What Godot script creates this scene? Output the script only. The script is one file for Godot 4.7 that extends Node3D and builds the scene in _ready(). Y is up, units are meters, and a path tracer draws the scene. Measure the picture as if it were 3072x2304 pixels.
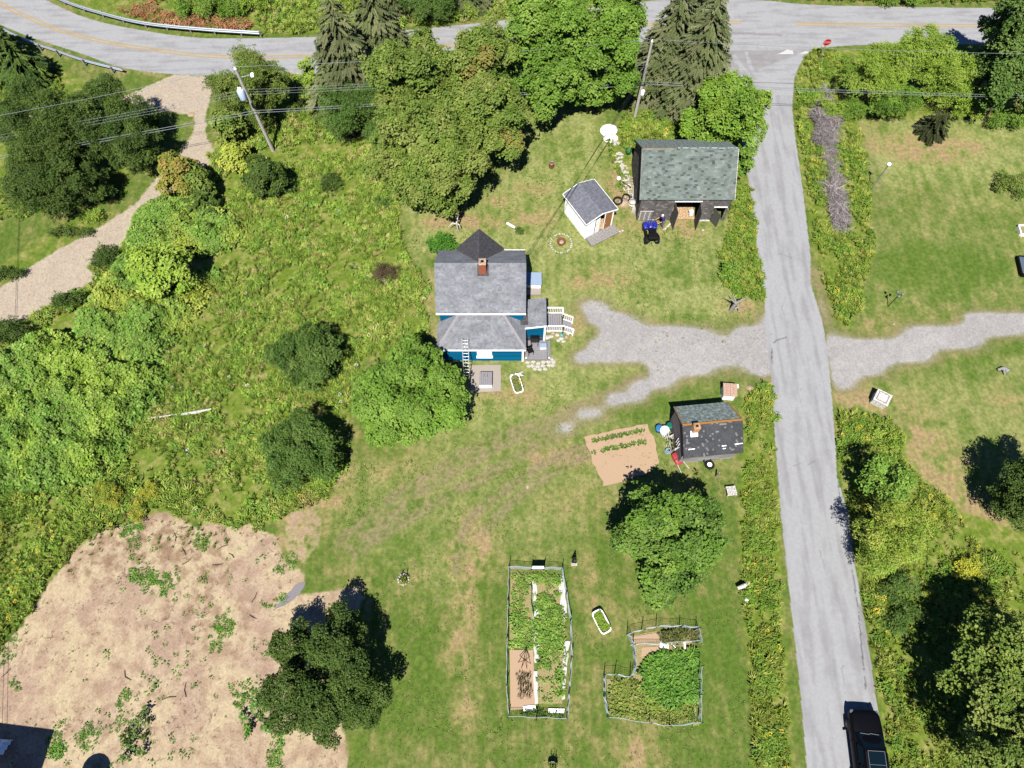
extends Node3D
# A small farmstead seen from the air. Units are metres, y is up, north is -z; the origin lies on the ground below the camera.

var rng := RandomNumberGenerator.new()
var M := {}          # materials
var K := {}          # shared clump meshes
var used := {}       # names taken
const X0 := -62.0
const Z0 := -76.0
const CELL := 0.07
const GW := 1771
const GH := 1257


func _ready() -> void:
	rng.seed = 20240811
	set_view()
	make_materials()
	make_clumps()
	build_ground()
	build_roads()
	build_house()
	build_white_shed()
	build_barn()
	build_workshop()
	build_far_house()
	build_small_huts()
	build_poles()
	build_guardrails()
	build_trees()
	build_shrubs()
	build_meadows()
	build_gardens()
	build_vehicles()
	build_people()
	build_yard()


func set_view() -> void:
	var cam := Camera3D.new()
	cam.name = "camera"
	cam.fov = 56.8
	cam.far = 600.0
	cam.position = Vector3(0, 48, 0)
	cam.rotation_degrees = Vector3(-66, 0, 0)
	add_child(cam)
	cam.current = true
	var env := Environment.new()
	env.background_mode = Environment.BG_SKY
	var sky := Sky.new()
	var sm := ProceduralSkyMaterial.new()
	sm.sky_top_color = Color(0.26, 0.40, 0.66)
	sm.sky_horizon_color = Color(0.50, 0.58, 0.68)
	sm.sky_curve = 0.12
	sm.ground_bottom_color = Color(0.16, 0.18, 0.12)
	sm.ground_horizon_color = Color(0.42, 0.46, 0.46)
	sm.sun_angle_max = 3.0
	sky.sky_material = sm
	env.sky = sky
	env.tonemap_mode = Environment.TONE_MAPPER_LINEAR
	env.tonemap_exposure = 2.2
	env.background_energy_multiplier = 0.48
	env.sdfgi_enabled = true
	env.ssao_enabled = true
	env.ssil_enabled = true
	var we := WorldEnvironment.new()
	we.name = "world_environment"
	we.environment = env
	add_child(we)
	var sun := DirectionalLight3D.new()
	sun.name = "sun"
	sun.light_energy = 1.6
	sun.light_angular_distance = 0.5
	sun.light_color = Color(1.0, 0.985, 0.955)
	sun.shadow_enabled = true
	add_child(sun)
	# shadows fall north and a little east; the sun stands 60 degrees high
	sun.look_at_from_position(Vector3(-0.17, 1.74, 1.0), Vector3.ZERO, Vector3.UP)


# ---------------------------------------------------------------- bookkeeping
func numbered(n: String) -> String:
	if not used.has(n):
		used[n] = 0
		return n
	used[n] += 1
	return "%s_%03d" % [n, used[n]]


func tag(o: Node, label: String, category := "", group := "", kind := "") -> void:
	if label: o.set_meta("label", label)
	if category: o.set_meta("category", category)
	if group: o.set_meta("group", group)
	if kind: o.set_meta("kind", kind)


func thing(called: String, label: String, category: String, at := Vector3.ZERO, turn := 0.0, group := "") -> Node3D:
	var o := Node3D.new()
	o.name = numbered(called)
	add_child(o)
	o.position = at
	o.rotation.y = turn
	tag(o, label, category, group)
	return o


func obj(called: String, mesh: Mesh, parent: Node = null) -> MeshInstance3D:
	var o := MeshInstance3D.new()
	o.mesh = mesh
	if parent == null:
		o.name = numbered(called)
		add_child(o)
	else:
		o.name = called
		parent.add_child(o, true)
	return o


func part(called: String, st: SurfaceTool, m: Material, parent: Node) -> MeshInstance3D:
	return obj(called, fin(st, m), parent)


func single(called: String, st: SurfaceTool, m: Material, label: String, category: String, at := Vector3.ZERO, turn := 0.0, group := "") -> MeshInstance3D:
	var o := obj(called, fin(st, m))
	o.position = at
	o.rotation.y = turn
	tag(o, label, category, group)
	return o


func structure(called: String, mesh: Mesh, label: String) -> MeshInstance3D:
	var o := obj(called, mesh)
	tag(o, label, "", "", "structure")
	return o


func copy(o: Node3D, at: Vector3, turn: float, label: String) -> Node3D:
	var c: Node3D = o.duplicate()
	c.name = numbered(str(o.name).rstrip("0123456789").trim_suffix("_"))
	add_child(c)
	c.position = at
	c.rotation.y = turn
	if label: c.set_meta("label", label)
	return c


# ---------------------------------------------------------------- mesh helpers
func stool() -> SurfaceTool:
	var st := SurfaceTool.new()
	st.begin(Mesh.PRIMITIVE_TRIANGLES)
	st.set_smooth_group(-1)
	return st


func fin(st: SurfaceTool, m: Material) -> ArrayMesh:
	st.generate_normals()
	var me := st.commit()
	me.surface_set_material(0, m)
	return me


func tri(st: SurfaceTool, a: Vector3, b: Vector3, c: Vector3) -> void:
	st.add_vertex(a); st.add_vertex(b); st.add_vertex(c)


# a, b, c, d run counter-clockwise seen from the front; Godot's front faces run clockwise
func quad(st: SurfaceTool, a: Vector3, b: Vector3, c: Vector3, d: Vector3) -> void:
	tri(st, a, c, b)
	tri(st, a, d, c)


func bx(st: SurfaceTool, c: Vector3, s: Vector3, turn := 0.0, tilt := Vector3.ZERO, cham := 0.0) -> void:
	var b := Basis(Vector3.UP, turn) * Basis.from_euler(tilt)
	hull_box(st, c, s * 0.5, b, cham)


func hull_box(st: SurfaceTool, c: Vector3, h: Vector3, b: Basis, cham: float) -> void:
	if cham <= 0.0:
		var p := []
		for i in 8:
			p.append(c + b * Vector3(h.x if i & 1 else -h.x, h.y if i & 2 else -h.y, h.z if i & 4 else -h.z))
		quad(st, p[4], p[5], p[7], p[6]); quad(st, p[1], p[0], p[2], p[3])
		quad(st, p[5], p[1], p[3], p[7]); quad(st, p[0], p[4], p[6], p[2])
		quad(st, p[6], p[7], p[3], p[2]); quad(st, p[0], p[1], p[5], p[4])
		return
	# chamfered: three rings of an octagon-like profile
	var rings := []
	for r in [[-h.y, cham], [-h.y + cham, 0.0], [h.y - cham, 0.0], [h.y, cham]]:
		var e: float = r[1]
		var q := []
		for v in [[-1, -1, 0], [-1, -1, 1], [1, -1, 1], [1, -1, 0], [1, 1, 0], [1, 1, 1], [-1, 1, 1], [-1, 1, 0]]:
			var xx: float = h.x - e - (cham if v[2] == 1 else 0.0)
			var zz: float = h.z - e - (cham if v[2] == 0 else 0.0)
			q.append(c + b * Vector3(v[0] * xx, r[0], v[1] * zz))
		rings.append(q)
	for k in 3:
		for i in 8:
			var j := (i + 1) % 8
			quad(st, rings[k][j], rings[k][i], rings[k + 1][i], rings[k + 1][j])
	for i in range(1, 7):
		tri(st, rings[3][0], rings[3][i], rings[3][i + 1])
		tri(st, rings[0][0], rings[0][i + 1], rings[0][i])


func tube(st: SurfaceTool, pts: Array, rad: Array, n := 6, smooth := true) -> void:
	if smooth: st.set_smooth_group(1)
	var rings := []
	for k in pts.size():
		var d: Vector3 = (pts[mini(k + 1, pts.size() - 1)] - pts[maxi(k - 1, 0)]).normalized()
		var u := d.cross(Vector3(0.31, 0.2, 0.93) if absf(d.y) > 0.7 else Vector3.UP).normalized()
		var w := d.cross(u)
		var r: float = rad[mini(k, rad.size() - 1)]
		var q := []
		for i in n:
			var a := TAU * i / n
			q.append(pts[k] + (u * cos(a) + w * sin(a)) * r)
		rings.append(q)
	for k in pts.size() - 1:
		for i in n:
			var j := (i + 1) % n
			quad(st, rings[k][i], rings[k][j], rings[k + 1][j], rings[k + 1][i])
	st.set_smooth_group(-1)
	for i in range(1, n - 1):
		tri(st, rings[0][0], rings[0][i], rings[0][i + 1])
		tri(st, rings[-1][0], rings[-1][i + 1], rings[-1][i])


func lathe(st: SurfaceTool, at: Vector3, prof: Array, n := 14) -> void:
	st.set_smooth_group(1)
	for k in prof.size() - 1:
		for i in n:
			var a := TAU * i / n
			var b := TAU * (i + 1) / n
			var p: Vector2 = prof[k]
			var q: Vector2 = prof[k + 1]
			quad(st, at + Vector3(p.x * cos(b), p.y, p.x * sin(b)), at + Vector3(p.x * cos(a), p.y, p.x * sin(a)),
				at + Vector3(q.x * cos(a), q.y, q.x * sin(a)), at + Vector3(q.x * cos(b), q.y, q.x * sin(b)))
	st.set_smooth_group(-1)


# an uneven boulder: a squashed sphere with noise
func rock(st: SurfaceTool, at: Vector3, s: Vector3, sd: int) -> void:
	var r := RandomNumberGenerator.new()
	r.seed = sd
	var rows := 5
	var n := 8
	var g := []
	for k in rows + 1:
		var q := []
		var ph := PI * k / rows
		for i in n:
			var a := TAU * i / n
			var f := 1.0 if k == 0 or k == rows else r.randf_range(0.78, 1.12)
			q.append(at + Vector3(sin(ph) * cos(a) * s.x * f, cos(ph) * s.y * (1.0 if k in [0, rows] else r.randf_range(0.85, 1.05)), sin(ph) * sin(a) * s.z * f))
		g.append(q)
	for k in rows:
		for i in n:
			var j := (i + 1) % n
			quad(st, g[k][i], g[k][j], g[k + 1][j], g[k + 1][i])


func flat_poly(st: SurfaceTool, poly: PackedVector2Array, y: float) -> void:
	var idx := Geometry2D.triangulate_polygon(poly)
	for k in range(0, idx.size(), 3):
		var a := poly[idx[k]]
		var b := poly[idx[k + 1]]
		var c := poly[idx[k + 2]]
		if (b - a).cross(c - a) < 0.0:
			var t := b
			b = c
			c = t
		tri(st, Vector3(a.x, y, a.y), Vector3(b.x, y, b.y), Vector3(c.x, y, c.y))


func slab(st: SurfaceTool, poly: PackedVector2Array, y0: float, y1: float) -> void:
	flat_poly(st, poly, y1)
	var cw := Geometry2D.is_polygon_clockwise(poly)
	for i in poly.size():
		var a := poly[i]
		var b := poly[(i + 1) % poly.size()]
		if cw:
			quad(st, Vector3(b.x, y0, b.y), Vector3(a.x, y0, a.y), Vector3(a.x, y1, a.y), Vector3(b.x, y1, b.y))
		else:
			quad(st, Vector3(a.x, y0, a.y), Vector3(b.x, y0, b.y), Vector3(b.x, y1, b.y), Vector3(a.x, y1, a.y))


func v2(flat: Array) -> PackedVector2Array:
	var o := PackedVector2Array()
	for i in range(0, flat.size(), 2):
		o.append(Vector2(flat[i], flat[i + 1]))
	return o


# a smooth line through points
func curve(p: PackedVector2Array, step := 0.6) -> PackedVector2Array:
	var o := PackedVector2Array()
	for i in p.size() - 1:
		var a := p[maxi(i - 1, 0)]
		var b := p[i]
		var c := p[i + 1]
		var d := p[mini(i + 2, p.size() - 1)]
		var n := maxi(1, int(b.distance_to(c) / step))
		for k in n:
			o.append(b.cubic_interpolate(c, a, d, float(k) / n))
	o.append(p[-1])
	return o


# the same outline with an uneven, frayed edge
func fray(p: PackedVector2Array, amp: float, sd: int, step := 0.3) -> PackedVector2Array:
	var nz := FastNoiseLite.new()
	nz.seed = sd
	nz.frequency = 0.35
	nz.fractal_octaves = 4
	var q := PackedVector2Array()
	for i in p.size():
		var a := p[i]
		var b := p[(i + 1) % p.size()]
		var n := maxi(1, int(a.distance_to(b) / step))
		var out := (b - a).normalized().orthogonal()
		for k in n:
			var v := a.lerp(b, float(k) / n)
			q.append(v + out * nz.get_noise_2d(v.x * 3.0, v.y * 3.0) * amp)
	return q


func ribbon(line: PackedVector2Array, w: float) -> PackedVector2Array:
	var l := PackedVector2Array()
	var r := PackedVector2Array()
	for i in line.size():
		var d := (line[mini(i + 1, line.size() - 1)] - line[maxi(i - 1, 0)]).normalized().orthogonal() * w * 0.5
		l.append(line[i] + d)
		r.append(line[i] - d)
	r.reverse()
	l.append_array(r)
	return l


# lapped courses of shingles or clapboards on a plane: a, b along the bottom, c, d along the top (c above b); each tab tilts a little proud
func courses(st: SurfaceTool, a: Vector3, b: Vector3, c: Vector3, d: Vector3, course: float, tab: float, cols: Array, lift := 0.012, jig := 0.3) -> void:
	var n := maxi(1, int(round(((d + c) * 0.5 - (a + b) * 0.5).length() / course)))
	var nrm := (b - a).cross(d - a)
	if nrm.length() < 1e-6: nrm = (b - a).cross(c - a)
	nrm = nrm.normalized()
	var wz := FastNoiseLite.new()
	wz.seed = 41
	wz.frequency = 0.45
	wz.fractal_octaves = 3
	for k in n:
		var l0 := a.lerp(d, float(k) / n)
		var r0 := b.lerp(c, float(k) / n)
		var l1 := a.lerp(d, float(k + 1) / n)
		var r1 := b.lerp(c, float(k + 1) / n)
		var width := maxf(l0.distance_to(r0), 0.01)
		var m := maxi(1, int(ceil(width / tab)))
		var off := rng.randf() if m > 2 else 0.0
		for i in m + (1 if off > 0.0 else 0):
			var t0 := clampf((i - off) / m, 0.0, 1.0)
			var t1 := clampf((i + 1 - off) / m, 0.0, 1.0)
			if t1 - t0 < 0.0005: continue
			var up := lift * rng.randf_range(1.0 - jig, 1.0 + jig)
			var w1 := l1.distance_to(r1) / width
			var p := l0.lerp(r0, t0) + nrm * up
			var q := l0.lerp(r0, t1) + nrm * up
			var q1 := l1.lerp(r1, t1) + nrm * 0.001
			var p1 := l1.lerp(r1, t0) + nrm * 0.001
			var tone: Color = cols[rng.randi() % cols.size()]
			var wt := 1.0 + 0.30 * wz.get_noise_3d(p.x * 1.6, p.y * 3.0, p.z * 3.0)
			st.set_color(Color(tone.r * wt, tone.g * wt, tone.b * wt))
			quad(st, p, q, q1, p1)
			quad(st, p - nrm * up, q - nrm * up, q, p)


func quat_face(n: Vector3, spin: float) -> Basis:
	var x := n.cross(Vector3(0.3, 0.1, 0.95)).normalized()
	return Basis(n, spin) * Basis(x, n, x.cross(n))


# ---------------------------------------------------------------- instanced clumps
class Copies2:
	var buf := PackedFloat32Array()
	var n := 0
	func add(b: Basis, o: Vector3, c: Color) -> void:
		buf.append_array([b.x.x, b.y.x, b.z.x, o.x, b.x.y, b.y.y, b.z.y, o.y, b.x.z, b.y.z, b.z.z, o.z, c.r, c.g, c.b, 1.0])
		n += 1


func mass(called: String, cp: Copies2, mesh: Mesh, parent: Node = null) -> MultiMeshInstance3D:
	var mm := MultiMesh.new()
	mm.transform_format = MultiMesh.TRANSFORM_3D
	mm.use_colors = true
	mm.mesh = mesh
	mm.instance_count = cp.n
	mm.buffer = cp.buf
	var o := MultiMeshInstance3D.new()
	o.multimesh = mm
	if parent == null:
		o.name = numbered(called)
		add_child(o)
	else:
		o.name = called
		parent.add_child(o, true)
	return o


func tint(cols: Array, spread := 0.22) -> Color:
	var a: Color = cols[rng.randi() % cols.size()]
	var b: Color = cols[rng.randi() % cols.size()]
	var f := rng.randf_range(1.0 - spread, 1.0 + spread)
	var c := a.lerp(b, rng.randf())
	return Color(c.r * f, c.g * f, c.b * f)


# ---------------------------------------------------------------- materials
func mat(called: String, c: Color, rough := 0.85, metal := 0.0, spec := 0.35) -> StandardMaterial3D:
	var m := StandardMaterial3D.new()
	m.resource_name = called
	m.albedo_color = c
	m.roughness = rough
	m.metallic = metal
	m.metallic_specular = spec
	M[called] = m
	return m


func noise_tex(a: Color, b: Color, freq: float, sd: int, size := 256, oct := 4) -> NoiseTexture2D:
	var nz := FastNoiseLite.new()
	nz.seed = sd
	nz.frequency = freq
	nz.fractal_octaves = oct
	var t := NoiseTexture2D.new()
	t.width = size
	t.height = size
	t.seamless = true
	t.noise = nz
	var g := Gradient.new()
	g.set_color(0, a)
	g.set_color(1, b)
	g.set_offset(0, 0.3)
	g.set_offset(1, 0.7)
	t.color_ramp = g
	return t


func grained(called: String, c: Color, spread: float, scale := 0.6, rough := 0.9, sd := 1, freq := 0.03) -> StandardMaterial3D:
	var up := 1.0 / (1.0 - spread * 0.5)
	var m := mat(called, Color(minf(0.93, c.r * up), minf(0.93, c.g * up), minf(0.93, c.b * up)), rough)
	m.albedo_texture = noise_tex(Color(1.0 - spread, 1.0 - spread, 1.0 - spread), Color(1, 1, 1), freq, sd)
	m.uv1_triplanar = true
	m.uv1_scale = Vector3.ONE * scale
	return m


func tinted(called: String, rough := 0.85, spec := 0.3) -> StandardMaterial3D:
	var m := mat(called, Color.WHITE, rough, 0.0, spec)
	m.vertex_color_use_as_albedo = true
	return m


func leafy(called: String, rough := 0.55, back := 0.5) -> StandardMaterial3D:
	var m := tinted(called, rough, 0.3)
	m.backlight_enabled = true
	m.backlight = Color(back, back, back * 0.5)
	m.cull_mode = BaseMaterial3D.CULL_DISABLED
	return m


func make_materials() -> void:
	tinted("tinted")
	tinted("tinted_rough", 0.95, 0.2)
	leafy("leaf")
	leafy("blade", 0.7, 0.4)
	leafy("needle", 0.6, 0.15)
	mat("white_paint", Color(0.88, 0.88, 0.87), 0.55)
	grained("white_worn", Color(0.86, 0.86, 0.84), 0.22, 0.9, 0.8, 3)
	grained("bleached_wood", Color(0.609, 0.593, 0.568), 0.3, 1.2, 0.95, 5)
	grained("grey_wood", Color(0.439, 0.424, 0.413), 0.3, 1.4, 0.95, 6)
	grained("deck_paint", Color(0.424, 0.413, 0.424), 0.12, 1.0, 0.7, 7)
	grained("pole_wood", Color(0.588, 0.573, 0.542), 0.25, 1.3, 0.9, 8)
	grained("bark", Color(0.269, 0.233, 0.197), 0.5, 2.0, 0.95, 9)
	grained("trim_black", Color(0.084, 0.084, 0.089), 0.25, 1.0, 0.8, 10)
	grained("felt_dark", Color(0.233, 0.228, 0.238), 0.25, 0.5, 0.95, 11)
	grained("concrete", Color(0.496, 0.465, 0.434), 0.16, 1.0, 0.95, 12, 0.09)
	grained("brick_red", Color(0.485, 0.269, 0.187), 0.35, 2.5, 0.9, 13, 0.08)
	grained("brick_pale", Color(0.563, 0.439, 0.321), 0.35, 2.5, 0.9, 14, 0.08)
	grained("orange_moss", Color(0.511, 0.357, 0.161), 0.5, 2.0, 0.95, 15, 0.06)
	grained("stone_pale", Color(0.563, 0.547, 0.516), 0.35, 1.3, 0.95, 16)
	grained("stone_warm", Color(0.532, 0.460, 0.393), 0.4, 1.3, 0.95, 17)
	grained("orange_wood", Color(0.511, 0.346, 0.197), 0.25, 1.6, 0.7, 18)
	grained("floor_boards", Color(0.563, 0.475, 0.367), 0.3, 1.0, 0.85, 19)
	grained("green_felt", Color(0.388, 0.424, 0.408), 0.35, 0.45, 0.95, 20)
	grained("rust", Color(0.367, 0.218, 0.151), 0.5, 2.2, 0.9, 21, 0.06)
	grained("soil", Color(0.552, 0.465, 0.377), 0.12, 0.8, 1.0, 22, 0.12)
	grained("mulch_white", Color(0.629, 0.619, 0.599), 0.3, 1.5, 1.0, 23, 0.1)
	mat("black_plastic", Color(0.05, 0.05, 0.055), 0.6, 0.0, 0.25)
	mat("black_rubber", Color(0.06, 0.06, 0.06), 0.85)
	mat("black_interior", Color(0.03, 0.03, 0.03), 1.0)
	mat("galvanised", Color(0.62, 0.65, 0.68), 0.45, 0.7)
	mat("aluminium", Color(0.80, 0.80, 0.79), 0.35, 0.6)
	mat("wire_black", Color(0.10, 0.10, 0.11), 0.6)
	mat("wire_grey", Color(0.42, 0.44, 0.46), 0.5, 0.3)
	mat("mesh_wire", Color(0.62, 0.65, 0.68), 0.6, 0.2)
	mat("transformer_grey", Color(0.62, 0.68, 0.76), 0.4)
	mat("fabric_navy", Color(0.08, 0.10, 0.30), 0.95)
	mat("fabric_grey", Color(0.35, 0.36, 0.40), 0.95)
	mat("skin", Color(0.62, 0.42, 0.33), 0.6)
	mat("hair_white", Color(0.80, 0.78, 0.72), 0.9)
	mat("blue_paint", Color(0.045, 0.09, 0.48), 0.25).clearcoat_enabled = true
	mat("blue_plastic", Color(0.151, 0.341, 0.496), 0.5)
	mat("teal_plastic", Color(0.033, 0.316, 0.264), 0.5)
	mat("aqua_plastic", Color(0.264, 0.521, 0.496), 0.5)
	mat("bulkhead_blue", Color(0.439, 0.496, 0.563), 0.6)
	mat("red_plastic", Color(0.532, 0.187, 0.197), 0.55)
	mat("green_plastic", Color(0.058, 0.264, 0.161), 0.5)
	mat("yellow_flower", Color(0.599, 0.532, 0.135), 0.8)
	mat("white_flower", Color(0.85, 0.85, 0.80), 0.8)
	mat("sign_red", Color(0.62, 0.06, 0.09), 0.4)
	mat("line_yellow", Color(0.532, 0.439, 0.228), 0.8)
	mat("line_white", Color(0.588, 0.583, 0.573), 0.8)
	mat("car_black", Color(0.03, 0.03, 0.045), 0.38, 0.0, 0.22)
	mat("car_glass", Color(0.03, 0.08, 0.11), 0.2, 0.0, 0.18)
	mat("chrome", Color(0.75, 0.75, 0.76), 0.2, 0.9)
	mat("lamp_white", Color(0.9, 0.9, 0.92), 0.4)
	var g := mat("window_glass", Color(0.35, 0.42, 0.48, 0.35), 0.05)
	g.transparency = BaseMaterial3D.TRANSPARENCY_ALPHA


func leaf(st: SurfaceTool, at: Vector3, dir: Vector3, up: Vector3, l: float, w: float, fold := 0.12) -> void:
	var s := dir.cross(up).normalized()
	var n := s.cross(dir).normalized()
	var tip := at + dir * l - n * l * 0.12
	var mid := at + dir * l * 0.45
	tri(st, at, tip, mid + s * w * 0.5 + n * fold * w)
	tri(st, at, mid - s * w * 0.5 + n * fold * w, tip)


func make_clumps() -> void:
	var r := RandomNumberGenerator.new()
	r.seed = 77
	# [name, leaves, spread, length, width, uprightness]
	for d in [["maple", 13, 0.30, 0.24, 0.24, 0.65], ["apple", 20, 0.26, 0.15, 0.10, 0.45], ["broad", 10, 0.32, 0.30, 0.22, 0.75], ["fine", 22, 0.28, 0.17, 0.07, 0.4], ["herb", 14, 0.16, 0.17, 0.09, 0.5]]:
		var st := stool()
		for i in d[1]:
			var a := r.randf() * TAU
			var q: float = sqrt(r.randf()) * d[2]
			var at := Vector3(cos(a) * q, r.randf_range(-0.10, 0.07), sin(a) * q)
			var dir := Vector3(cos(a + r.randf_range(-1.2, 1.2)), r.randf_range(-0.5, 0.35), sin(a + r.randf_range(-1.2, 1.2))).normalized()
			var up := Vector3(r.randf_range(-1, 1), 0, r.randf_range(-1, 1)).lerp(Vector3.UP, d[5]).normalized()
			var f := r.randf_range(0.7, 1.25)
			leaf(st, at, dir, up, d[3] * f, d[4] * f)
		K[d[0]] = fin(st, M.leaf)
	# spruce spray: a flat fan of needled twigs, drooping to the tip
	var sp := stool()
	for i in 17:
		var t := i / 16.0
		var side := -1.0 if i % 2 else 1.0
		var at := Vector3(0, -0.10 * t * t, t * 0.75)
		var dir := Vector3(side * r.randf_range(0.6, 1.0), r.randf_range(-0.35, 0.15), r.randf_range(0.5, 1.0)).normalized()
		leaf(sp, at, dir, Vector3.UP, 0.30 * (1.15 - t * 0.6), 0.11, 0.3)
	leaf(sp, Vector3.ZERO, Vector3(0, -0.1, 1).normalized(), Vector3.UP, 0.95, 0.12, 0.3)
	K["spray"] = fin(sp, M.needle)
	# grass tuft, one metre tall before scaling
	for d in [["tuft", 13, 0.55, 0.085], ["fan", 9, 0.9, 0.13]]:
		var gt := stool()
		for i in d[1]:
			var a := r.randf() * TAU
			var o := Vector3(cos(a), 0, sin(a))
			var b := o * r.randf_range(0.0, 0.14)
			var lean: float = d[2] * r.randf_range(0.25, 1.1)
			var h := r.randf_range(0.6, 1.0)
			var s: Vector3 = o.cross(Vector3.UP) * d[3] * 0.5
			var m := b + o * lean * 0.35 + Vector3.UP * h * 0.65
			var e := b + o * lean + Vector3.UP * h * 0.95
			tri(gt, b - s, b + s, m + s)
			tri(gt, b - s, m + s, m - s)
			tri(gt, m - s, m + s, e)
		K[d[0]] = fin(gt, M.blade)
	# a spike of small flowers (goldenrod, yarrow) above a few leaves
	var fl := stool()
	for i in 16:
		var a := r.randf() * TAU
		var q := sqrt(r.randf()) * 0.16
		var o := Vector3(cos(a) * q, r.randf_range(-0.05, 0.05), sin(a) * q)
		leaf(fl, o, Vector3(cos(a), 0.3, sin(a)).normalized(), Vector3.UP, 0.075, 0.07)
	K["bloom"] = fin(fl, M.leaf)
	# dead twigs
	var tw := stool()
	for i in 9:
		var a := r.randf() * TAU
		var dir := Vector3(cos(a), r.randf_range(-0.1, 0.5), sin(a)).normalized()
		var s := dir.cross(Vector3.UP).normalized() * 0.02
		var b := Vector3(r.randf_range(-0.2, 0.2), r.randf_range(0.0, 0.2), r.randf_range(-0.2, 0.2))
		tri(tw, b - s, b + s, b + dir * r.randf_range(0.3, 0.7))
	K["twigs"] = fin(tw, M.tinted_rough)


# ---------------------------------------------------------------- the ground and what it is covered with
const ROAD := {
	"lane": [18.35, -53.11, 18.94, -54.87, 18.49, -56.31, 21.79, -58.52, 26.2, -58.52, 29.07, -56.07, 27.9, -55.35, 26.83, -54.1, 25.87, -52.12, 25.06, -48.42, 24.77, -44.83, 24.53, -39.77, 24.02, -32.64, 23.57, -30.03, 23.9, -26.7, 23.8, -23.8, 23.41, -19.76, 23.03, -16.45, 22.72, -14.27, 22.99, -11.77, 22.75, -7.35, 22.72, -5.68, 22.64, -2.5, 22.51, -0.35, 22.42, 3.7, 22.42, 7.02, 17.74, 7.02, 17.58, 3.7, 17.88, -0.62, 18.11, -5.68, 18.39, -11.77, 18.75, -16.45, 19.23, -21.73, 19.39, -25.61, 19.68, -28.35, 19.81, -32.64, 20.07, -39.77, 20.03, -43.27, 20.18, -47.49, 19.52, -50.81],
	"road_north": [-67.85, -79.52, -54.48, -68.4, -45.38, -62.33, -40.21, -59.58, -33.96, -57.9, -29.44, -57.16, -25.05, -57.1, -16.16, -57.41, -10.95, -58.08, -0.4, -59.58, 10.07, -61.69, 17.8, -62.59, 23.86, -62.33, 28.54, -61.69, 32.99, -61.49, 43.39, -61.24, 49.55, -61.17, 66.89, -61.04],
	"road_south": [65.11, -56.55, 48.13, -56.31, 34.15, -56.25, 28.59, -55.83, 23.1, -55.35, 18.44, -55.83, 9.7, -55.47, 1.89, -54.57, -7.22, -53.22, -13.01, -52.53, -19.5, -52.41, -22.21, -52.35, -26.45, -52.3, -30.85, -52.47, -35.84, -53.28, -40.61, -55.29, -46.67, -57.78, -52.24, -61.17, -61.02, -68.4],
	"centre": [-65.77, -73.79, -56.61, -66.33, -49.74, -61.82, -46.17, -59.77, -42.8, -58.08, -38.05, -56.55, -33.49, -55.59, -29.03, -54.87, -24.68, -54.63, -17.81, -54.81, -13.23, -55.23, -7.34, -55.95, -5.91, -56.19, -0.39, -57.04, 9.89, -58.64, 17.44, -59.14, 21.88, -59.21],
	"centre_east": [27.07, -59.02, 30.68, -58.92, 38.84, -58.83, 48.83, -58.71, 65.94, -58.64],
	"drive": [5.46, -28.64, 7.36, -28.22, 9.09, -27.11, 13.07, -26.17, 16.36, -25.77, 18.1, -26.29, 19.14, -27.11, 19.62, -27.93, 20, -26.42, 20.07, -24.03, 19.38, -21.35, 19, -21.28, 18.41, -21.99, 17.1, -22.49, 15.62, -22.49, 13.91, -22.03, 12.62, -21.5, 8.97, -20.35, 6.69, -19.65, 4.38, -18.42, 2.79, -17.36, 2.66, -17.71, 3.99, -18.71, 5.54, -19.58, 8, -21.05, 10.28, -22.26, 9.67, -22.87, 7.07, -22.95, 5.41, -23.02, 4.79, -23.18, 4.6, -23.72, 5.29, -24.42, 6.74, -25.37, 5.83, -26.29, 5.16, -27.23, 4.97, -27.89],
	"drive_east": [24.05, -26.58, 24.58, -25.77, 25.53, -24.97, 28.35, -25.49, 32.1, -26.42, 34.8, -26.82, 34.19, -27.64, 36.06, -27.93, 39.67, -27.48, 46.19, -26.82, 45.71, -25.41, 39.17, -25.77, 36.4, -24.82, 32.63, -23.8, 28.88, -22.64, 26.43, -21.99, 24.69, -20.79, 23.65, -21.28, 23.73, -23.8],
	"path": [-31.07, -52.47, -26.43, -52.18, -27.23, -49.97, -27.23, -48.04, -26.84, -45.35, -25.39, -42.76, -24.74, -41.25, -26.1, -40.01, -28.83, -38.55, -30.13, -36.75, -31.13, -33.8, -33.99, -31.67, -32.77, -30.59, -36.32, -27.93, -37.89, -26.62, -39.34, -26.34, -45.25, -22.87, -45.93, -24.82, -40.31, -29.65, -37.46, -32.64, -34.96, -34.57, -33.28, -35.95, -31.4, -37.84, -30.35, -40.26, -28.89, -42.92, -28.03, -45.62, -28.21, -47.49, -29.97, -47.87, -32.11, -48.25, -35.37, -48.04, -40.43, -46.84, -45.02, -45.72, -52.32, -43.27, -53.41, -46.42, -45.83, -48.47, -40.96, -48.86, -37.68, -49.02, -35.25, -49.69, -33.48, -50.81],
	"clearing": [-28.09, -10.41, -26.93, -10.85, -25.81, -11.04, -24.57, -11.58, -23.97, -11.77, -23.2, -11.58, -21.34, -10.72, -20.05, -11.07, -18.5, -11.23, -17.14, -10.6, -15.93, -10.19, -15.18, -8.34, -14, -7.95, -13.65, -7.14, -14.1, -6.29, -12.9, -6.37, -11.2, -6.67, -9.92, -6.93, -9.63, -6.05, -10.32, -4.7, -10.76, -3.02, -10.34, 1.23, -9.83, 3.7, -9.25, 7.02, -34.9, 7.02, -37.63, -0.85, -32.45, -2.85, -31.45, -4.53, -30.38, -7.23, -29.18, -9.13],
}


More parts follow.
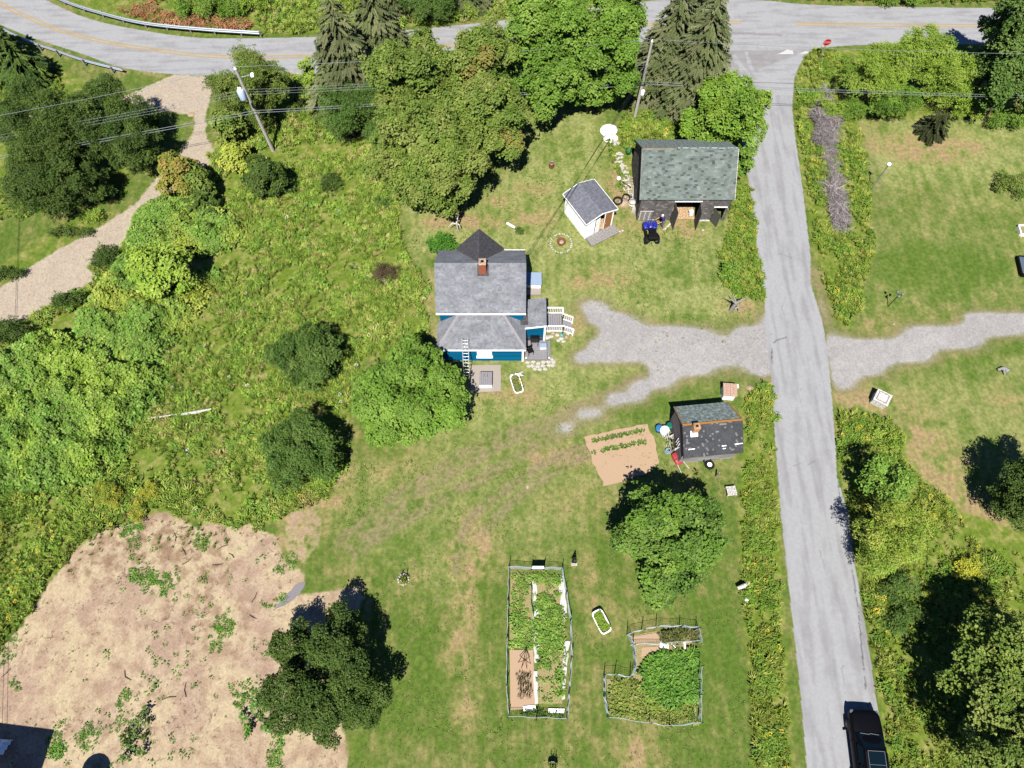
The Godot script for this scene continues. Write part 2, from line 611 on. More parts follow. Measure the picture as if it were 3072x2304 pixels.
func fill(im: Image, poly: PackedVector2Array, v := 1.0) -> void:
	var q := PackedVector2Array()
	for p in poly:
		q.append(Vector2((p.x - X0) / CELL, (p.y - Z0) / CELL))
	var lo := 1e9
	var hi := -1e9
	for p in q:
		lo = minf(lo, p.y)
		hi = maxf(hi, p.y)
	var col := Color(v, v, v)
	for y in range(maxi(0, int(lo)), mini(GH, int(hi) + 1)):
		var xs := []
		var yy := y + 0.5
		for i in q.size():
			var a := q[i]
			var b := q[(i + 1) % q.size()]
			if (a.y <= yy) != (b.y <= yy):
				xs.append(a.x + (yy - a.y) / (b.y - a.y) * (b.x - a.x))
		xs.sort()
		for k in range(0, xs.size() - 1, 2):
			var x0 := clampi(int(round(xs[k])), 0, GW)
			var x1 := clampi(int(round(xs[k + 1])), 0, GW)
			if x1 > x0: im.fill_rect(Rect2i(x0, y, x1 - x0, 1), col)


func oval(c: Vector3, rx: float, rz: float, turn := 0.0) -> PackedVector2Array:
	var o := PackedVector2Array()
	for i in 20:
		var a := TAU * i / 20.0
		o.append(Vector2(c.x, c.z) + Vector2(cos(a) * rx, sin(a) * rz).rotated(turn))
	return o


func blank() -> Image:
	var im := Image.create(GW, GH, false, Image.FORMAT_L8)
	im.fill(Color.BLACK)
	return im


func soft(im: Image, metres: float) -> PackedByteArray:
	var k := maxf(1.0, metres / CELL)
	if k > 1.5:
		var w := GW
		var h := GH
		while k >= 1.9:
			w = maxi(4, w / 2)
			h = maxi(4, h / 2)
			im.resize(w, h, Image.INTERPOLATE_BILINEAR)
			k *= 0.5
		im.resize(GW, GH, Image.INTERPOLATE_CUBIC)
	return im.get_data()


func grain(size: float, sd: int, oct := 3, sx := 1.0, sy := 1.0) -> PackedByteArray:
	var nz := FastNoiseLite.new()
	nz.seed = sd
	nz.noise_type = FastNoiseLite.TYPE_SIMPLEX_SMOOTH
	nz.frequency = CELL / size
	nz.fractal_octaves = oct
	var im := nz.get_image(int(GW / sx), int(GH / sy), false, false, true)
	if sx != 1.0 or sy != 1.0: im.resize(GW, GH, Image.INTERPOLATE_CUBIC)
	if im.get_format() != Image.FORMAT_L8: im.convert(Image.FORMAT_L8)
	return im.get_data()


func road_poly() -> PackedVector2Array:
	var p := curve(v2(ROAD.road_north), 1.5)
	p.append_array(curve(v2(ROAD.road_south), 1.5))
	return p


func ground_image() -> Image:
	var im := blank()
	fill(im, v2(ROAD.lane)); fill(im, road_poly())
	var asph := soft(im, 0.0)
	im = blank()
	fill(im, v2(ROAD.drive)); fill(im, v2(ROAD.drive_east))
	fill(im, v2([24.47, -28.89, 24.7, -26.42, 25.61, -25.61, 24.7, -24.9, 24.06, -25.81, 23.99, -28.89]), 0.6)
	fill(im, ribbon(curve(v2([11.46, -21.54, 8.97, -20.31, 6.69, -19.58, 4.38, -18.35, 2.62, -17.18]), 0.8), 1.1), 0.85)
	fill(im, ribbon(v2([31.76, -46.95, 30.93, -43.27, 31.06, -38.8, 29.69, -34.12, 26.97, -28.89, 25.77, -26.42]), 0.7), 0.2)
	fill(im, ribbon(v2([23.56, -32.33, 23.92, -29.73, 23.63, -26.82]), 0.9), 0.6)
	var grav := soft(im, 1.1)
	im = blank()
	for t in [[10.3, -22.49, 6.6, -20.42, 2.48, -18.6, -1.52, -17.01, -4.76, -15.11, -7.58, -13.27, -9.69, -11.65, -12, -9.44], [9.58, -21.65, 6.23, -19.8, 2.81, -18.14, -0.86, -16.52, -3.93, -14.67, -6.91, -12.78, -9.02, -11.07, -11.02, -8.98], [2.79, -17.36, 0.46, -15.79, -2.78, -13.93, -5.92, -12.29, -8.67, -10.63, -10.69, -8.68], [2.11, -16.73, -0.36, -15.11, -3.41, -13.4, -6.37, -11.71, -9.08, -9.91], [6.09, -16.94, 2.42, -15.28, -0.51, -13.27, -3.02, -11.01, -3.7, -7.62], [6.72, -16.48, 3.22, -14.77, 0.29, -12.62, -2.07, -10.38]]:
		fill(im, ribbon(curve(v2(t), 0.8), 0.7), 0.8)
	var ruts := soft(im, 0.5)
	im = blank()
	fill(im, v2(ROAD.clearing)); fill(im, v2(ROAD.path), 0.98)
	fill(im, v2([-15.69, -11.01, -14.84, -12.29, -13.28, -12.62, -12.95, -11.01, -12.93, -9.44, -13.74, -8.37, -14.84, -8.52]), 0.5)
	var dirt := soft(im, 0.5)
	im = blank()
	fill(im, v2([-26.28, -43.27, -25.04, -48.04, -19.67, -51.38, -17.32, -53.11, -11.91, -54.87, -9.85, -43.27, -9.34, -38.31, -9.27, -35.49, -8.4, -32.33, -7.01, -30.59, -6.43, -24.03, -11.33, -23.25, -11.68, -19.5, -11.91, -14.94, -13.27, -12.45, -15.98, -11.33, -17.16, -10.69, -21.3, -11.01, -24.01, -11.97, -28.08, -10.38, -30.4, -7.32, -32.5, -3.02, -36.19, -0.85, -42.77, -20.61, -38.43, -23.25, -35.3, -27.23, -30.33, -34.12, -27.35, -38.31]))
	fill(im, v2([9.19, -46.84, 12.15, -48.04, 18.69, -47.49, 22.07, -48.04, 20.11, -39.77, 19.84, -32.33, 19.66, -28.47, 17.91, -28.89, 16.43, -30.16, 16.68, -32.33, 17.94, -36.42, 18.94, -39.77, 19.45, -43.79, 11.09, -44.83, 10.48, -40.75, 9.19, -40.26, 8.65, -43.27]), 0.95)
	fill(im, v2([16.82, -20.61, 18.29, -21.35, 19.11, -21.35, 18.75, -16.66, 18.3, -11.77, 17.77, -7.32, 17.34, -3.02, 16.73, 3.7, 14.74, 3.7, 14.87, -3.02, 15.14, -7.32, 15.43, -11.97, 16.12, -15.28]))
	fill(im, v2([27.13, -54.87, 29.63, -55.59, 52.07, -56.67, 48.32, -44.83, 42.17, -47.49, 36.34, -47.22, 30.55, -47.06, 30.2, -43.27, 30.09, -38.8, 28.85, -32.78, 28.11, -30.59, 25.61, -25.61, 24.77, -26.82, 24.37, -31.02, 24.47, -35.03, 24.61, -39.77, 25.08, -47.49, 26.01, -51.95]))
	fill(im, v2([23.39, -19.32, 26.05, -19.14, 28.09, -17.71, 27.87, -15.28, 30.62, -11.97, 34.66, -10.38, 40.02, -8.83, 34.58, 7.02, 22.56, 7.02, 22.43, 3.23, 22.76, -1.66, 22.93, -5.68, 22.89, -7.92, 23.11, -11.77, 23.04, -15.28]))
	fill(im, v2([-66.55, -84.37, 65.94, -84.37, 58.71, -63.32, 24.16, -62.86, 17.84, -62.99, -0.27, -59.9, -16.2, -57.78, -29.5, -57.53, -40.32, -60.02, -45.52, -62.86]), 0.8)
	fill(im, v2([-53.19, -58.52, -45.62, -56.67, -41.64, -53.11, -32.07, -48.04, -30.6, -44.83, -31.96, -41.75, -36.41, -37.36, -40.9, -36.89, -46.42, -37.36]), 0.8)
	fill(im, v2([-40.46, -30.16, -36.64, -32.33, -33.12, -36.42, -32.9, -37.12, -34.85, -37.27, -39.24, -33.67, -40.97, -31.89]), 0.7)
	var wild := soft(im, 0.5)
	im = blank()
	for d in [[Vector3(-2.67, 0, -9.13), 1.5, 2.4, 0.75], [Vector3(-12.43, 0, -13.6), 1.5, 2.0, 0.5], [Vector3(-14.4, 0, -11.33), 1.5, 2.6, 0.9], [Vector3(3.08, 0, -15.79), 2.3, 0.8, 0.95], [Vector3(-4.04, 0, -36.05), 3.4, 0.9, 0.9], [Vector3(1.68, 0, -36.42), 2.0, 1.2, 0.5], [Vector3(7.12, 0, -30.59), 3.0, 0.9, 0.6],
		[Vector3(9.29, 0, -38.8), 0.9, 1.9, 1.0], [Vector3(8.38, 0, -39.87), 0.9, 0.9, 0.9], [Vector3(29.1, 0, -14.94), 3.2, 3.4, 0.62], [Vector3(31, 0, -11.01), 2.4, 2.2, 0.85], [Vector3(36.34, 0, -43.79), 5.0, 1.5, 0.7], [Vector3(31.73, 0, -44.83), 1.4, 1.6, 0.6], [Vector3(7.2, 0, 2.98), 2.0, 0.8, 0.9],
		[Vector3(-3.11, 0, -3.02), 1.0, 4.5, 0.5], [Vector3(5.82, 0, -5.27), 1.2, 1.2, 0.7], [Vector3(9.07, 0, -8.52), 1.0, 1.0, 0.7], [Vector3(9.62, 0, -35.03), 2.4, 1.2, 0.45], [Vector3(14.21, 0, -35.49), 2.2, 0.8, 0.7], [Vector3(25.26, 0, -20.24), 1.7, 1.0, 0.9], [Vector3(-0.2, 0, -20.61), 2.6, 1.2, 0.5], [Vector3(-8.01, 0, -14.94), 2.4, 0.7, 0.5],
		[Vector3(4.41, 0, -26.42), 0.8, 1.6, 0.6], [Vector3(-9.85, 0, -6.14), 0.9, 1.5, 0.8], [Vector3(1.72, 0, -39.28), 1.6, 0.9, 0.5], [Vector3(-1.2, 0, -38.31), 1.3, 0.7, 0.6], [Vector3(-23.47, 0, -54.28), 3.0, 0.7, 0.5], [Vector3(-34.39, 0, -53.11), 4.0, 1.0, 0.5], [Vector3(17.77, 0, -27.85), 1.6, 0.9, 0.6], [Vector3(-6.38, 0, -28.89), 0.8, 4.5, 0.4],
		[Vector3(4.28, 0, -12.62), 2.6, 1.0, 0.4], [Vector3(-6.3, 0, -7.62), 0.8, 2.6, 0.3], [Vector3(5.02, 0, -7.62), 0.8, 2.4, 0.35], [Vector3(16.09, 0, -5.85), 0.6, 7.0, 0.35], [Vector3(28.26, 0, -26.42), 2.4, 0.7, 0.55], [Vector3(36.46, 0, -20.24), 1.6, 1.2, 0.4], [Vector3(28.49, 0, -19.5), 3.0, 1.0, 0.4]]:
		fill(im, oval(d[0], d[1], d[2]), d[3])
	var dry := soft(im, 1.1)
	im = blank()
	for d in [[Vector3(34.12, 0, -31.46), 5.0, 2.6, 0.8], [Vector3(29.85, 0, -24.03), 3.0, 0.8, 0.7], [Vector3(33.65, 0, -22.49), 3.5, 1.0, 0.5], [Vector3(13.77, 0, -31.02), 4.0, 1.6, 0.35], [Vector3(14.06, 0, -26.82), 2.0, 0.5, 0.6], [Vector3(-6.48, 0, -0.33), 3.0, 3.0, 0.4], [Vector3(13.02, 0, -0.33), 1.6, 4.0, 0.5], [Vector3(10.6, 0, -19.5), 3.2, 0.8, 0.6],
		[Vector3(2.99, 0, -44.83), 2.0, 2.4, 0.3], [Vector3(-7.44, 0, -11.01), 1.6, 3.0, 0.35], [Vector3(-31.43, 0, -39.28), 3.0, 1.0, 0.5], [Vector3(13.42, 0, 3.23), 2.0, 2.0, 0.4], [Vector3(12.05, 0, -20.61), 4.0, 0.6, 0.6]]:
		fill(im, oval(d[0], d[1], d[2]), d[3])
	var lush := soft(im, 1.1)
	im = blank()
	for t in [[22.94, -15.79, 22.67, -13.27, 22.64, -11.97], [22.5, -10.69, 22.33, -9.13], [22.55, -8.37, 22.48, -6.14, 22.37, -4.7, 22.14, -2.47, 21.96, -0.33, 21.87, 1.23], [19.5, -23.25, 19.73, -24.62, 20.14, -25.01, 20.96, -25.29]]:
		fill(im, ribbon(curve(v2(t), 0.7), 0.09))
	var cr := RandomNumberGenerator.new()
	cr.seed = 9
	for k in 6:
		var zz := -34.0 + k * 6.2 + cr.randf_range(-1.2, 1.2)
		var at := Vector2(lerpf(21.6, 19.6, clampf((zz + 34.0) / 36.0, 0.0, 1.0)) + cr.randf_range(-1.0, 1.2), zz)
		var way := Vector2(cr.randf_range(-0.5, 0.5), 1.0).normalized() if k % 3 else Vector2(1.0, cr.randf_range(-0.4, 0.4))
		var run := PackedVector2Array([at])
		for j in 6:
			at += way.rotated(cr.randf_range(-0.5, 0.5)) * 0.3
			run.append(at)
		fill(im, ribbon(run, 0.07), 0.45)
	var crack := soft(im, 0.0)
	im = blank()
	fill(im, v2([18.95, -55.35, 22.27, -55.59, 25.73, -55.59, 26.65, -55.35, 26.56, -54.81, 25.1, -54.28, 22.78, -53.11, 21.2, -50.81, 20.22, -51.38, 18.94, -53.11]), 0.6)
	for t in [[19.58, -54.87, 20.39, -54.4, 21.5, -53.11, 22.38, -50.25], [20.68, -54.99, 21.15, -53.69, 21.06, -51.38], [21.89, -55.35, 22.01, -53.69, 22.54, -51.38], [19.1, -58.15, 23.46, -57.9, 26.9, -57.41]]:
		fill(im, ribbon(curve(v2(t), 0.7), 0.35), 0.0)
	fill(im, ribbon(v2([19.04, -57.65, 21.69, -57.78, 25.6, -57.53]), 0.3), 0.9)
	fill(im, v2([22.48, -5.68, 22.75, -5.68, 22.69, -2.47, 22.57, -0.33, 22.31, -0.33, 22.33, -3.02]), 0.75)
	var patch := soft(im, 0.16)
	im = blank()
	fill(im, v2(ROAD.path))
	var track := soft(im, 0.5)
	im = blank()
	fill(im, v2([-27.21, -10.69, -23.93, -11.58, -21.18, -10.38, -19.51, -9.75, -18.5, -7.32, -20.23, -6.73, -22.28, -7.92, -24.83, -8.37, -27.59, -7.02, -29.18, -7.32, -28.4, -9.13]), 0.8)
	fill(im, v2([-22.6, -6.43, -16.5, -6.14, -17.13, -2.47, -19.77, -2.47, -21.55, -4.13]), 0.4)
	var litter := soft(im, 1.5)
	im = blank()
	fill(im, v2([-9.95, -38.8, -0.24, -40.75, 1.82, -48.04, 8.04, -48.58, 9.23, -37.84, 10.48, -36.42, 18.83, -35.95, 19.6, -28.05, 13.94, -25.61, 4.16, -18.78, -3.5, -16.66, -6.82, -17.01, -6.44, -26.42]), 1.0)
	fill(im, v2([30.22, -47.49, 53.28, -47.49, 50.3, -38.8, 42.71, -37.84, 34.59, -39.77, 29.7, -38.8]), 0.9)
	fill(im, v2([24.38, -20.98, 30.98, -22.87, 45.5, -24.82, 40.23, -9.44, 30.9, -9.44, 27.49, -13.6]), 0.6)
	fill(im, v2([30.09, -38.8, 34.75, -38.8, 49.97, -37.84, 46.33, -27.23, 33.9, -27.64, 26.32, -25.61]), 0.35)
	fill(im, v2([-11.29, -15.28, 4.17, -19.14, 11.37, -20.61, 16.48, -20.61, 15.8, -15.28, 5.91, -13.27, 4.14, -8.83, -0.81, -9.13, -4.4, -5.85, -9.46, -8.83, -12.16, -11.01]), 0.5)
	var pale := soft(im, 2.5)  # lawn areas painted lighter, imitating grass lit from the front
	var n1 := grain(6.0, 11, 3)
	var n2 := grain(1.1, 12, 5)
	var n3 := grain(0.4, 13, 3)
	var n4 := grain(0.8, 14, 4, 1.0, 9.0)
	var n5 := grain(0.7, 15, 4, 8.0, 1.0)
	var n6 := grain(2.4, 16, 4)
	var rr := RandomNumberGenerator.new()
	rr.seed = 5
	var out := PackedByteArray()
	out.resize(GW * GH * 3)
	var g_lush: Vector3 = Vector3(65, 83, 31)
	var g_mid: Vector3 = Vector3(78, 88, 41)
	var g_straw: Vector3 = Vector3(101, 98, 59)
	var g_frontlit: Vector3 = Vector3(111, 114, 69)
	var g_track: Vector3 = Vector3(104, 95, 71)
	var g_dry: Vector3 = Vector3(115, 105, 69)
	var g_tan: Vector3 = Vector3(121, 103, 77)
	var g_wild: Vector3 = Vector3(77, 92, 32)
	var g_wild2: Vector3 = Vector3(108, 107, 61)
	var c_dirt: Vector3 = Vector3(142, 128, 104)
	var c_dirt2: Vector3 = Vector3(132, 114, 95)
	var c_pink: Vector3 = Vector3(132, 112, 100)
	var c_path: Vector3 = Vector3(136, 126, 113)
	var c_litter: Vector3 = Vector3(103, 84, 66)
	var c_grav: Vector3 = Vector3(120, 117, 115)
	var c_grav2: Vector3 = Vector3(130, 127, 124)
	var c_asph: Vector3 = Vector3(124, 124, 125)
	var c_asph2: Vector3 = Vector3(112, 111, 112)
	var c_slate: Vector3 = Vector3(103, 99, 99)
	for i in GW * GH:
		var a := n1[i] / 255.0
		var b := n2[i] / 255.0
		var f := n3[i] / 255.0 - 0.5
		var c: Vector3
		if asph[i] > 127:
			var zrow := i / GW
			var st := (n4[i] if zrow * CELL + Z0 > -50.0 else n5[i]) / 255.0
			c = c_asph.lerp(c_asph2, clampf((st - 0.42) * 2.4 + (b - 0.5) * 0.5 + (n6[i] / 255.0 - 0.5) * 0.9, 0.0, 1.0))
			c = c.lerp(c_slate, clampf(patch[i] / 255.0 * (0.7 + b), 0.0, 1.0) * 0.75)
			if crack[i] > 100 and b + f * 0.6 > 0.40: c *= 0.72 if crack[i] > 200 else 0.88
			c *= 1.0 + f * 0.06 + rr.randf_range(-0.02, 0.02)
		else:
			var s4 := n4[i] / 255.0 - 0.5
			var s6 := n6[i] / 255.0 - 0.5
			var t := (a - 0.5) * 0.6 + s6 * 0.6 + (b - 0.5) * 0.85 + s4 * 0.65 - lush[i] / 255.0 * 0.6
			c = g_mid.lerp(g_lush, clampf(-t * 2.4, 0.0, 1.0)) if t < 0.0 else g_mid.lerp(g_straw, clampf(t * 2.4, 0.0, 1.0))
			c = c.lerp(g_frontlit, clampf(pale[i] / 255.0 * (0.75 + t * 0.9), 0.0, 1.0))
			var dr := clampf(dry[i] / 255.0 * (0.95 + s6 * 1.8 + (b - 0.5) * 1.6 + s4 * 0.8), 0.0, 1.0)
			c = c.lerp(g_dry, minf(1.0, dr * 1.3))
			if dr > 0.55: c = c.lerp(g_tan, (dr - 0.55) * 1.6)
			var w := clampf(wild[i] / 255.0 * 1.3 - 0.15 + (b - 0.5) * 0.4, 0.0, 1.0)
			if w > 0.0: c = c.lerp(g_wild.lerp(g_wild2, clampf((b - 0.35) * 2.0 + s6, 0.0, 1.0)), w)
			var ru := ruts[i] / 255.0
			if ru > 0.02: c = c.lerp(g_track, clampf(ru * (0.75 + s6 * 1.2 + (b - 0.5) * 1.2 + f * 0.8), 0.0, 0.75))
			var g := grav[i] / 255.0
			if g > 0.02:
				g = clampf((g - 0.5) * 1.9 + 0.5 + (b - 0.5) * 0.3 + f * 0.2, 0.0, 1.0) if g > 0.6 else clampf(g * 1.5 + (b - 0.5) * g * 1.0 + s6 * g * 0.7 + f * g * 0.6, 0.0, 0.8)
				var stone := c_grav.lerp(c_grav2, clampf(0.3 + (a - 0.5) + (b - 0.5) * 1.2, 0.0, 1.0))
				c = c.lerp(g_track.lerp(stone, clampf(grav[i] / 80.0 - 1.4, 0.0, 1.0)), g)
			var d := dirt[i] / 255.0
			if d > 0.02:
				d = clampf((d - 0.5) * 1.8 + 0.55 + (b - 0.5) * 1.1 + s6 * 0.8 + f * 0.5, 0.0, 1.0)
				var cd := c_dirt.lerp(c_dirt2, clampf(0.4 + (b - 0.5) * 1.8 + s6 * 2.2 + s4 * 0.8, 0.0, 1.0))
				cd = cd.lerp(c_litter, clampf((a - 0.56) * 2.2 + (b - 0.5) * 2.2 + f * 1.2, 0.0, 0.42))
				cd = cd.lerp(c_pink, clampf((a - 0.46) * 2.2, 0.0, 0.45))
				cd = cd.lerp(c_litter, clampf(litter[i] / 255.0 * (0.45 + (b - 0.5) * 3.0 + f * 1.6), 0.0, 0.75))
				if track[i] > 30: cd = cd.lerp(c_path, 0.8)
				var speck := n3[(i * 3 + 977) % (GW * GH)] / 255.0
				if speck > 0.70 and s6 > -0.06: cd *= 1.0 - (speck - 0.70) * 1.6
				c = c.lerp(cd, d)
			c *= 1.0 + f * (0.30 - 0.22 * d - 0.22 * minf(1.0, g)) + rr.randf_range(-0.075, 0.075)
		out[i * 3] = clampi(int(c.x), 0, 255)
		out[i * 3 + 1] = clampi(int(c.y), 0, 255)
		out[i * 3 + 2] = clampi(int(c.z), 0, 255)
	return Image.create_from_data(GW, GH, false, Image.FORMAT_RGB8, out)


func sheet(poly: PackedVector2Array, y: float) -> ArrayMesh:
	var st := SurfaceTool.new()
	st.begin(Mesh.PRIMITIVE_TRIANGLES)
	var idx := Geometry2D.triangulate_polygon(poly)
	if idx.is_empty(): print("no triangles for a sheet of ", poly.size())
	for k in range(0, idx.size(), 3):
		var t := [poly[idx[k]], poly[idx[k + 1]], poly[idx[k + 2]]]
		if (t[1] - t[0]).cross(t[2] - t[0]) < 0.0: t = [t[0], t[2], t[1]]
		for p in t:
			st.set_normal(Vector3.UP)
			st.set_uv(Vector2((p.x - X0) / (GW * CELL), (p.y - Z0) / (GH * CELL)))
			st.add_vertex(Vector3(p.x, y, p.y))
	var me := st.commit()
	me.surface_set_material(0, M.ground)
	return me


func build_ground() -> void:
	var m := mat("ground", Color.WHITE, 1.0, 0.0, 0.15)
	m.albedo_texture = ImageTexture.create_from_image(ground_image())
	m.texture_repeat = false
	structure("ground", sheet(v2([-200, -200, 200, -200, 200, 120, -200, 120]), 0.0), "flat green and dry lawn and field ground")


func build_roads() -> void:
	structure("dirt_path", sheet(fray(v2(ROAD.path), 0.25, 3), 0.005), "pale dirt track from the paved road down the field")
	structure("dirt_clearing", sheet(fray(v2(ROAD.clearing), 0.6, 4), 0.005), "bare sandy clearing with scattered weeds")
	structure("gravel_driveway", sheet(fray(v2(ROAD.drive), 0.15, 5), 0.005), "grey gravel driveway from the lane to the blue house")
	structure("gravel_driveway", sheet(fray(v2(ROAD.drive_east), 0.2, 6), 0.005), "pale gravel driveway leaving the lane opposite the house")
	structure("lane", sheet(fray(v2(ROAD.lane), 0.10, 7, 0.5), 0.010), "narrow straight worn asphalt lane")
	structure("paved_road", sheet(road_poly(), 0.016), "wide curving grey asphalt road with yellow centre lines")
	for k in 2:
		for line in [v2(ROAD.centre), v2(ROAD.centre_east)]:
			var c := curve(line, 1.0)
			var q := PackedVector2Array()
			for i in c.size():
				var d := (c[mini(i + 1, c.size() - 1)] - c[maxi(i - 1, 0)]).normalized().orthogonal()
				q.append(c[i] + d * (0.16 if k else -0.16))
			var st := stool()
			flat_poly(st, ribbon(q, 0.11), 0.021)
			structure("road_marking", fin(st, M.line_yellow), "thin yellow centre line painted on the paved road")
	for p in [[24.65, -54.99, 26.25, -55.05, 26.24, -55.47, 25.74, -55.65, 25.39, -55.35], [26.86, -55.05, 27.46, -55.05, 27.9, -55.35, 27.44, -55.41, 26.92, -55.17]]:
		var st := stool()
		flat_poly(st, fray(v2(p), 0.08, 9, 0.25), 0.021)
		structure("road_marking", fin(st, M.line_white), "worn white stop line at the end of the lane")


# ---------------------------------------------------------------- buildings
const SHINGLE := [Color(0.124, 0.128, 0.141), Color(0.135, 0.141, 0.152), Color(0.116, 0.119, 0.131), Color(0.148, 0.154, 0.164), Color(0.130, 0.133, 0.144), Color(0.121, 0.124, 0.135), Color(0.135, 0.139, 0.150), Color(0.108, 0.111, 0.123)]
const BARN_ROOF := [Color(0.092, 0.111, 0.098), Color(0.084, 0.101, 0.090), Color(0.105, 0.124, 0.109), Color(0.073, 0.087, 0.080), Color(0.118, 0.133, 0.126), Color(0.090, 0.108, 0.097), Color(0.095, 0.111, 0.105), Color(0.090, 0.108, 0.095), Color(0.100, 0.116, 0.106), Color(0.050, 0.059, 0.056)]
const BARN_WALL := [Color(0.087, 0.080, 0.077), Color(0.076, 0.070, 0.068), Color(0.098, 0.090, 0.085), Color(0.061, 0.057, 0.057), Color(0.081, 0.075, 0.072), Color(0.084, 0.077, 0.075), Color(0.071, 0.065, 0.064), Color(0.139, 0.128, 0.116)]
const SHOP_ROOF := [Color(0.039, 0.040, 0.044), Color(0.034, 0.035, 0.039), Color(0.044, 0.045, 0.050), Color(0.041, 0.044, 0.050), Color(0.037, 0.037, 0.041), Color(0.043, 0.043, 0.046), Color(0.037, 0.037, 0.042), Color(0.039, 0.041, 0.045), Color(0.042, 0.042, 0.044), Color(0.035, 0.037, 0.041), Color(0.040, 0.040, 0.043), Color(0.043, 0.044, 0.048), Color(0.111, 0.111, 0.111)]
const SIDING := [Color(0.002, 0.071, 0.146), Color(0.001, 0.064, 0.135), Color(0.002, 0.078, 0.154)]


func hexa(st: SurfaceTool, a: Vector3, b: Vector3, c: Vector3, d: Vector3, t: float) -> void:
	var n := (b - a).cross(d - a)
	if n.length() < 1e-6: n = (b - a).cross(c - a)
	n = n.normalized() * t
	quad(st, a, b, c, d)
	quad(st, b - n, a - n, d - n, c - n)
	quad(st, a - n, b - n, b, a)
	quad(st, b - n, c - n, c, b)
	quad(st, c - n, d - n, d, c)
	quad(st, d - n, a - n, a, d)


func roof_plane(parent: Node, a: Vector3, b: Vector3, c: Vector3, d: Vector3, cols: Array, course := 0.125, tab := 0.15, under: Material = null, lift := 0.012) -> MeshInstance3D:
	var st := stool()
	hexa(st, a, b, c, d, 0.07)
	var o := part("roof", st, under if under else M.deck_paint, parent)
	var sh := stool()
	courses(sh, a, b, c, d, course, tab, cols, lift)
	var s := part("shingles", sh, M.tinted_rough, o)
	s.set_meta("kind", "stuff")
	return o


# a wall panel between two bottom corners, lapped boards on its outer face; a to b runs left to right seen from outside
func siding(parent: Node, called: String, a: Vector3, b: Vector3, h: float, cols: Array, course := 0.12, tab := 3.0, h2 := -1.0, lift := 0.014, m: Material = null) -> MeshInstance3D:
	if h2 < 0.0: h2 = h
	var st := stool()
	hexa(st, a, b, b + Vector3.UP * h2, a + Vector3.UP * h, 0.1)
	var w := part(called, st, M.trim_black if m == null else m, parent)
	var sh := stool()
	courses(sh, a, b, b + Vector3.UP * h2, a + Vector3.UP * h, course, tab, cols, lift, 0.1 if tab > 1.0 else 0.5)
	part("siding", sh, M.tinted_rough, w).set_meta("kind", "stuff")
	return w


# a triangular gable end, bottom corners a and b, apex c
func gable_end(parent: Node, a: Vector3, b: Vector3, c: Vector3, cols: Array, course := 0.14, tab := 0.3) -> void:
	var st := stool()
	var n := (b - a).cross(c - a).normalized() * 0.1
	tri(st, a, c, b)
	tri(st, a - n, b - n, c - n)
	quad(st, a - n, b - n, b, a); quad(st, b - n, c - n, c, b); quad(st, c - n, a - n, a, c)
	var w := part("gable", st, M.trim_black, parent)
	var sh := stool()
	courses(sh, a, b, c, c, course, tab, cols, 0.012)
	part("siding", sh, M.tinted_rough, w).set_meta("kind", "stuff")


func bar(parent: Node, called: String, a: Vector3, b: Vector3, w: float, h: float, m: Material) -> MeshInstance3D:
	var st := stool()
	var d := b - a
	var l := d.length()
	var bb := Basis.looking_at(d.normalized(), Vector3.UP if absf(d.normalized().y) < 0.95 else Vector3.BACK)
	hull_box(st, (a + b) * 0.5, Vector3(w, h, l) * 0.5, bb, minf(w, h) * 0.12)
	return part(called, st, m, parent)


func brick_chimney(parent: Node, at: Vector3, w: float, h: float, m: Material, cap: Material) -> void:
	var c := Node3D.new()
	c.name = "chimney"
	parent.add_child(c, true)
	c.position = at
	var core := stool()
	bx(core, Vector3(0, h * 0.5, 0), Vector3(w - 0.05, h, w - 0.05))
	part("mortar_core", core, M.concrete, c)
	var rows := int(h / 0.085)
	var protos := []
	for v in 3:
		var st := stool()
		bx(st, Vector3.ZERO, Vector3(w / 2.0 - 0.012, 0.072, w / 2.0 - 0.012), 0.0, Vector3.ZERO, 0.006)
		protos.append(fin(st, m))
	for k in rows:
		for i in 4:
			var o := obj("brick", protos[(k + i) % 3], c)
			o.position = Vector3((w * 0.25) * (1 if i & 1 else -1), 0.045 + k * 0.085, (w * 0.25) * (1 if i & 2 else -1)) * Vector3(1.02, 1, 1.02)
			if k % 2: o.rotation.y = 0.02
	var top := stool()
	lathe(top, Vector3(0, h, 0), [Vector2(w * 0.72, -0.06), Vector2(w * 0.72, 0.05), Vector2(w * 0.30, 0.07), Vector2(w * 0.28, -0.1), Vector2(0.0, -0.1)], 4)
	var cp := part("cap", top, cap, c)
	cp.rotation.y = PI / 4
	var hole := stool()
	bx(hole, Vector3(0, h + 0.045, 0), Vector3(w * 0.36, 0.06, w * 0.36))
	part("flue", hole, M.black_interior, c)


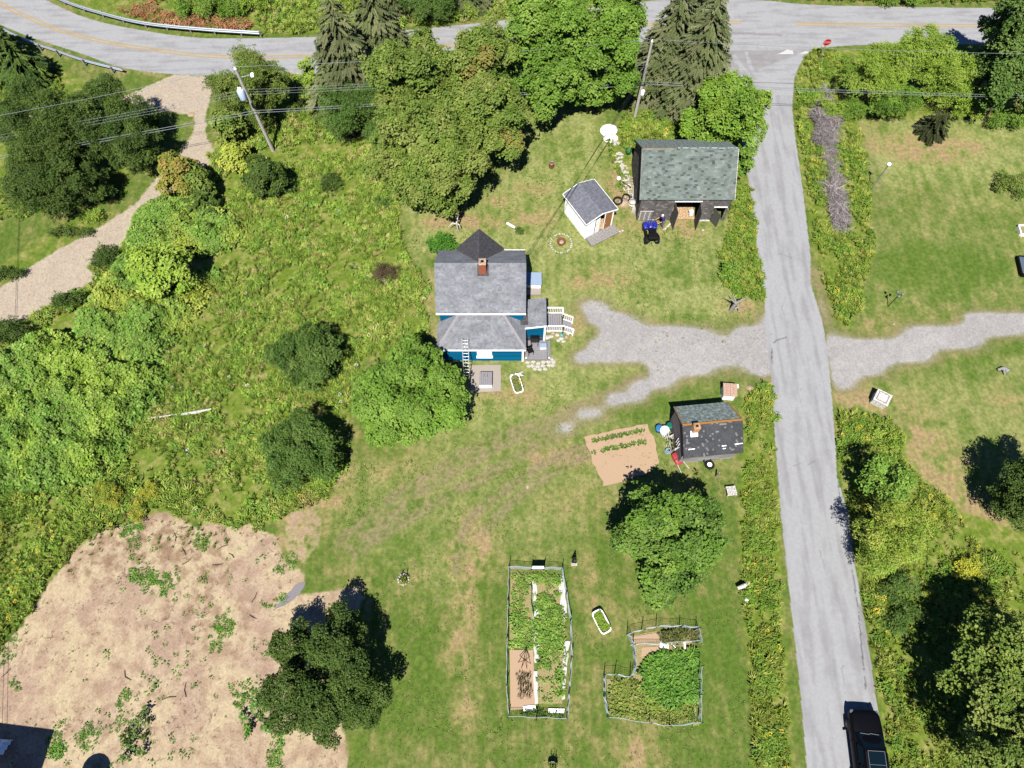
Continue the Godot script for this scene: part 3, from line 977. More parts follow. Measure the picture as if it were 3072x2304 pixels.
func window(parent: Node, c: Vector3, w: float, h: float, face: Vector3, pane: Material) -> void:
	var x := Vector3.UP.cross(face).normalized()
	var n := Node3D.new()
	n.name = "window"
	parent.add_child(n, true)
	var st := stool()
	var b := Basis(x, Vector3.UP, face)
	for s in [-1.0, 1.0]:
		hull_box(st, c + x * s * w * 0.5, Vector3(0.05, h * 0.5 + 0.05, 0.05), b, 0.01)
		hull_box(st, c + Vector3.UP * s * h * 0.5, Vector3(w * 0.5 - 0.051, 0.05, 0.048), b, 0.01)
	hull_box(st, c, Vector3(w * 0.5 - 0.051, 0.02, 0.03), b, 0.0)
	part("frame", st, M.white_paint, n)
	var g := stool()
	hull_box(g, c - face * 0.01, Vector3(w * 0.5 - 0.05, h * 0.5 - 0.05, 0.01), b, 0.0)
	part("pane", g, pane, n)
	var sl := stool()
	hull_box(sl, c + face * 0.08 - Vector3.UP * (h * 0.5 + 0.075), Vector3(w * 0.5 + 0.1, 0.022, 0.1), b, 0.0)
	part("sill", sl, M.white_paint, n)


func build_house() -> void:
	var t := thing("blue_house", "small blue clapboard house with grey shingle roofs and brick chimney", "house", Vector3(-2.2, 0, -26.5))
	var W := Vector3(-2.2, 0, -26.5)
	var V := func(x: float, y: float, z: float) -> Vector3: return Vector3(x, y, z) - W
	# main block walls
	siding(t, "wall", V.call(-5.2, 0, -25.27), V.call(0.78, 0, -25.27), 4.0, SIDING)
	siding(t, "wall", V.call(0.78, 0, -25.27), V.call(0.78, 0, -30.23), 4.0, SIDING)
	siding(t, "wall", V.call(0.78, 0, -30.23), V.call(-5.2, 0, -30.23), 4.0, SIDING)
	siding(t, "wall", V.call(-5.2, 0, -30.23), V.call(-5.2, 0, -25.27), 4.0, SIDING)
	gable_end(t, V.call(0.78, 4.0, -25.27), V.call(0.78, 4.0, -30.23), V.call(0.78, 6.2, -27.75), SIDING, 0.12, 3.0)
	gable_end(t, V.call(-5.2, 4.0, -30.23), V.call(-5.2, 4.0, -25.27), V.call(-5.2, 6.2, -27.75), SIDING, 0.12, 3.0)
	# main roof, with the dark cross gable over the north side
	roof_plane(t, V.call(-5.41, 4.0, -25.07), V.call(0.99, 4.0, -25.07), V.call(0.99, 6.35, -27.75), V.call(-5.41, 6.35, -27.75), SHINGLE)
	roof_plane(t, V.call(0.99, 4.0, -30.43), V.call(-5.41, 4.0, -30.43), V.call(-5.41, 6.35, -27.75), V.call(0.99, 6.35, -27.75), SHINGLE)
	for q in [[V.call(-0.60, 4.05, -30.43), V.call(-0.60, 4.05, -30.60), V.call(-2.35, 6.40, -30.60), V.call(-2.35, 6.40, -27.80)], [V.call(-4.10, 4.05, -30.60), V.call(-4.10, 4.05, -30.43), V.call(-2.35, 6.40, -27.80), V.call(-2.35, 6.40, -30.60)]]:
		var cg := stool()
		hexa(cg, q[0], q[1], q[2], q[3], 0.06)
		part("gable_roof", cg, M.felt_dark, t)
	gable_end(t, V.call(-0.85, 4.0, -30.32), V.call(-3.85, 4.0, -30.32), V.call(-2.35, 6.2, -30.32), SIDING, 0.12, 3.0)
	# lower hipped extension
	siding(t, "wall", V.call(-5.2, 0, -23.3), V.call(0.78, 0, -23.3), 2.35, SIDING)
	siding(t, "wall", V.call(0.78, 0, -23.3), V.call(0.78, 0, -25.2), 2.35, SIDING)
	siding(t, "wall", V.call(-5.2, 0, -25.2), V.call(-5.2, 0, -23.3), 2.35, SIDING)
	roof_plane(t, V.call(-5.44, 2.37, -23.0), V.call(1.0, 2.37, -23.0), V.call(-0.62, 3.62, -25.2), V.call(-3.80, 3.62, -25.2), SHINGLE)
	roof_plane(t, V.call(1.0, 2.37, -23.0), V.call(1.0, 2.37, -25.24), V.call(-0.62, 3.62, -25.24), V.call(-0.62, 3.62, -25.2), SHINGLE)
	roof_plane(t, V.call(-5.44, 2.37, -25.24), V.call(-5.44, 2.37, -23.0), V.call(-3.80, 3.62, -25.2), V.call(-3.80, 3.62, -25.24), SHINGLE)
	for s in [[V.call(0.96, 2.43, -23.05), V.call(-0.62, 3.67, -25.2)], [V.call(-5.40, 2.43, -23.05), V.call(-3.80, 3.67, -25.2)]]:
		var st := stool()
		hexa(st, s[0] + Vector3(-0.11, 0.0, 0), s[0] + Vector3(0.11, 0.0, 0), s[1] + Vector3(0.11, 0, 0), s[1] + Vector3(-0.11, 0, 0), 0.02)
		part("hip_cap", st, M.deck_paint, t)
	# white trim
	bar(t, "fascia", V.call(-5.44, 2.30, -22.98), V.call(1.0, 2.30, -22.98), 0.05, 0.15, M.white_paint)
	bar(t, "fascia", V.call(-5.41, 3.93, -25.04), V.call(0.99, 3.93, -25.04), 0.05, 0.15, M.white_paint)
	bar(t, "fascia", V.call(0.99, 3.93, -30.46), V.call(-0.72, 3.93, -30.46), 0.05, 0.15, M.white_paint)
	for e in [0.94, -5.36]:
		bar(t, "barge_board", V.call(e, 3.80, -25.10), V.call(e, 6.12, -27.75), 0.04, 0.14, M.white_paint)
		bar(t, "barge_board", V.call(e, 3.80, -30.40), V.call(e, 6.12, -27.75), 0.04, 0.14, M.white_paint)
	for c in [[0.80, -23.28], [-5.22, -23.28], [0.80, -30.25], [-5.22, -30.25]]:
		bar(t, "corner_board", V.call(c[0], 0, c[1]), V.call(c[0], 2.3 if c[1] > -25 else 3.95, c[1]), 0.16, 0.16, M.white_paint)
	window(t, V.call(-2.02, 1.30, -23.26), 1.0, 0.75, Vector3(0, 0, 1), M.white_worn)
	window(t, V.call(0.80, 2.6, -28.6), 0.8, 1.1, Vector3(1, 0, 0), M.window_glass)
	brick_chimney(t, V.call(-2.03, 5.7, -27.35), 0.5, 1.4, M.brick_red, M.stone_warm)
	var fs := stool()
	hexa(fs, V.call(-2.42, 5.83, -27.02), V.call(-1.64, 5.83, -27.02), V.call(-1.64, 6.37, -27.65), V.call(-2.42, 6.37, -27.65), 0.02)
	part("flashing", fs, M.felt_dark, t)
	# side porch with a roof falling towards the house
	siding(t, "wall", V.call(0.98, 0, -24.92), V.call(2.38, 0, -24.92), 2.45, SIDING, 0.12, 3.0, 2.75)
	siding(t, "wall", V.call(2.38, 0, -24.92), V.call(2.38, 0, -26.85), 2.75, SIDING)
	siding(t, "wall", V.call(2.38, 0, -26.85), V.call(0.98, 0, -26.85), 2.75, SIDING, 0.12, 3.0, 2.45)
	roof_plane(t, V.call(0.98, 2.55, -27.04), V.call(0.98, 2.55, -24.70), V.call(2.50, 2.9, -24.70), V.call(2.50, 2.9, -27.04), SHINGLE)
	bar(t, "fascia", V.call(0.95, 2.47, -24.67), V.call(2.52, 2.83, -24.67), 0.04, 0.16, M.white_paint)
	bar(t, "fascia", V.call(2.53, 2.83, -24.70), V.call(2.53, 2.83, -27.04), 0.04, 0.16, M.trim_black)
	bar(t, "corner_board", V.call(2.42, 0, -24.90), V.call(2.42, 2.7, -24.90), 0.16, 0.16, M.white_paint)
	var ck := stool()
	hexa(ck, V.call(0.62, 2.68, -24.9), V.call(1.16, 2.62, -24.9), V.call(1.16, 2.72, -25.9), V.call(0.62, 2.82, -25.9), 0.04)
	part("cricket", ck, M.felt_dark, t)
	var lp := stool()
	lathe(lp, V.call(2.52, 2.2, -26.15), [Vector2(0.0, 0.16), Vector2(0.1, 0.12), Vector2(0.13, 0.0), Vector2(0.0, -0.02)], 10)
	part("porch_lamp", lp, M.lamp_white, t)
	# small deck south of the porch
	var dk := Node3D.new()
	dk.name = "deck"
	t.add_child(dk, true)
	for k in 9:
		bar(dk, "plank", V.call(0.99, 0.36, -24.72 + k * 0.172), V.call(2.62, 0.36, -24.72 + k * 0.172), 0.16, 0.045, M.deck_paint)
	for k in 2:
		bar(dk, "plank", V.call(2.72 + k * 0.12, 0.36, -24.80), V.call(2.72 + k * 0.12, 0.36, -23.28), 0.10, 0.045, M.deck_paint)
	for x in [1.05, 2.78]:
		bar(dk, "post", V.call(x, 0, -23.34), V.call(x, 0.42, -23.34), 0.1, 0.1, M.white_paint)
	bar(dk, "rim_board", V.call(0.99, 0.22, -23.26), V.call(2.86, 0.22, -23.26), 0.04, 0.2, M.deck_paint)
	bar(t, "skirting", V.call(1.02, 0.55, -24.86), V.call(2.32, 0.55, -24.86), 0.06, 0.34, M.felt_dark)
	# landing, stair and white balustrades on the east side
	var ld := Node3D.new()
	ld.name = "landing"
	t.add_child(ld, true)
	for k in 8:
		bar(ld, "plank", V.call(2.50 + k * 0.17, 0.6, -26.95), V.call(2.50 + k * 0.17, 0.6, -25.45), 0.155, 0.045, M.deck_paint)
	for k in 3:
		bar(ld, "step", V.call(3.98 + k * 0.24, 0.45 - k * 0.16, -26.75), V.call(3.98 + k * 0.24, 0.45 - k * 0.16, -25.65), 0.25, 0.05, M.deck_paint)
	for r in [[V.call(2.52, 0, -26.98), V.call(3.84, 0, -26.98), 0.6, 0.6], [V.call(3.84, 0, -26.98), V.call(3.84, 0, -26.45), 0.6, 0.6], [V.call(2.52, 0, -25.42), V.call(3.84, 0, -25.42), 0.6, 0.6], [V.call(3.84, 0, -26.45), V.call(4.6, 0, -26.45), 0.6, 0.1], [V.call(3.84, 0, -25.42), V.call(4.6, 0, -25.42), 0.6, 0.1]]:
		var rail := Node3D.new()
		rail.name = "balustrade"
		t.add_child(rail, true)
		var a: Vector3 = r[0]
		var b: Vector3 = r[1]
		bar(rail, "handrail", a + Vector3.UP * (r[2] + 0.92), b + Vector3.UP * (r[3] + 0.92), 0.09, 0.05, M.white_paint)
		bar(rail, "bottom_rail", a + Vector3.UP * (r[2] + 0.14), b + Vector3.UP * (r[3] + 0.14), 0.05, 0.05, M.white_paint)
		var n := int(a.distance_to(b) / 0.13)
		for k in n + 1:
			var p := a.lerp(b, float(k) / n)
			var f := lerpf(r[2], r[3], float(k) / n)
			var wd := 0.09 if k == 0 or k == n else 0.035
			bar(rail, "post" if wd > 0.05 else "baluster", p + Vector3.UP * (0.0 if wd > 0.05 else f + 0.14), p + Vector3.UP * (f + 0.92), wd, wd, M.white_paint)
	# cellar bulkhead against the east wall
	var bh := Node3D.new()
	bh.name = "bulkhead"
	t.add_child(bh, true)
	var st2 := stool()
	bx(st2, V.call(1.55, 0.36, -30.0), Vector3(1.42, 0.72, 0.95))
	part("box", st2, M.white_worn, bh)
	var st3 := stool()
	bx(st3, V.call(1.57, 0.78, -30.02), Vector3(1.5, 0.07, 1.1), 0.0, Vector3(0.06, 0, -0.05), 0.01)
	part("lid", st3, M.bulkhead_blue, bh)
	for k in 4:
		bar(bh, "board", V.call(0.98 + k * 0.36, 0.37, -29.5), V.call(0.98 + k * 0.36 + 0.001, 0.72, -29.5), 0.34, 0.04, M.white_worn)
	var st4 := stool()
	bx(st4, V.call(1.55, 0.12, -29.18), Vector3(1.4, 0.24, 0.56))
	part("step", st4, M.concrete, bh)


func build_white_shed() -> void:
	var t := thing("white_shed", "white shed with grey felt roof, orange door and small plank porch", "shed", Vector3(6.24, 0, -36.3), 0.5324)
	var w := 1.32   # half width of the walls (x)
	var d := 1.55   # half depth (z), front is +z
	var white := [Color(0.78, 0.78, 0.77), Color(0.74, 0.74, 0.74), Color(0.8, 0.8, 0.79)]
	siding(t, "wall", Vector3(-w, 0, -d), Vector3(-w, 0, d), 2.2, white, 0.18, 4.0, -1.0, 0.01, M.white_worn)
	siding(t, "wall", Vector3(w, 0, d), Vector3(w, 0, -d), 2.2, white, 0.18, 4.0, -1.0, 0.01, M.white_worn)
	siding(t, "wall", Vector3(w, 0, -d), Vector3(-w, 0, -d), 2.2, white, 0.18, 4.0, -1.0, 0.01, M.white_worn)
	siding(t, "wall", Vector3(-w, 0, d), Vector3(-0.42, 0, d), 2.2, white, 0.18, 4.0, -1.0, 0.01, M.white_worn)
	siding(t, "wall", Vector3(1.16, 0, d), Vector3(w, 0, d), 2.2, white, 0.18, 4.0, -1.0, 0.01, M.white_worn)
	for s in [[Vector3(-w, 2.2, d - 0.005), Vector3(w, 2.2, d - 0.005), Vector3(0, 2.55, d - 0.005)], [Vector3(w, 2.2, -d + 0.005), Vector3(-w, 2.2, -d + 0.005), Vector3(0, 2.55, -d + 0.005)]]:
		var st := stool()
		tri(st, s[0], s[2], s[1])
		part("gable", st, M.white_worn, t)
	var fl := stool()
	bx(fl, Vector3(0, 0.08, 0), Vector3(2.5, 0.14, 3.0))
	part("floor", fl, M.floor_boards, t)
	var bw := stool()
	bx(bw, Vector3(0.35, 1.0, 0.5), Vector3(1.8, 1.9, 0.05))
	part("shade_panel", bw, M.black_interior, t)  # black panel stands in for the dark shade behind the doorway
	# two low roof planes
	for s in [-1.0, 1.0]:
		var st := stool()
		var e := Vector3(1.5 * s, 2.22, 0)
		var r := Vector3(0, 2.66, 0)
		var z := Vector3(0, 0, 1.72)
		if s > 0: hexa(st, e + z, e - z, r - z, r + z, 0.06)
		else: hexa(st, e - z, e + z, r + z, r - z, 0.06)
		part("roof", st, grained("shed_felt", Color(0.336, 0.341, 0.367), 0.16, 0.35, 0.95, 24), t)
		bar(t, "fascia", Vector3(1.51 * s, 2.17, -1.72), Vector3(1.51 * s, 2.17, 1.72), 0.03, 0.11, M.white_paint)
		bar(t, "barge_board", Vector3(1.5 * s, 2.16, 1.74), Vector3(0, 2.60, 1.74), 0.03, 0.12, M.white_paint)
		bar(t, "barge_board", Vector3(1.5 * s, 2.16, -1.74), Vector3(0, 2.60, -1.74), 0.03, 0.12, M.white_paint)
	var dr := stool()
	bx(dr, Vector3(0.80, 1.06, d + 0.03), Vector3(0.7, 1.9, 0.05), 0.0, Vector3.ZERO, 0.01)
	var od := part("door", dr, M.orange_wood, t)
	tag(od, "orange brown wooden door")
	var kn := stool()
	lathe(kn, Vector3(0.52, 1.0, d + 0.09), [Vector2(0.0, 0.03), Vector2(0.03, 0.0), Vector2(0.0, -0.03)], 8)
	part("handle", kn, M.chrome, od)
	var ld := stool()
	bx(ld, Vector3(-0.22, 1.0, d + 0.06), Vector3(0.42, 1.85, 0.04), 0.1, Vector3.ZERO, 0.01)
	part("door", ld, M.white_worn, t)
	bar(t, "door_post", Vector3(-0.43, 0.1, d + 0.03), Vector3(-0.43, 2.1, d + 0.03), 0.04, 0.06, M.felt_dark)
	bar(t, "door_post", Vector3(0.43, 0.1, d + 0.04), Vector3(0.43, 2.1, d + 0.04), 0.06, 0.06, M.white_paint)
	bar(t, "door_post", Vector3(1.18, 0.1, d + 0.04), Vector3(1.18, 2.1, d + 0.04), 0.08, 0.06, M.white_paint)
	for k in 6:
		bar(t, "porch_plank", Vector3(-1.28, 0.2, d + 0.16 + k * 0.155), Vector3(1.42, 0.2, d + 0.16 + k * 0.155), 0.145, 0.05, M.grey_wood)
	for x in [-1.22, 0.0, 1.36]:
		bar(t, "porch_joist", Vector3(x, 0.09, d + 0.1), Vector3(x, 0.09, d + 0.98), 0.09, 0.17, M.grey_wood)


func build_barn() -> void:
	var W := Vector3(13.8, 0, -39.1)
	var t := thing("barn", "weathered grey shingled barn with green worn roof and open doors", "barn", W)
	var V := func(x: float, y: float, z: float) -> Vector3: return Vector3(x, y, z) - W
	var zs := -36.16
	var zn := -42.0
	var xl := 10.25
	var xr := 17.45
	siding(t, "wall", V.call(xl, 0, zs), V.call(12.97, 0, zs), 2.75, BARN_WALL, 0.16, 0.22)
	siding(t, "wall", V.call(15.03, 0, zs), V.call(16.28, 0, zs), 2.75, BARN_WALL, 0.16, 0.22)
	siding(t, "wall", V.call(17.2, 0, zs), V.call(xr, 0, zs), 2.75, BARN_WALL, 0.16, 0.22)
	siding(t, "wall", V.call(12.97, 2.4, zs), V.call(15.03, 2.4, zs), 0.35, BARN_WALL, 0.16, 0.22)
	siding(t, "wall", V.call(16.28, 1.72, zs), V.call(17.2, 1.72, zs), 1.03, BARN_WALL, 0.16, 0.22)
	siding(t, "wall", V.call(xl, 0, zn), V.call(xl, 0, zs), 2.75, BARN_WALL, 0.16, 0.22)
	siding(t, "wall", V.call(xr, 0, zs), V.call(xr, 0, zn), 2.75, BARN_WALL, 0.16, 0.22)
	siding(t, "wall", V.call(xr, 0, zn), V.call(xl, 0, zn), 2.75, BARN_WALL, 0.16, 0.22)
	gable_end(t, V.call(xl, 2.75, zn), V.call(xl, 2.75, zs), V.call(xl, 5.05, -39.05), BARN_WALL, 0.16, 0.22)
	gable_end(t, V.call(xr, 2.75, zs), V.call(xr, 2.75, zn), V.call(xr, 5.05, -39.05), BARN_WALL, 0.16, 0.22)
	roof_plane(t, V.call(10.05, 2.80, -36.0), V.call(17.52, 2.80, -36.0), V.call(17.55, 5.19, -39.05), V.call(10.1, 5.19, -39.05), BARN_ROOF, 0.15, 0.26, M.grey_wood, 0.02)
	var nr := stool()
	hexa(nr, V.call(17.55, 2.85, -42.1), V.call(10.05, 2.85, -42.1), V.call(10.1, 5.18, -39.06), V.call(17.55, 5.18, -39.06), 0.07)
	part("roof", nr, M.green_felt, t)
	var ms := stool()
	hexa(ms, V.call(12.6, 5.13, -39.14), V.call(10.12, 4.98, -39.34), V.call(10.12, 5.215, -39.05), V.call(12.8, 5.215, -39.05), 0.02)
	part("ridge_moss", ms, M.orange_moss, t)
	bar(t, "ridge_board", V.call(12.85, 5.2, -39.05), V.call(17.55, 5.2, -39.05), 0.16, 0.03, M.green_felt)
	bar(t, "barge_board", V.call(10.06, 2.76, -36.0), V.call(10.08, 5.12, -39.05), 0.04, 0.14, M.grey_wood)
	bar(t, "barge_board", V.call(17.55, 2.76, -36.0), V.call(17.57, 5.12, -39.05), 0.04, 0.14, M.bleached_wood)
	bar(t, "barge_board", V.call(10.06, 2.76, -42.1), V.call(10.08, 5.12, -39.05), 0.04, 0.14, M.trim_black)
	bar(t, "lintel", V.call(12.9, 2.48, -36.08), V.call(15.1, 2.48, -36.08), 0.06, 0.09, M.white_worn)
	bar(t, "lintel", V.call(16.2, 1.76, -36.10), V.call(17.28, 1.76, -36.10), 0.06, 0.08, M.white_worn)
	bar(t, "sill_beam", V.call(15.1, 0.06, -36.07), V.call(16.25, 0.06, -36.07), 0.1, 0.12, M.bleached_wood)
	for k in 9:
		bar(t, "floor_plank", V.call(12.95 + 0.125 + k * 0.232, 0.08, -41.6), V.call(12.95 + 0.125 + k * 0.232, 0.08, -36.2), 0.225, 0.08, M.floor_boards)
	# leaves of the doors, hanging open
	for d in [[Vector3(12.99, 0.1, -36.1), Vector3(13.14, 0.1, -35.1), 2.2], [Vector3(15.01, 0.1, -36.1), Vector3(14.98, 0.1, -35.05), 2.2], [Vector3(16.30, 0.1, -36.1), Vector3(16.72, 0.1, -35.4), 1.5]]:
		var a: Vector3 = d[0] - W
		var b: Vector3 = d[1] - W
		var dn := Node3D.new()
		dn.name = "door"
		t.add_child(dn, true)
		var n := 5
		for k in n:
			var p := a.lerp(b, (k + 0.5) / n)
			var st := stool()
			bx(st, p + Vector3(0, d[2] * 0.5, 0), Vector3(a.distance_to(b) / n - 0.012, d[2], 0.03), -atan2(b.z - a.z, b.x - a.x))
			part("plank", st, grained("door_wood", Color(0.290, 0.280, 0.269), 0.4, 1.4, 0.95, 26), dn)
		for y in [0.4, d[2] - 0.4]:
			bar(dn, "ledge", a + Vector3(0.03, y, 0), b + Vector3(0.03, y, 0), 0.03, 0.12, M.grey_wood)
	# boarded hatch of weathered planks
	for k in 8:
		bar(t, "hatch_plank", V.call(10.42 + k * 0.125, 0.15, -36.04), V.call(10.42 + k * 0.125, 1.3 + (k % 3) * 0.03, -36.04), 0.11, 0.03, M.grey_wood if k % 3 else M.bleached_wood)
	bar(t, "hatch_rail", V.call(10.35, 1.36, -36.0), V.call(11.42, 1.36, -36.0), 0.05, 0.07, M.bleached_wood)


func build_workshop() -> void:
	var W := Vector3(13.45, 0, -16.95)
	var t := thing("workshop", "small workshop with black flecked shingle roof, mossy ridge and chimney", "shed", W, 0.097)
	var x := 1.95
	var zs := 1.52
	var zn := -1.62
	var wall := [Color(0.111, 0.095, 0.101), Color(0.092, 0.081, 0.087), Color(0.131, 0.114, 0.114)]
	siding(t, "wall", Vector3(-x, 0, zs), Vector3(x, 0, zs), 2.15, [Color(0.201, 0.192, 0.179), Color(0.158, 0.150, 0.142)], 0.2, 0.9)
	siding(t, "wall", Vector3(-x, 0, zn), Vector3(-x, 0, zs), 2.15, wall, 0.16, 3.0)
	siding(t, "wall", Vector3(x, 0, zs), Vector3(x, 0, zn), 2.15, wall, 0.16, 3.0)
	siding(t, "wall", Vector3(x, 0, zn), Vector3(-x, 0, zn), 2.15, wall, 0.16, 3.0)
	gable_end(t, Vector3(-x, 2.15, zn), Vector3(-x, 2.15, zs), Vector3(-x, 3.4, -0.05), wall, 0.16, 3.0)
	gable_end(t, Vector3(x, 2.15, zs), Vector3(x, 2.15, zn), Vector3(x, 3.4, -0.05), wall, 0.16, 3.0)
	roof_plane(t, Vector3(-2.05, 2.2, 1.86), Vector3(2.05, 2.2, 1.86), Vector3(2.05, 3.5, -0.05), Vector3(-2.05, 3.5, -0.05), SHOP_ROOF, 0.12, 0.12, M.trim_black)
	var nr := stool()
	hexa(nr, Vector3(1.75, 2.25, -1.9), Vector3(-2.05, 2.25, -1.9), Vector3(-2.05, 3.49, -0.06), Vector3(2.05, 3.49, -0.06), 0.07)
	part("roof", nr, M.green_felt, t)
	bar(t, "ridge_moss", Vector3(-2.05, 3.51, -0.06), Vector3(2.05, 3.51, -0.06), 0.14, 0.035, M.orange_moss)
	bar(t, "edge_moss", Vector3(1.76, 2.29, -1.88), Vector3(2.02, 3.50, -0.1), 0.10, 0.03, M.orange_moss)
	bar(t, "edge_moss", Vector3(-2.0, 2.29, -1.88), Vector3(-2.0, 3.50, -0.1), 0.06, 0.03, M.orange_moss)
	for q in [[Vector3(-1.5, 2.58, 1.38), 0.45], [Vector3(0.72, 2.60, 1.36), 0.32], [Vector3(1.72, 2.62, 1.32), 0.55], [Vector3(0.72, 2.50, 1.52), 0.2]]:
		var st := stool()
		bx(st, q[0] + Vector3(0, -0.02, 0), Vector3(q[1], 0.02, 0.06), 0.03, Vector3(0.6, 0, 0))
		part("roof_batten", st, M.white_worn, t)
	brick_chimney(t, Vector3(-1.25, 3.0, 0.28), 0.42, 1.0, M.brick_pale, M.brick_pale)
	var fl := stool()
	bx(fl, Vector3(-1.3, 3.18, 0.52), Vector3(0.5, 0.03, 0.42), 0.0, Vector3(0.6, 0, 0))
	part("flashing", fl, M.white_worn, t)
	for k in 3:
		bar(t, "window_bar", Vector3(-2.0, 0.9, 0.25 + k * 0.2), Vector3(-2.0, 1.7, 0.25 + k * 0.2), 0.04, 0.04, M.white_worn)
	bar(t, "barge_board", Vector3(-2.06, 2.14, 1.86), Vector3(-2.06, 3.44, -0.05), 0.03, 0.12, M.trim_black)


func build_far_house() -> void:
	var t := thing("far_house", "house roof just outside the frame casting a black shade on the clearing", "house", Vector3(-28.4, 0, 5.1), -0.11)
	var st := stool()
	bx(st, Vector3(-9, 3.0, 5.4), Vector3(17, 6.0, 9.6))
	part("wall", st, M.white_worn, t)
	for s in [-1.0, 1.0]:
		var r := stool()
		var a := Vector3(-18, 6.05, 5.4 + 5.4 * s)
		var b := Vector3(0, 6.05, 5.4 + 5.4 * s)
		if s > 0: hexa(r, a, b, Vector3(0, 7.6, 5.4), Vector3(-18, 7.6, 5.4), 0.1)
		else: hexa(r, b, a, Vector3(-18, 7.6, 5.4), Vector3(0, 7.6, 5.4), 0.1)
		part("roof", r, M.felt_dark, t)
	var sp := thing("porch_steps", "white railed porch steps in the shade of the house at the clearing", "steps", Vector3(-30.6, 0, 2.6), -0.1)
	for k in 3:
		var q := stool()
		bx(q, Vector3(-0.3, 0.1 + k * 0.16, 0.25 * k - 0.3), Vector3(1.3, 0.06, 0.27), 0.0, Vector3.ZERO, 0.01)
		part("step", q, M.white_paint, sp)
	for x in [-0.95, 0.35]:
		bar(sp, "post", Vector3(x, 0, -0.42), Vector3(x, 0.95, -0.42), 0.08, 0.08, M.white_paint)
		bar(sp, "handrail", Vector3(x, 0.95, -0.46), Vector3(x, 1.25, 0.45), 0.08, 0.06, M.white_paint)
	var um := thing("shadow_umbrella", "round dark umbrella out of view added to cast an arched shadow below the clearing", "umbrella", Vector3(-25.0, 0, 5.0))
	var ca := stool()  # unseen canopy, put here only for the round shadow it throws
	lathe(ca, Vector3(0, 2.2, 0), [Vector2(0.0, 0.4), Vector2(0.5, 0.3), Vector2(0.85, 0.0), Vector2(0.84, -0.03), Vector2(0.0, 0.34)], 16)
	part("canopy", ca, M.fabric_navy, um)
	bar(um, "pole", Vector3(0, 0, 0), Vector3(0, 2.55, 0), 0.04, 0.04, M.aluminium)


func build_small_huts() -> void:
	var t := thing("dog_house", "small white hut with pink boarded roof beside the workshop", "hut", Vector3(15.78, 0, -20.5), -0.09)
	var st := stool()
	bx(st, Vector3(0, 0.42, 0), Vector3(0.85, 0.84, 0.85), 0.0, Vector3.ZERO, 0.01)
	part("wall", st, M.white_worn, t)
	for k in 4:
		var r := stool()
		bx(r, Vector3(-0.38 + k * 0.253, 0.93, 0), Vector3(0.247, 0.05, 1.0), 0.0, Vector3(0.05, 0, 0.0), 0.006)
		part("roof_board", r, grained("pink_board", Color(0.552, 0.454, 0.393), 0.25, 1.4, 0.9, 28), t)
	bar(t, "edge_board", Vector3(0.53, 0.92, -0.5), Vector3(0.60, 0.85, -0.22), 0.1, 0.04, M.white_paint)
	var b := thing("slatted_bin", "grey slatted wooden bin with sloping lid on the eastern lawn", "bin", Vector3(26.75, 0, -19.95), -0.55)
	var q := stool()
	bx(q, Vector3(0, 0.36, 0), Vector3(0.95, 0.72, 0.8))
	part("box", q, M.grey_wood, b)
	for k in 6:
		bar(b, "side_slat", Vector3(-0.49, 0.07 + k * 0.12, 0.41), Vector3(0.49, 0.07 + k * 0.12, 0.41), 0.03, 0.1, M.bleached_wood)
		bar(b, "side_slat", Vector3(-0.49, 0.07 + k * 0.12, -0.41), Vector3(-0.49, 0.07 + k * 0.12, 0.39), 0.03, 0.1, M.bleached_wood)
	var lid := stool()
	bx(lid, Vector3(0, 0.80, 0), Vector3(1.08, 0.05, 0.95), 0.0, Vector3(0.12, 0, 0), 0.01)
	var lo := part("lid", lid, M.bleached_wood, b)
	for s in [[Vector3(-0.36, 0.845, 0), Vector3(0.06, 0.03, 0.7)], [Vector3(0.36, 0.845, 0), Vector3(0.06, 0.03, 0.7)], [Vector3(0, 0.89, -0.33), Vector3(0.66, 0.03, 0.06)], [Vector3(0, 0.81, 0.33), Vector3(0.66, 0.03, 0.06)]]:
		var r := stool()
		bx(r, s[0], s[1], 0.0, Vector3(0.12, 0, 0))
		part("batten", r, M.grey_wood, lo)


# ---------------------------------------------------------------- trees, shrubs and meadow
const C_MAPLE := [Color(0.095, 0.176, 0.017), Color(0.064, 0.130, 0.013), Color(0.139, 0.214, 0.033)]
const C_OLIVE := [Color(0.126, 0.171, 0.026), Color(0.082, 0.130, 0.017), Color(0.166, 0.192, 0.044), Color(0.064, 0.110, 0.014)]
const C_DARK := [Color(0.048, 0.082, 0.013), Color(0.030, 0.061, 0.009), Color(0.076, 0.114, 0.020)]
const C_APPLE := [Color(0.058, 0.106, 0.016), Color(0.039, 0.085, 0.012), Color(0.102, 0.157, 0.033)]
const C_LIME := [Color(0.162, 0.237, 0.023), Color(0.106, 0.192, 0.016), Color(0.219, 0.281, 0.048)]
const C_YELLOW := [Color(0.237, 0.268, 0.030), Color(0.166, 0.219, 0.022), Color(0.281, 0.288, 0.058)]
const C_RUST := [Color(0.202, 0.166, 0.030), Color(0.143, 0.157, 0.023), Color(0.237, 0.157, 0.039), Color(0.099, 0.130, 0.017)]
const C_SPRUCE := [Color(0.082, 0.095, 0.037), Color(0.058, 0.076, 0.025), Color(0.114, 0.122, 0.056)]
const C_KNOT := [Color(0.099, 0.192, 0.022), Color(0.067, 0.143, 0.016), Color(0.152, 0.237, 0.039), Color(0.088, 0.157, 0.022), Color(0.114, 0.162, 0.033)]


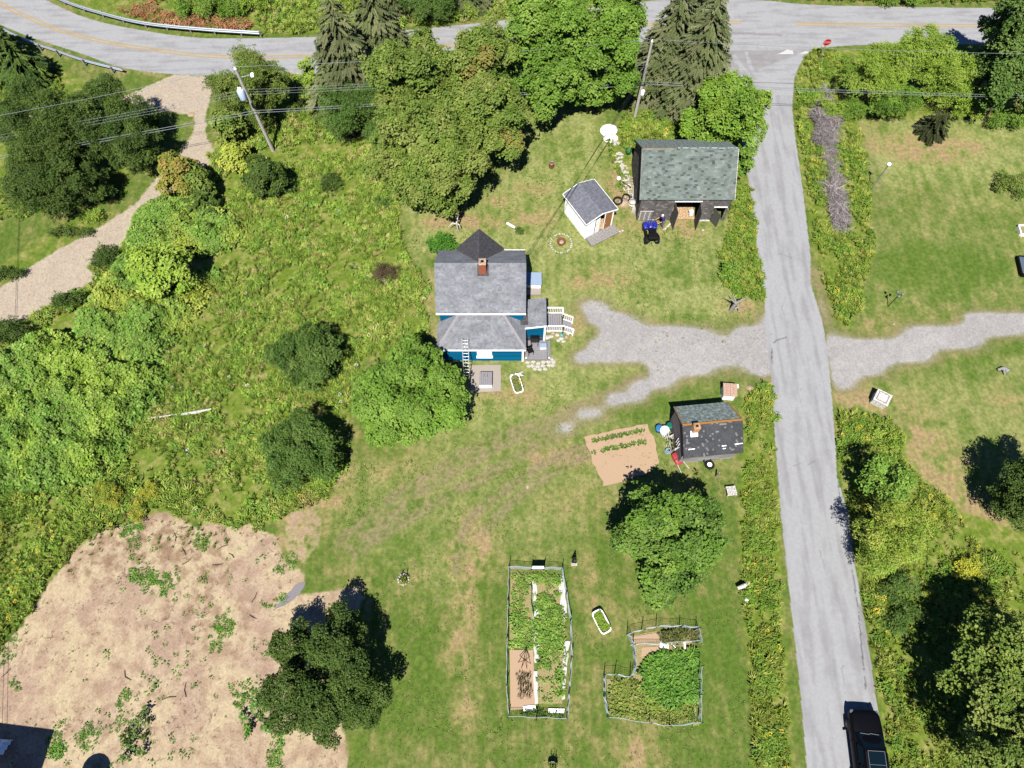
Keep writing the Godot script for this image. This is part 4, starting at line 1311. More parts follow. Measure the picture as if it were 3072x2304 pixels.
# a crown is a handful of boughs, each carrying its own tufts; the gaps between them let the dark inside show
func crown_lobes(c: Vector3, r: Vector3, n: int, lr: float, more := 0) -> Array:
	var o := []
	var nb := 6 + more + int(r.x * 2.0)
	var rm := minf(r.x, minf(r.y, r.z))
	for i in nb:
		var y := lerpf(-0.55, 0.85, (i + 0.5) / nb) + rng.randf_range(-0.2, 0.2)
		var a := i * 2.39996 + rng.randf_range(-0.45, 0.45)
		var q := sqrt(maxf(0.1, 1.0 - y * y)) * rng.randf_range(0.75, 1.08)
		var br := rm * rng.randf_range(0.32, 0.50)
		var bc := c + Vector3(cos(a) * q * (r.x - br), y * (r.y - br), sin(a) * q * (r.z - br))
		o.append([bc, br * 0.62])
		for k in maxi(3, int(n / nb)):
			var v := rng.randf_range(-0.45, 1.0)
			var w := rng.randf() * TAU
			var u := sqrt(1.0 - v * v)
			var s := lr * rng.randf_range(0.4, 1.05)
			o.append([bc + Vector3(cos(w) * u, v * 0.9, sin(w) * u) * (br - s * 0.15) * rng.randf_range(0.75, 1.15), s])
	o.append([c - Vector3(0, r.y * 0.1, 0), rm * 0.35])
	return o


func foliage(cp: Copies2, lobes: Array, dens: float, size: float, cols: Array, low := -0.5, shift := []) -> void:
	for li in lobes.size():
		var c: Vector3 = lobes[li][0]
		var r: float = lobes[li][1]
		var base := tint(cols, 0.16)
		if shift.size() and rng.randf() < shift[1]: base = tint(shift[0], 0.15)
		var n := int(dens * 12.57 * r * r)
		for i in n:
			var y := rng.randf_range(low, 1.0)
			var a := rng.randf() * TAU
			var q := sqrt(1.0 - y * y)
			var d := Vector3(cos(a) * q, y, sin(a) * q)
			var p := c + d * r * rng.randf_range(0.74, 1.14)
			if p.y < 0.12: continue
			var inside := false
			for lj in lobes.size():
				if lj != li and p.distance_squared_to(lobes[lj][0]) < lobes[lj][1] * lobes[lj][1] * 0.55:
					inside = true
					break
			if inside: continue
			var up := (d * 0.6 + Vector3(rng.randf_range(-0.5, 0.5), 0.75, rng.randf_range(-0.5, 0.5))).normalized()
			var col := base.lerp(tint(cols, 0.25), 0.45)
			var s := size * rng.randf_range(0.6, 1.35)
			if rng.randf() < 0.04: p = c + d * r * rng.randf_range(1.2, 1.7)
			cp.add(quat_face(up, rng.randf() * TAU).scaled_local(Vector3.ONE * s), p, col)


# c is the middle of the crown; the trunk stands below it
func tree(called: String, label: String, c: Vector3, r: Vector3, leafkind: String, cols: Array, lobes := 26, dens := 7.0, size := 0.8, group := "", low := -0.5, shift := []) -> Node3D:
	var base := Vector3(c.x, 0, c.z)
	var t := thing(called, label, "tree", base, 0.0, group)
	var cc := Vector3(0, c.y, 0)
	r *= 1.1
	dens *= 1.35
	size *= 0.85
	var lr := minf(r.x, r.y) * 0.20 + 0.12
	var ls := crown_lobes(cc, r, int(lobes * 2.5), lr, 6 if leafkind == "apple" else 0)
	var st := stool()
	var tr := 0.05 + r.x * 0.035
	tube(st, [Vector3(0, -0.05, 0), Vector3(rng.randf_range(-0.1, 0.1), c.y * 0.4, 0.05), cc + Vector3(0, -r.y * 0.1, 0)], [tr * 1.35, tr, tr * 0.55], 8)
	part("trunk", st, M.bark, t)
	for k in 5:
		var l: Array = ls[1 + k * maxi(1, (ls.size() - 2) / 5)]
		var b := stool()
		var o := Vector3(0, c.y * 0.42 + k * 0.12, 0.04)
		tube(b, [o, o.lerp(l[0], 0.5) + Vector3(0, -0.12, 0), l[0]], [tr * 0.5, tr * 0.32, tr * 0.12], 5)
		part("limb", b, M.bark, t)
	var cp := Copies2.new()
	foliage(cp, ls, dens, size, cols, low, shift)
	mass("crown", cp, K[leafkind], t).set_meta("kind", "stuff")
	return t


func shrub(called: String, label: String, c: Vector3, r: Vector3, leafkind: String, cols: Array, lobes := 9, dens := 9.0, size := 0.6, group := "", shift := []) -> Node3D:
	var t := thing(called, label, "shrub", Vector3(c.x, 0, c.z), 0.0, group)
	var ls := crown_lobes(Vector3(0, c.y, 0), r, lobes, minf(r.x, r.y) * 0.40)
	var st := stool()
	for k in 4:
		var l: Array = ls[1 + k % (ls.size() - 1)]
		tube(st, [Vector3(k * 0.05 - 0.08, -0.03, (k % 2) * 0.08), l[0] * 0.6, l[0]], [0.035, 0.025, 0.01], 5)
	part("stem", st, M.bark, t)
	var cp := Copies2.new()
	foliage(cp, ls, dens, size, cols, -0.7, shift)
	mass("foliage", cp, K[leafkind], t).set_meta("kind", "stuff")
	return t


func spruce(label: String, base: Vector3, h: float, rad: float, cols: Array, group := "") -> void:
	var t := thing("spruce_tree", label, "tree", base, 0.0, group)
	var st := stool()
	tube(st, [Vector3(0, -0.05, 0), Vector3(0, h * 0.5, 0), Vector3(0, h * 0.97, 0)], [0.05 + h * 0.014, h * 0.010, 0.015], 8)
	part("trunk", st, M.bark, t)
	var cp := Copies2.new()
	var tiers := int(h * 3.8)
	for k in tiers:
		var f := (k + rng.randf()) / tiers
		var y := h * (0.06 + 0.92 * f)
		var rr := rad * pow(1.0 - f, 0.85) * rng.randf_range(0.82, 1.06) + 0.15
		var nb := int(lerpf(13.0, 4.0, f))
		var ph := rng.randf() * TAU
		for b in nb:
			var a := ph + TAU * b / nb + rng.randf_range(-0.25, 0.25)
			var reach := rr * rng.randf_range(0.75, 1.1)
			var col := tint(cols, 0.25)
			var x := 0.15
			while x < reach:
				var u := x / maxf(reach, 0.01)
				for side in [-0.35, 0.0, 0.35]:
					if x < 0.8 and side != 0.0: continue
					var aa: float = a + side * 0.55 / maxf(x, 0.6)
					var o := Vector3(cos(aa) * x, y - u * u * reach * 0.28 + rng.randf_range(-0.07, 0.07), sin(aa) * x)
					var s := rng.randf_range(0.85, 1.35) * lerpf(1.0, 0.8, f)
					var dir := Vector3(cos(aa + side), -0.12 - u * 0.28, sin(aa + side)).normalized()
					var bb := Basis.looking_at(-dir, Vector3(rng.randf_range(-0.3, 0.3), 1, rng.randf_range(-0.3, 0.3)))
					cp.add(bb.scaled_local(Vector3(s, s, s)), o, col)
				x += 0.55
	mass("crown", cp, K.spray, t).set_meta("kind", "stuff")


func build_trees() -> void:
	var M3 := func(a: float, b: float) -> Vector3: return Vector3(a, b, a)
	# the dark broadleaved trees west of the dirt track
	tree("ash_tree", "dark broad tree whose crown meets the overhead wires beside the dirt track", Vector3(-33.31, 3.8, -43.33), M3.call(2.9, 3.0), "fine", C_DARK, 30, 8.0, 0.95)
	tree("ash_tree", "largest dark tree in the clump west of the dirt track", Vector3(-36.91, 4.2, -41.39), M3.call(3.5, 3.6), "fine", C_DARK, 34, 8.0, 0.95)
	tree("ash_tree", "dark tree at the low end of the clump, above the mown strip", Vector3(-36.56, 3.2, -37.81), M3.call(3.0, 2.8), "fine", C_DARK, 26, 8.0, 0.95)
	tree("ash_tree", "dark tree overhanging the grass wedge beside the dirt track", Vector3(-31.16, 2.8, -41.62), M3.call(2.2, 2.4), "fine", C_DARK, 20, 8.0, 0.95)
	tree("ash_tree", "small dark tree fringing the mown strip below the clump", Vector3(-34.44, 2.2, -38.18), M3.call(1.8, 1.7), "fine", C_DARK, 14, 8.0, 0.9)
	spruce("dark spruce at the bend in the road behind the low guardrail", Vector3(-46.42, 0, -53.11), 7.0, 2.5, C_DARK)
	spruce("dark spruce among the trees just below the low guardrail", Vector3(-43.55, 0, -51.49), 5.0, 2.0, C_DARK)
	tree("alder_tree", "feathery green tree behind the pole with the transformer", Vector3(-22.02, 3.6, -47), Vector3(2.9, 3.0, 2.6), "fine", C_OLIVE, 24, 8.0, 0.9)
	tree("maple_tree", "small maple at the edge of the dirt track below the feathery tree", Vector3(-24.05, 2, -44.38), M3.call(1.5, 1.7), "broad", C_OLIVE, 12, 8.0, 0.75)
	tree("poplar_tree", "slim young poplar standing at the road edge", Vector3(-17.98, 2.2, -50.23), Vector3(0.75, 1.7, 0.75), "maple", C_LIME, 12, 10.0, 0.6)
	spruce("tall grey-green spruce between the road and the maples", Vector3(-13.94, 0, -48.69), 11.0, 3.6, C_SPRUCE)
	spruce("grey-green spruce with its top against the far verge", Vector3(-11.78, 0, -53.11), 9.0, 3.1, C_SPRUCE)
	tree("ash_tree", "leafy green tree at the foot of the tall spruce", Vector3(-13.33, 2.6, -45.43), Vector3(2.9, 2.7, 2.6), "fine", C_APPLE, 22, 8.0, 0.9)
	# the maples behind the house
	var brown := [[Color(0.192, 0.126, 0.033), Color(0.214, 0.166, 0.042)], 0.05]
	tree("maple_tree", "olive maple with rusty leaf tips beside the tall spruce", Vector3(-7.85, 7, -43.64), Vector3(3.0, 4.2, 3.0), "maple", C_OLIVE, 34, 8.0, 0.72, "", -0.6, brown)
	tree("maple_tree", "largest olive maple, its shade reaching towards the blue house", Vector3(-6.46, 5, -38.08), Vector3(4.0, 4.4, 3.6), "maple", C_OLIVE, 44, 9.0, 0.72, "", -0.6)
	tree("maple_tree", "olive maple standing against the paved road with brown tips", Vector3(-3.06, 7, -45.36), Vector3(2.8, 3.8, 2.8), "maple", C_OLIVE, 30, 9.0, 0.72, "", -0.6, brown)
	tree("maple_tree", "olive maple with a bare grey branch over the lawn", Vector3(-1.96, 5.6, -41.38), Vector3(3.0, 3.6, 2.8), "maple", C_OLIVE, 30, 9.0, 0.72, "", -0.6, [brown[0], 0.08])
	tree("maple_tree", "tallest bright green maple hiding the paved road", Vector3(2.96, 7, -49.19), Vector3(3.6, 4.8, 3.4), "maple", C_MAPLE, 38, 9.0, 0.74, "", -0.6)
	tree("maple_tree", "bright green maple in front of the spruces", Vector3(7.4, 5.6, -48.57), Vector3(3.1, 4.4, 2.4), "maple", C_MAPLE, 38, 9.0, 0.74, "", -0.6)
	tree("maple_tree", "bright green maple leaning towards the olive maples above the lawn", Vector3(3.22, 4.5, -46.82), Vector3(3.0, 3.4, 2.6), "maple", C_MAPLE, 28, 9.0, 0.74, "", -0.6)
	tree("maple_tree", "bright green maple at the end of the lawn below the wires", Vector3(6.71, 2.8, -48.12), Vector3(2.4, 2.4, 1.6), "maple", C_MAPLE, 24, 9.0, 0.74, "", -0.6)
	tree("maple_tree", "bright green maple growing tight against the spruces by the road", Vector3(8.67, 6.5, -52.78), Vector3(2.7, 4.0, 2.4), "maple", C_MAPLE, 26, 9.0, 0.74, "", -0.6)
	spruce("ragged olive spruce nearest the leafy tree behind the barn", Vector3(15.73, 0, -48.69), 11.0, 3.2, C_SPRUCE)
	spruce("ragged olive spruce pressed against the bright maples", Vector3(13.54, 0, -50.81), 11.0, 3.0, C_SPRUCE)
	spruce("ragged olive spruce at the road junction", Vector3(16.99, 0, -54.87), 8.5, 2.9, C_SPRUCE)
	tree("ash_tree", "bright leafy tree rising behind the grey barn at the lane", Vector3(17.47, 4.2, -43.58), Vector3(3.4, 3.2, 2.7), "maple", C_LIME.slice(0, 2) + C_MAPLE, 32, 8.5, 0.72)
	tree("ash_tree", "low leafy sapling between the barn gable and the lane", Vector3(18.91, 1.9, -40.83), Vector3(0.9, 1.8, 1.2), "maple", C_MAPLE, 12, 9.0, 0.65)
	# east of the lane
	tree("willow_tree", "tall willow beside the paved road at the lane corner", Vector3(34.58, 3.4, -49.89), Vector3(2.6, 3.2, 2.2), "fine", C_LIME, 24, 8.0, 0.9)
	tree("willow_tree", "bushy light green willow in the middle of the roadside trees", Vector3(31.33, 2.8, -49.19), Vector3(2.5, 2.6, 2.0), "fine", C_LIME, 22, 8.0, 0.9)
	tree("willow_tree", "broad light green willow leaning over the lawn edge", Vector3(32.8, 1.8, -47.29), Vector3(2.2, 1.9, 1.5), "fine", C_MAPLE, 18, 8.0, 0.9)
	tree("willow_tree", "light green willow next to the dark roadside maple", Vector3(37.69, 2.6, -49.41), Vector3(2.2, 2.6, 1.9), "fine", C_LIME, 20, 8.0, 0.9)
	tree("maple_tree", "tall dark roadside maple throwing its shade on the paved road", Vector3(41.29, 6.5, -49.79), Vector3(3.2, 5.2, 3.0), "maple", C_APPLE, 34, 8.0, 0.75)
	tree("maple_tree", "dark maple standing at the corner of the eastern lawn", Vector3(41.75, 4, -47.1), Vector3(2.6, 3.4, 2.2), "maple", C_APPLE, 24, 8.0, 0.75)
	tree("willow_tree", "light green willow below the wires at the lawn corner", Vector3(39.55, 1.6, -47.39), Vector3(1.8, 1.6, 1.3), "fine", C_LIME, 14, 8.0, 0.9)
	spruce("tiny dark pine on the edge of the eastern lawn", Vector3(36.62, 0, -45.46), 2.6, 1.0, [Color(0.028, 0.033, 0.010), Color(0.019, 0.025, 0.007)])
	# around the dirt track and the meadow
	tree("maple_tree", "small rusty yellow maple beside the dirt track", Vector3(-27.22, 2, -39.05), Vector3(1.6, 1.8, 1.5), "broad", C_RUST, 14, 9.0, 0.7)
	tree("maple_tree", "small green maple next to the rusty yellow one", Vector3(-25.72, 1.8, -38.65), Vector3(1.3, 1.6, 1.2), "broad", C_OLIVE, 10, 9.0, 0.7)
	tree("apple_tree", "round dark green tree standing alone in the upper meadow", Vector3(-19.96, 1.9, -38.76), Vector3(1.7, 1.9, 1.6), "maple", C_DARK, 20, 10.0, 0.6)
	tree("maple_tree", "lime green tree rising out of the thicket", Vector3(-26.14, 2.8, -29.21), Vector3(2.1, 2.2, 1.8), "broad", C_LIME, 18, 8.0, 0.8)
	tree("apple_tree", "round dark apple tree in the meadow level with the blue house", Vector3(-14.76, 2.1, -22.53), Vector3(2.3, 2.0, 2.2), "apple", C_APPLE, 30, 11.0, 0.85)
	tree("apple_tree", "round dark apple tree at the meadow corner above the clearing", Vector3(-14.14, 2.2, -15.4), Vector3(2.5, 2.1, 2.4), "apple", C_APPLE, 34, 11.0, 0.85)
	tree("maple_tree", "bright green maple beside the blue house and its ladder", Vector3(-7.05, 3, -19.32), Vector3(3.5, 3.1, 3.3), "maple", C_MAPLE, 42, 9.5, 0.72)
	tree("apple_tree", "wide dark apple tree at the edge of the sandy clearing", Vector3(-11.08, 2.5, -1.27), Vector3(3.5, 2.4, 3.5), "apple", C_DARK, 42, 11.0, 0.9)
	tree("maple_tree", "bright maple on the lawn between the tool shed and the fenced gardens", Vector3(9.71, 3.6, -9.31), Vector3(3.1, 3.1, 3.3), "maple", C_APPLE + C_MAPLE, 40, 9.5, 0.68)
	tree("ash_tree", "young bright green tree on the lane verge below the slatted bin", Vector3(24.18, 3, -13.06), Vector3(1.5, 2.2, 1.5), "maple", [Color(0.095, 0.181, 0.023), Color(0.134, 0.214, 0.030)], 14, 8.0, 0.6)
	tree("locust_tree", "open yellow-green tree on the lane verge with bare stems showing", Vector3(24.02, 3.4, -9.79), Vector3(2.1, 2.2, 1.9), "fine", C_YELLOW.slice(1) + C_LIME, 18, 4.5, 0.95)
	tree("locust_tree", "low yellow-green tree overhanging the edge of the lane", Vector3(23.25, 2.2, -8.28), Vector3(1.4, 1.7, 1.3), "fine", C_LIME, 12, 5.0, 0.9)
	tree("apple_tree", "dark dense tree on the dry eastern lawn", Vector3(33.69, 3.6, -11.82), Vector3(2.5, 2.9, 2.6), "apple", C_DARK, 28, 9.0, 0.9)
	tree("maple_tree", "dark open maple over the black shade at the end of the verge", Vector3(27.79, 4.6, -1.5), Vector3(2.8, 3.0, 2.9), "maple", C_OLIVE, 24, 5.0, 0.75)
	tree("maple_tree", "dark open maple beside the parked car's verge", Vector3(26.8, 4.8, 2.46), Vector3(3.0, 3.2, 2.8), "maple", C_OLIVE, 24, 5.0, 0.75)
	# beyond the paved road
	spruce("grey spruce beyond the paved road behind the maples", Vector3(-11.46, 0, -61.04), 6.0, 2.2, C_SPRUCE)
	spruce("grey spruce beyond the paved road at the frame of shrubs", Vector3(-4.32, 0, -62.01), 6.0, 2.0, C_SPRUCE)
	tree("alder_tree", "green alder beyond the paved road above the verge", Vector3(-7.58, 2, -59.12), Vector3(2.4, 2.2, 1.8), "fine", C_APPLE, 14, 8.0, 0.9)


func build_shrubs() -> void:
	var r := func(a: float, b: float) -> Vector3: return Vector3(a, b, a)
	shrub("round_bush", "clipped round green bush behind the blue house", Vector3(-5.58, 0.75, -33.36), Vector3(1.1, 0.85, 0.9), "apple", [Color(0.058, 0.157, 0.014), Color(0.042, 0.118, 0.011)], 16, 16.0, 0.7)
	shrub("lime_shrub", "lime yellow shrub beside the round dark meadow tree", Vector3(-23.22, 1, -41.87), Vector3(1.5, 1.3, 1.2), "broad", C_YELLOW, 12, 10.0, 0.7)
	shrub("dark_shrub", "small dark shrub left of the dirt track fork", Vector3(-31.37, 0.8, -46.43), Vector3(0.8, 1.0, 0.8), "maple", C_MAPLE, 8, 10.0, 0.6)
	shrub("juniper_shrub", "dark juniper at the bend of the dirt track", Vector3(-32.04, 0.7, -32.04), Vector3(1.1, 0.9, 0.8), "fine", C_DARK, 12, 11.0, 0.8)
	shrub("juniper_shrub", "dark juniper at the bottom of the dirt track by the thicket", Vector3(-34.06, 0.6, -28.2), Vector3(1.2, 0.8, 0.6), "fine", C_DARK, 12, 11.0, 0.8)
	shrub("juniper_shrub", "dark juniper deep in shade where the dirt track ends", Vector3(-38.05, 0.9, -25.13), Vector3(1.6, 1.1, 1.0), "fine", C_DARK, 12, 11.0, 0.8)
	shrub("leafy_shrub", "low dark shrub lining the mown strip above the dirt track", Vector3(-35.88, 0.4, -34.65), Vector3(1.7, 0.6, 0.5), "fine", C_DARK, 14, 10.0, 0.8)
	shrub("leafy_shrub", "yellow-green shrub on the bank above the dirt track", Vector3(-34.31, 0.5, -36.13), Vector3(0.9, 0.7, 0.5), "fine", C_LIME, 10, 10.0, 0.8)
	shrub("leafy_shrub", "dark shrub at the frame edge on the bank of the dirt track", Vector3(-39.83, 0.4, -30.76), Vector3(1.6, 0.6, 0.5), "fine", C_DARK, 12, 10.0, 0.8)
	shrub("leafy_shrub", "dark leafy shrub below the rusty maple", Vector3(-25.08, 1.2, -36.89), Vector3(1.3, 1.2, 1.0), "spray", C_DARK, 10, 7.0, 0.6)
	shrub("leafy_shrub", "small dark weed shrub in the meadow below the largest maple", Vector3(-15.17, 0.5, -39.6), Vector3(1.0, 0.7, 0.9), "fine", C_DARK, 9, 10.0, 0.7)
	shrub("leafy_shrub", "small green shrub in the meadow by the maples", Vector3(-10.57, 0.4, -37.52), Vector3(0.8, 0.6, 0.6), "fine", C_APPLE, 8, 10.0, 0.7)
	shrub("dead_shrub", "dead brown shrub in the meadow beside the lawn edge", Vector3(-10.05, 0.5, -30.7), Vector3(1.0, 0.6, 0.7), "twigs", [Color(0.085, 0.058, 0.033), Color(0.048, 0.037, 0.020)], 8, 9.0, 0.9)
	shrub("leafy_shrub", "young leafy shrub on the verge above the driftwood post", Vector3(17.17, 0.6, -30.72), Vector3(0.8, 0.7, 1.2), "maple", C_MAPLE, 12, 10.0, 0.5)
	shrub("leafy_shrub", "dark shrub in the east verge below the open yellow tree", Vector3(24.86, 0.8, -5.75), Vector3(1.4, 1.0, 2.2), "fine", C_APPLE, 16, 10.0, 0.8)
	shrub("leafy_shrub", "grassy shrub on the verge around the slatted bin", Vector3(26.06, 0.4, -16.86), Vector3(1.8, 0.5, 1.0), "fine", C_LIME, 14, 10.0, 0.8)
	shrub("leafy_shrub", "low shrub on the eastern lawn near the white planter frame", Vector3(41.67, 0.7, -39.43), Vector3(1.3, 0.8, 1.2), "fine", C_OLIVE, 12, 10.0, 0.8)
	shrub("leafy_shrub", "green shrub hugging the weedy strip beside the brush pile", Vector3(28.31, 0.7, -47.6), Vector3(1.5, 0.9, 0.9), "fine", C_LIME, 12, 9.0, 0.8)
	shrub("leafy_shrub", "green shrub where the brush pile meets the roadside willows", Vector3(30.08, 0.8, -47.5), Vector3(1.2, 1.0, 0.9), "fine", C_MAPLE, 12, 9.0, 0.8)
	shrub("leafy_shrub", "green shrub at the corner of the eastern lawn below the wires", Vector3(43.43, 1, -46.24), Vector3(1.9, 1.1, 0.9), "fine", C_MAPLE, 12, 9.0, 0.8)
	shrub("leafy_shrub", "lush green shrub beyond the long guardrail", Vector3(-28.85, 1, -60.27), Vector3(3.4, 1.2, 1.3), "fine", C_MAPLE, 24, 9.0, 0.9)
	shrub("leafy_shrub", "green shrub beyond the road next to the reddish brush", Vector3(-25.01, 0.9, -60.85), Vector3(2.0, 1.0, 1.2), "fine", C_LIME, 14, 9.0, 0.9)
	shrub("leafy_shrub", "green shrub on the far verge by the grey spruce", Vector3(-5.33, 0.7, -60.03), Vector3(2.2, 0.9, 0.9), "fine", C_LIME, 14, 9.0, 0.9)
	shrub("leafy_shrub", "green shrub on the far verge opposite the lane", Vector3(37.16, 0.7, -61.81), Vector3(2.4, 0.9, 0.8), "fine", C_MAPLE, 14, 9.0, 0.9)
	shrub("leafy_shrub", "green ground shrub at the foot of the wide apple tree", Vector3(-15.49, 0.35, 0.96), Vector3(1.2, 0.5, 1.1), "maple", [Color(0.076, 0.166, 0.019), Color(0.048, 0.126, 0.014)], 12, 10.0, 0.55)
	shrub("leafy_shrub", "dark leafy shrub spreading on the bare clearing", Vector3(-22.57, 0.4, 1.97), Vector3(1.0, 0.5, 1.5), "maple", C_APPLE, 12, 10.0, 0.55)
	shrub("goldenrod", "goldenrod shrub with yellow flower heads below the thicket", Vector3(-27.38, 0.6, -12.78), Vector3(1.1, 0.8, 0.8), "bloom", [Color(0.281, 0.255, 0.025), Color(0.143, 0.186, 0.022), Color(0.085, 0.143, 0.016)], 10, 30.0, 0.8)
	shrub("goldenrod", "goldenrod shrub in bloom at the edge of the clearing", Vector3(-24.8, 0.5, -13.07), Vector3(0.7, 0.6, 0.6), "bloom", [Color(0.281, 0.255, 0.025), Color(0.122, 0.171, 0.019)], 8, 30.0, 0.8)
	shrub("goldenrod", "yellow goldenrod shrub under the rim of the thicket", Vector3(-25.33, 0.5, -11.84), Vector3(0.6, 0.6, 0.9), "bloom", [Color(0.281, 0.255, 0.028), Color(0.110, 0.162, 0.019)], 8, 30.0, 0.8)
	shrub("goldenrod", "yellow goldenrod shrub on the lane verge near the wide apple meadow", Vector3(29.88, 0.5, -7.84), Vector3(1.1, 0.6, 0.7), "bloom", [Color(0.337, 0.315, 0.025), Color(0.219, 0.249, 0.025)], 8, 16.0, 1.1)


# ---------------------------------------------------------------- meadow, verges, thickets: growth nobody could count
func scatter(called: String, label: String, poly: PackedVector2Array, dens: float, kinds: Array, patchy := 0.5, sd := 1, avoid := [], fringe := 0.7) -> void:
	var nz := FastNoiseLite.new()
	nz.seed = sd
	nz.frequency = 0.22
	nz.fractal_octaves = 3
	if fringe > 0.0: poly = fray(poly, fringe, sd + 500, 0.5)
	var lo := poly[0]
	var hi := poly[0]
	for p in poly:
		lo = lo.min(p)
		hi = hi.max(p)
	var root := Node3D.new()
	root.name = numbered(called)
	add_child(root)
	tag(root, label, "", "", "stuff")
	var sets := []
	for k in kinds: sets.append(Copies2.new())
	var n := int((hi.x - lo.x) * (hi.y - lo.y) * dens)
	for i in n:
		var p := Vector2(rng.randf_range(lo.x, hi.x), rng.randf_range(lo.y, hi.y))
		if not Geometry2D.is_point_in_polygon(p, poly): continue
		var skip := false
		for a in avoid:
			if Geometry2D.is_point_in_polygon(p, a): skip = true
		if skip: continue
		var v := nz.get_noise_2d(p.x, p.y)
		if v < -0.22 and rng.randf() < patchy: continue
		var k := 0
		var w := rng.randf()
		for j in kinds.size():
			var share: float = kinds[j].share * (1.0 + patchy * 2.0 * nz.get_noise_2d(p.x * 1.7 + j * 91.0, p.y * 1.7) * 2.0)
			if w < share:
				k = j
				break
			w -= maxf(0.0, share)
			k = 0
		var d: Dictionary = kinds[k]
		var s: float = d.size * rng.randf_range(0.7, 1.3) * (1.0 + v * 0.75)
		var y: float = d.get("y", 0.0) * rng.randf_range(0.7, 1.3)
		var b := Basis(Vector3.UP, rng.randf() * TAU)
		var tilt: float = d.get("tilt", 0.2)
		b = Basis.from_euler(Vector3(rng.randf_range(-tilt, tilt), 0, rng.randf_range(-tilt, tilt))) * b
		var col := tint(d.cols, 0.25)
		sets[k].add(b.scaled_local(Vector3(s, s * d.get("tall", 1.0), s)), Vector3(p.x, y, p.y), col)
	for j in kinds.size():
		if sets[j].n: mass(kinds[j].name, sets[j], K[kinds[j].mesh], root)


# a closed canopy of big leaves over a billowing height
func thicket(label: String, poly: PackedVector2Array, h: float, dens: float, cols: Array, edge: Array, sd: int) -> void:
	var nz := FastNoiseLite.new()
	nz.seed = sd
	nz.frequency = 0.33
	nz.fractal_octaves = 3
	var lo := poly[0]
	var hi := poly[0]
	for p in poly:
		lo = lo.min(p)
		hi = hi.max(p)
	var cp := Copies2.new()
	var n := int((hi.x - lo.x) * (hi.y - lo.y) * dens)
	for i in n:
		var p := Vector2(rng.randf_range(lo.x, hi.x), rng.randf_range(lo.y, hi.y))
		if not Geometry2D.is_point_in_polygon(p, poly): continue
		var rim := 1e9
		for k in poly.size():
			var q := Geometry2D.get_closest_point_to_segment(p, poly[k], poly[(k + 1) % poly.size()])
			rim = minf(rim, p.distance_to(q))
		var dome := sqrt(clampf(rim / 1.6, 0.04, 1.0))
		var v := nz.get_noise_2d(p.x, p.y)
		var top := h * dome * (0.85 + v * 0.55)
		var y := top * (1.0 if rng.randf() < 0.86 else rng.randf_range(0.4, 0.95))
		var e := 0.02
		var gx := (nz.get_noise_2d(p.x + e, p.y) - v) / e * h * 0.5
		var gz := (nz.get_noise_2d(p.x, p.y + e) - v) / e * h * 0.5
		var up := Vector3(-gx + rng.randf_range(-0.4, 0.4), 1.2, -gz + rng.randf_range(-0.4, 0.4)).normalized()
		var t := clampf(0.45 + nz.get_noise_2d(p.x * 0.5 + 300.0, p.y * 0.5) * 1.8 + rng.randf_range(-0.2, 0.2), 0.0, 1.0)
		var col := tint(cols, 0.22).lerp(tint(edge, 0.2), t * t * 0.8)
		cp.add(quat_face(up, rng.randf() * TAU).scaled_local(Vector3.ONE * rng.randf_range(0.32, 0.78)), Vector3(p.x, maxf(0.1, y), p.y), col)
	var o := mass("knotweed_thicket", cp, K.broad)
	tag(o, label, "", "", "stuff")


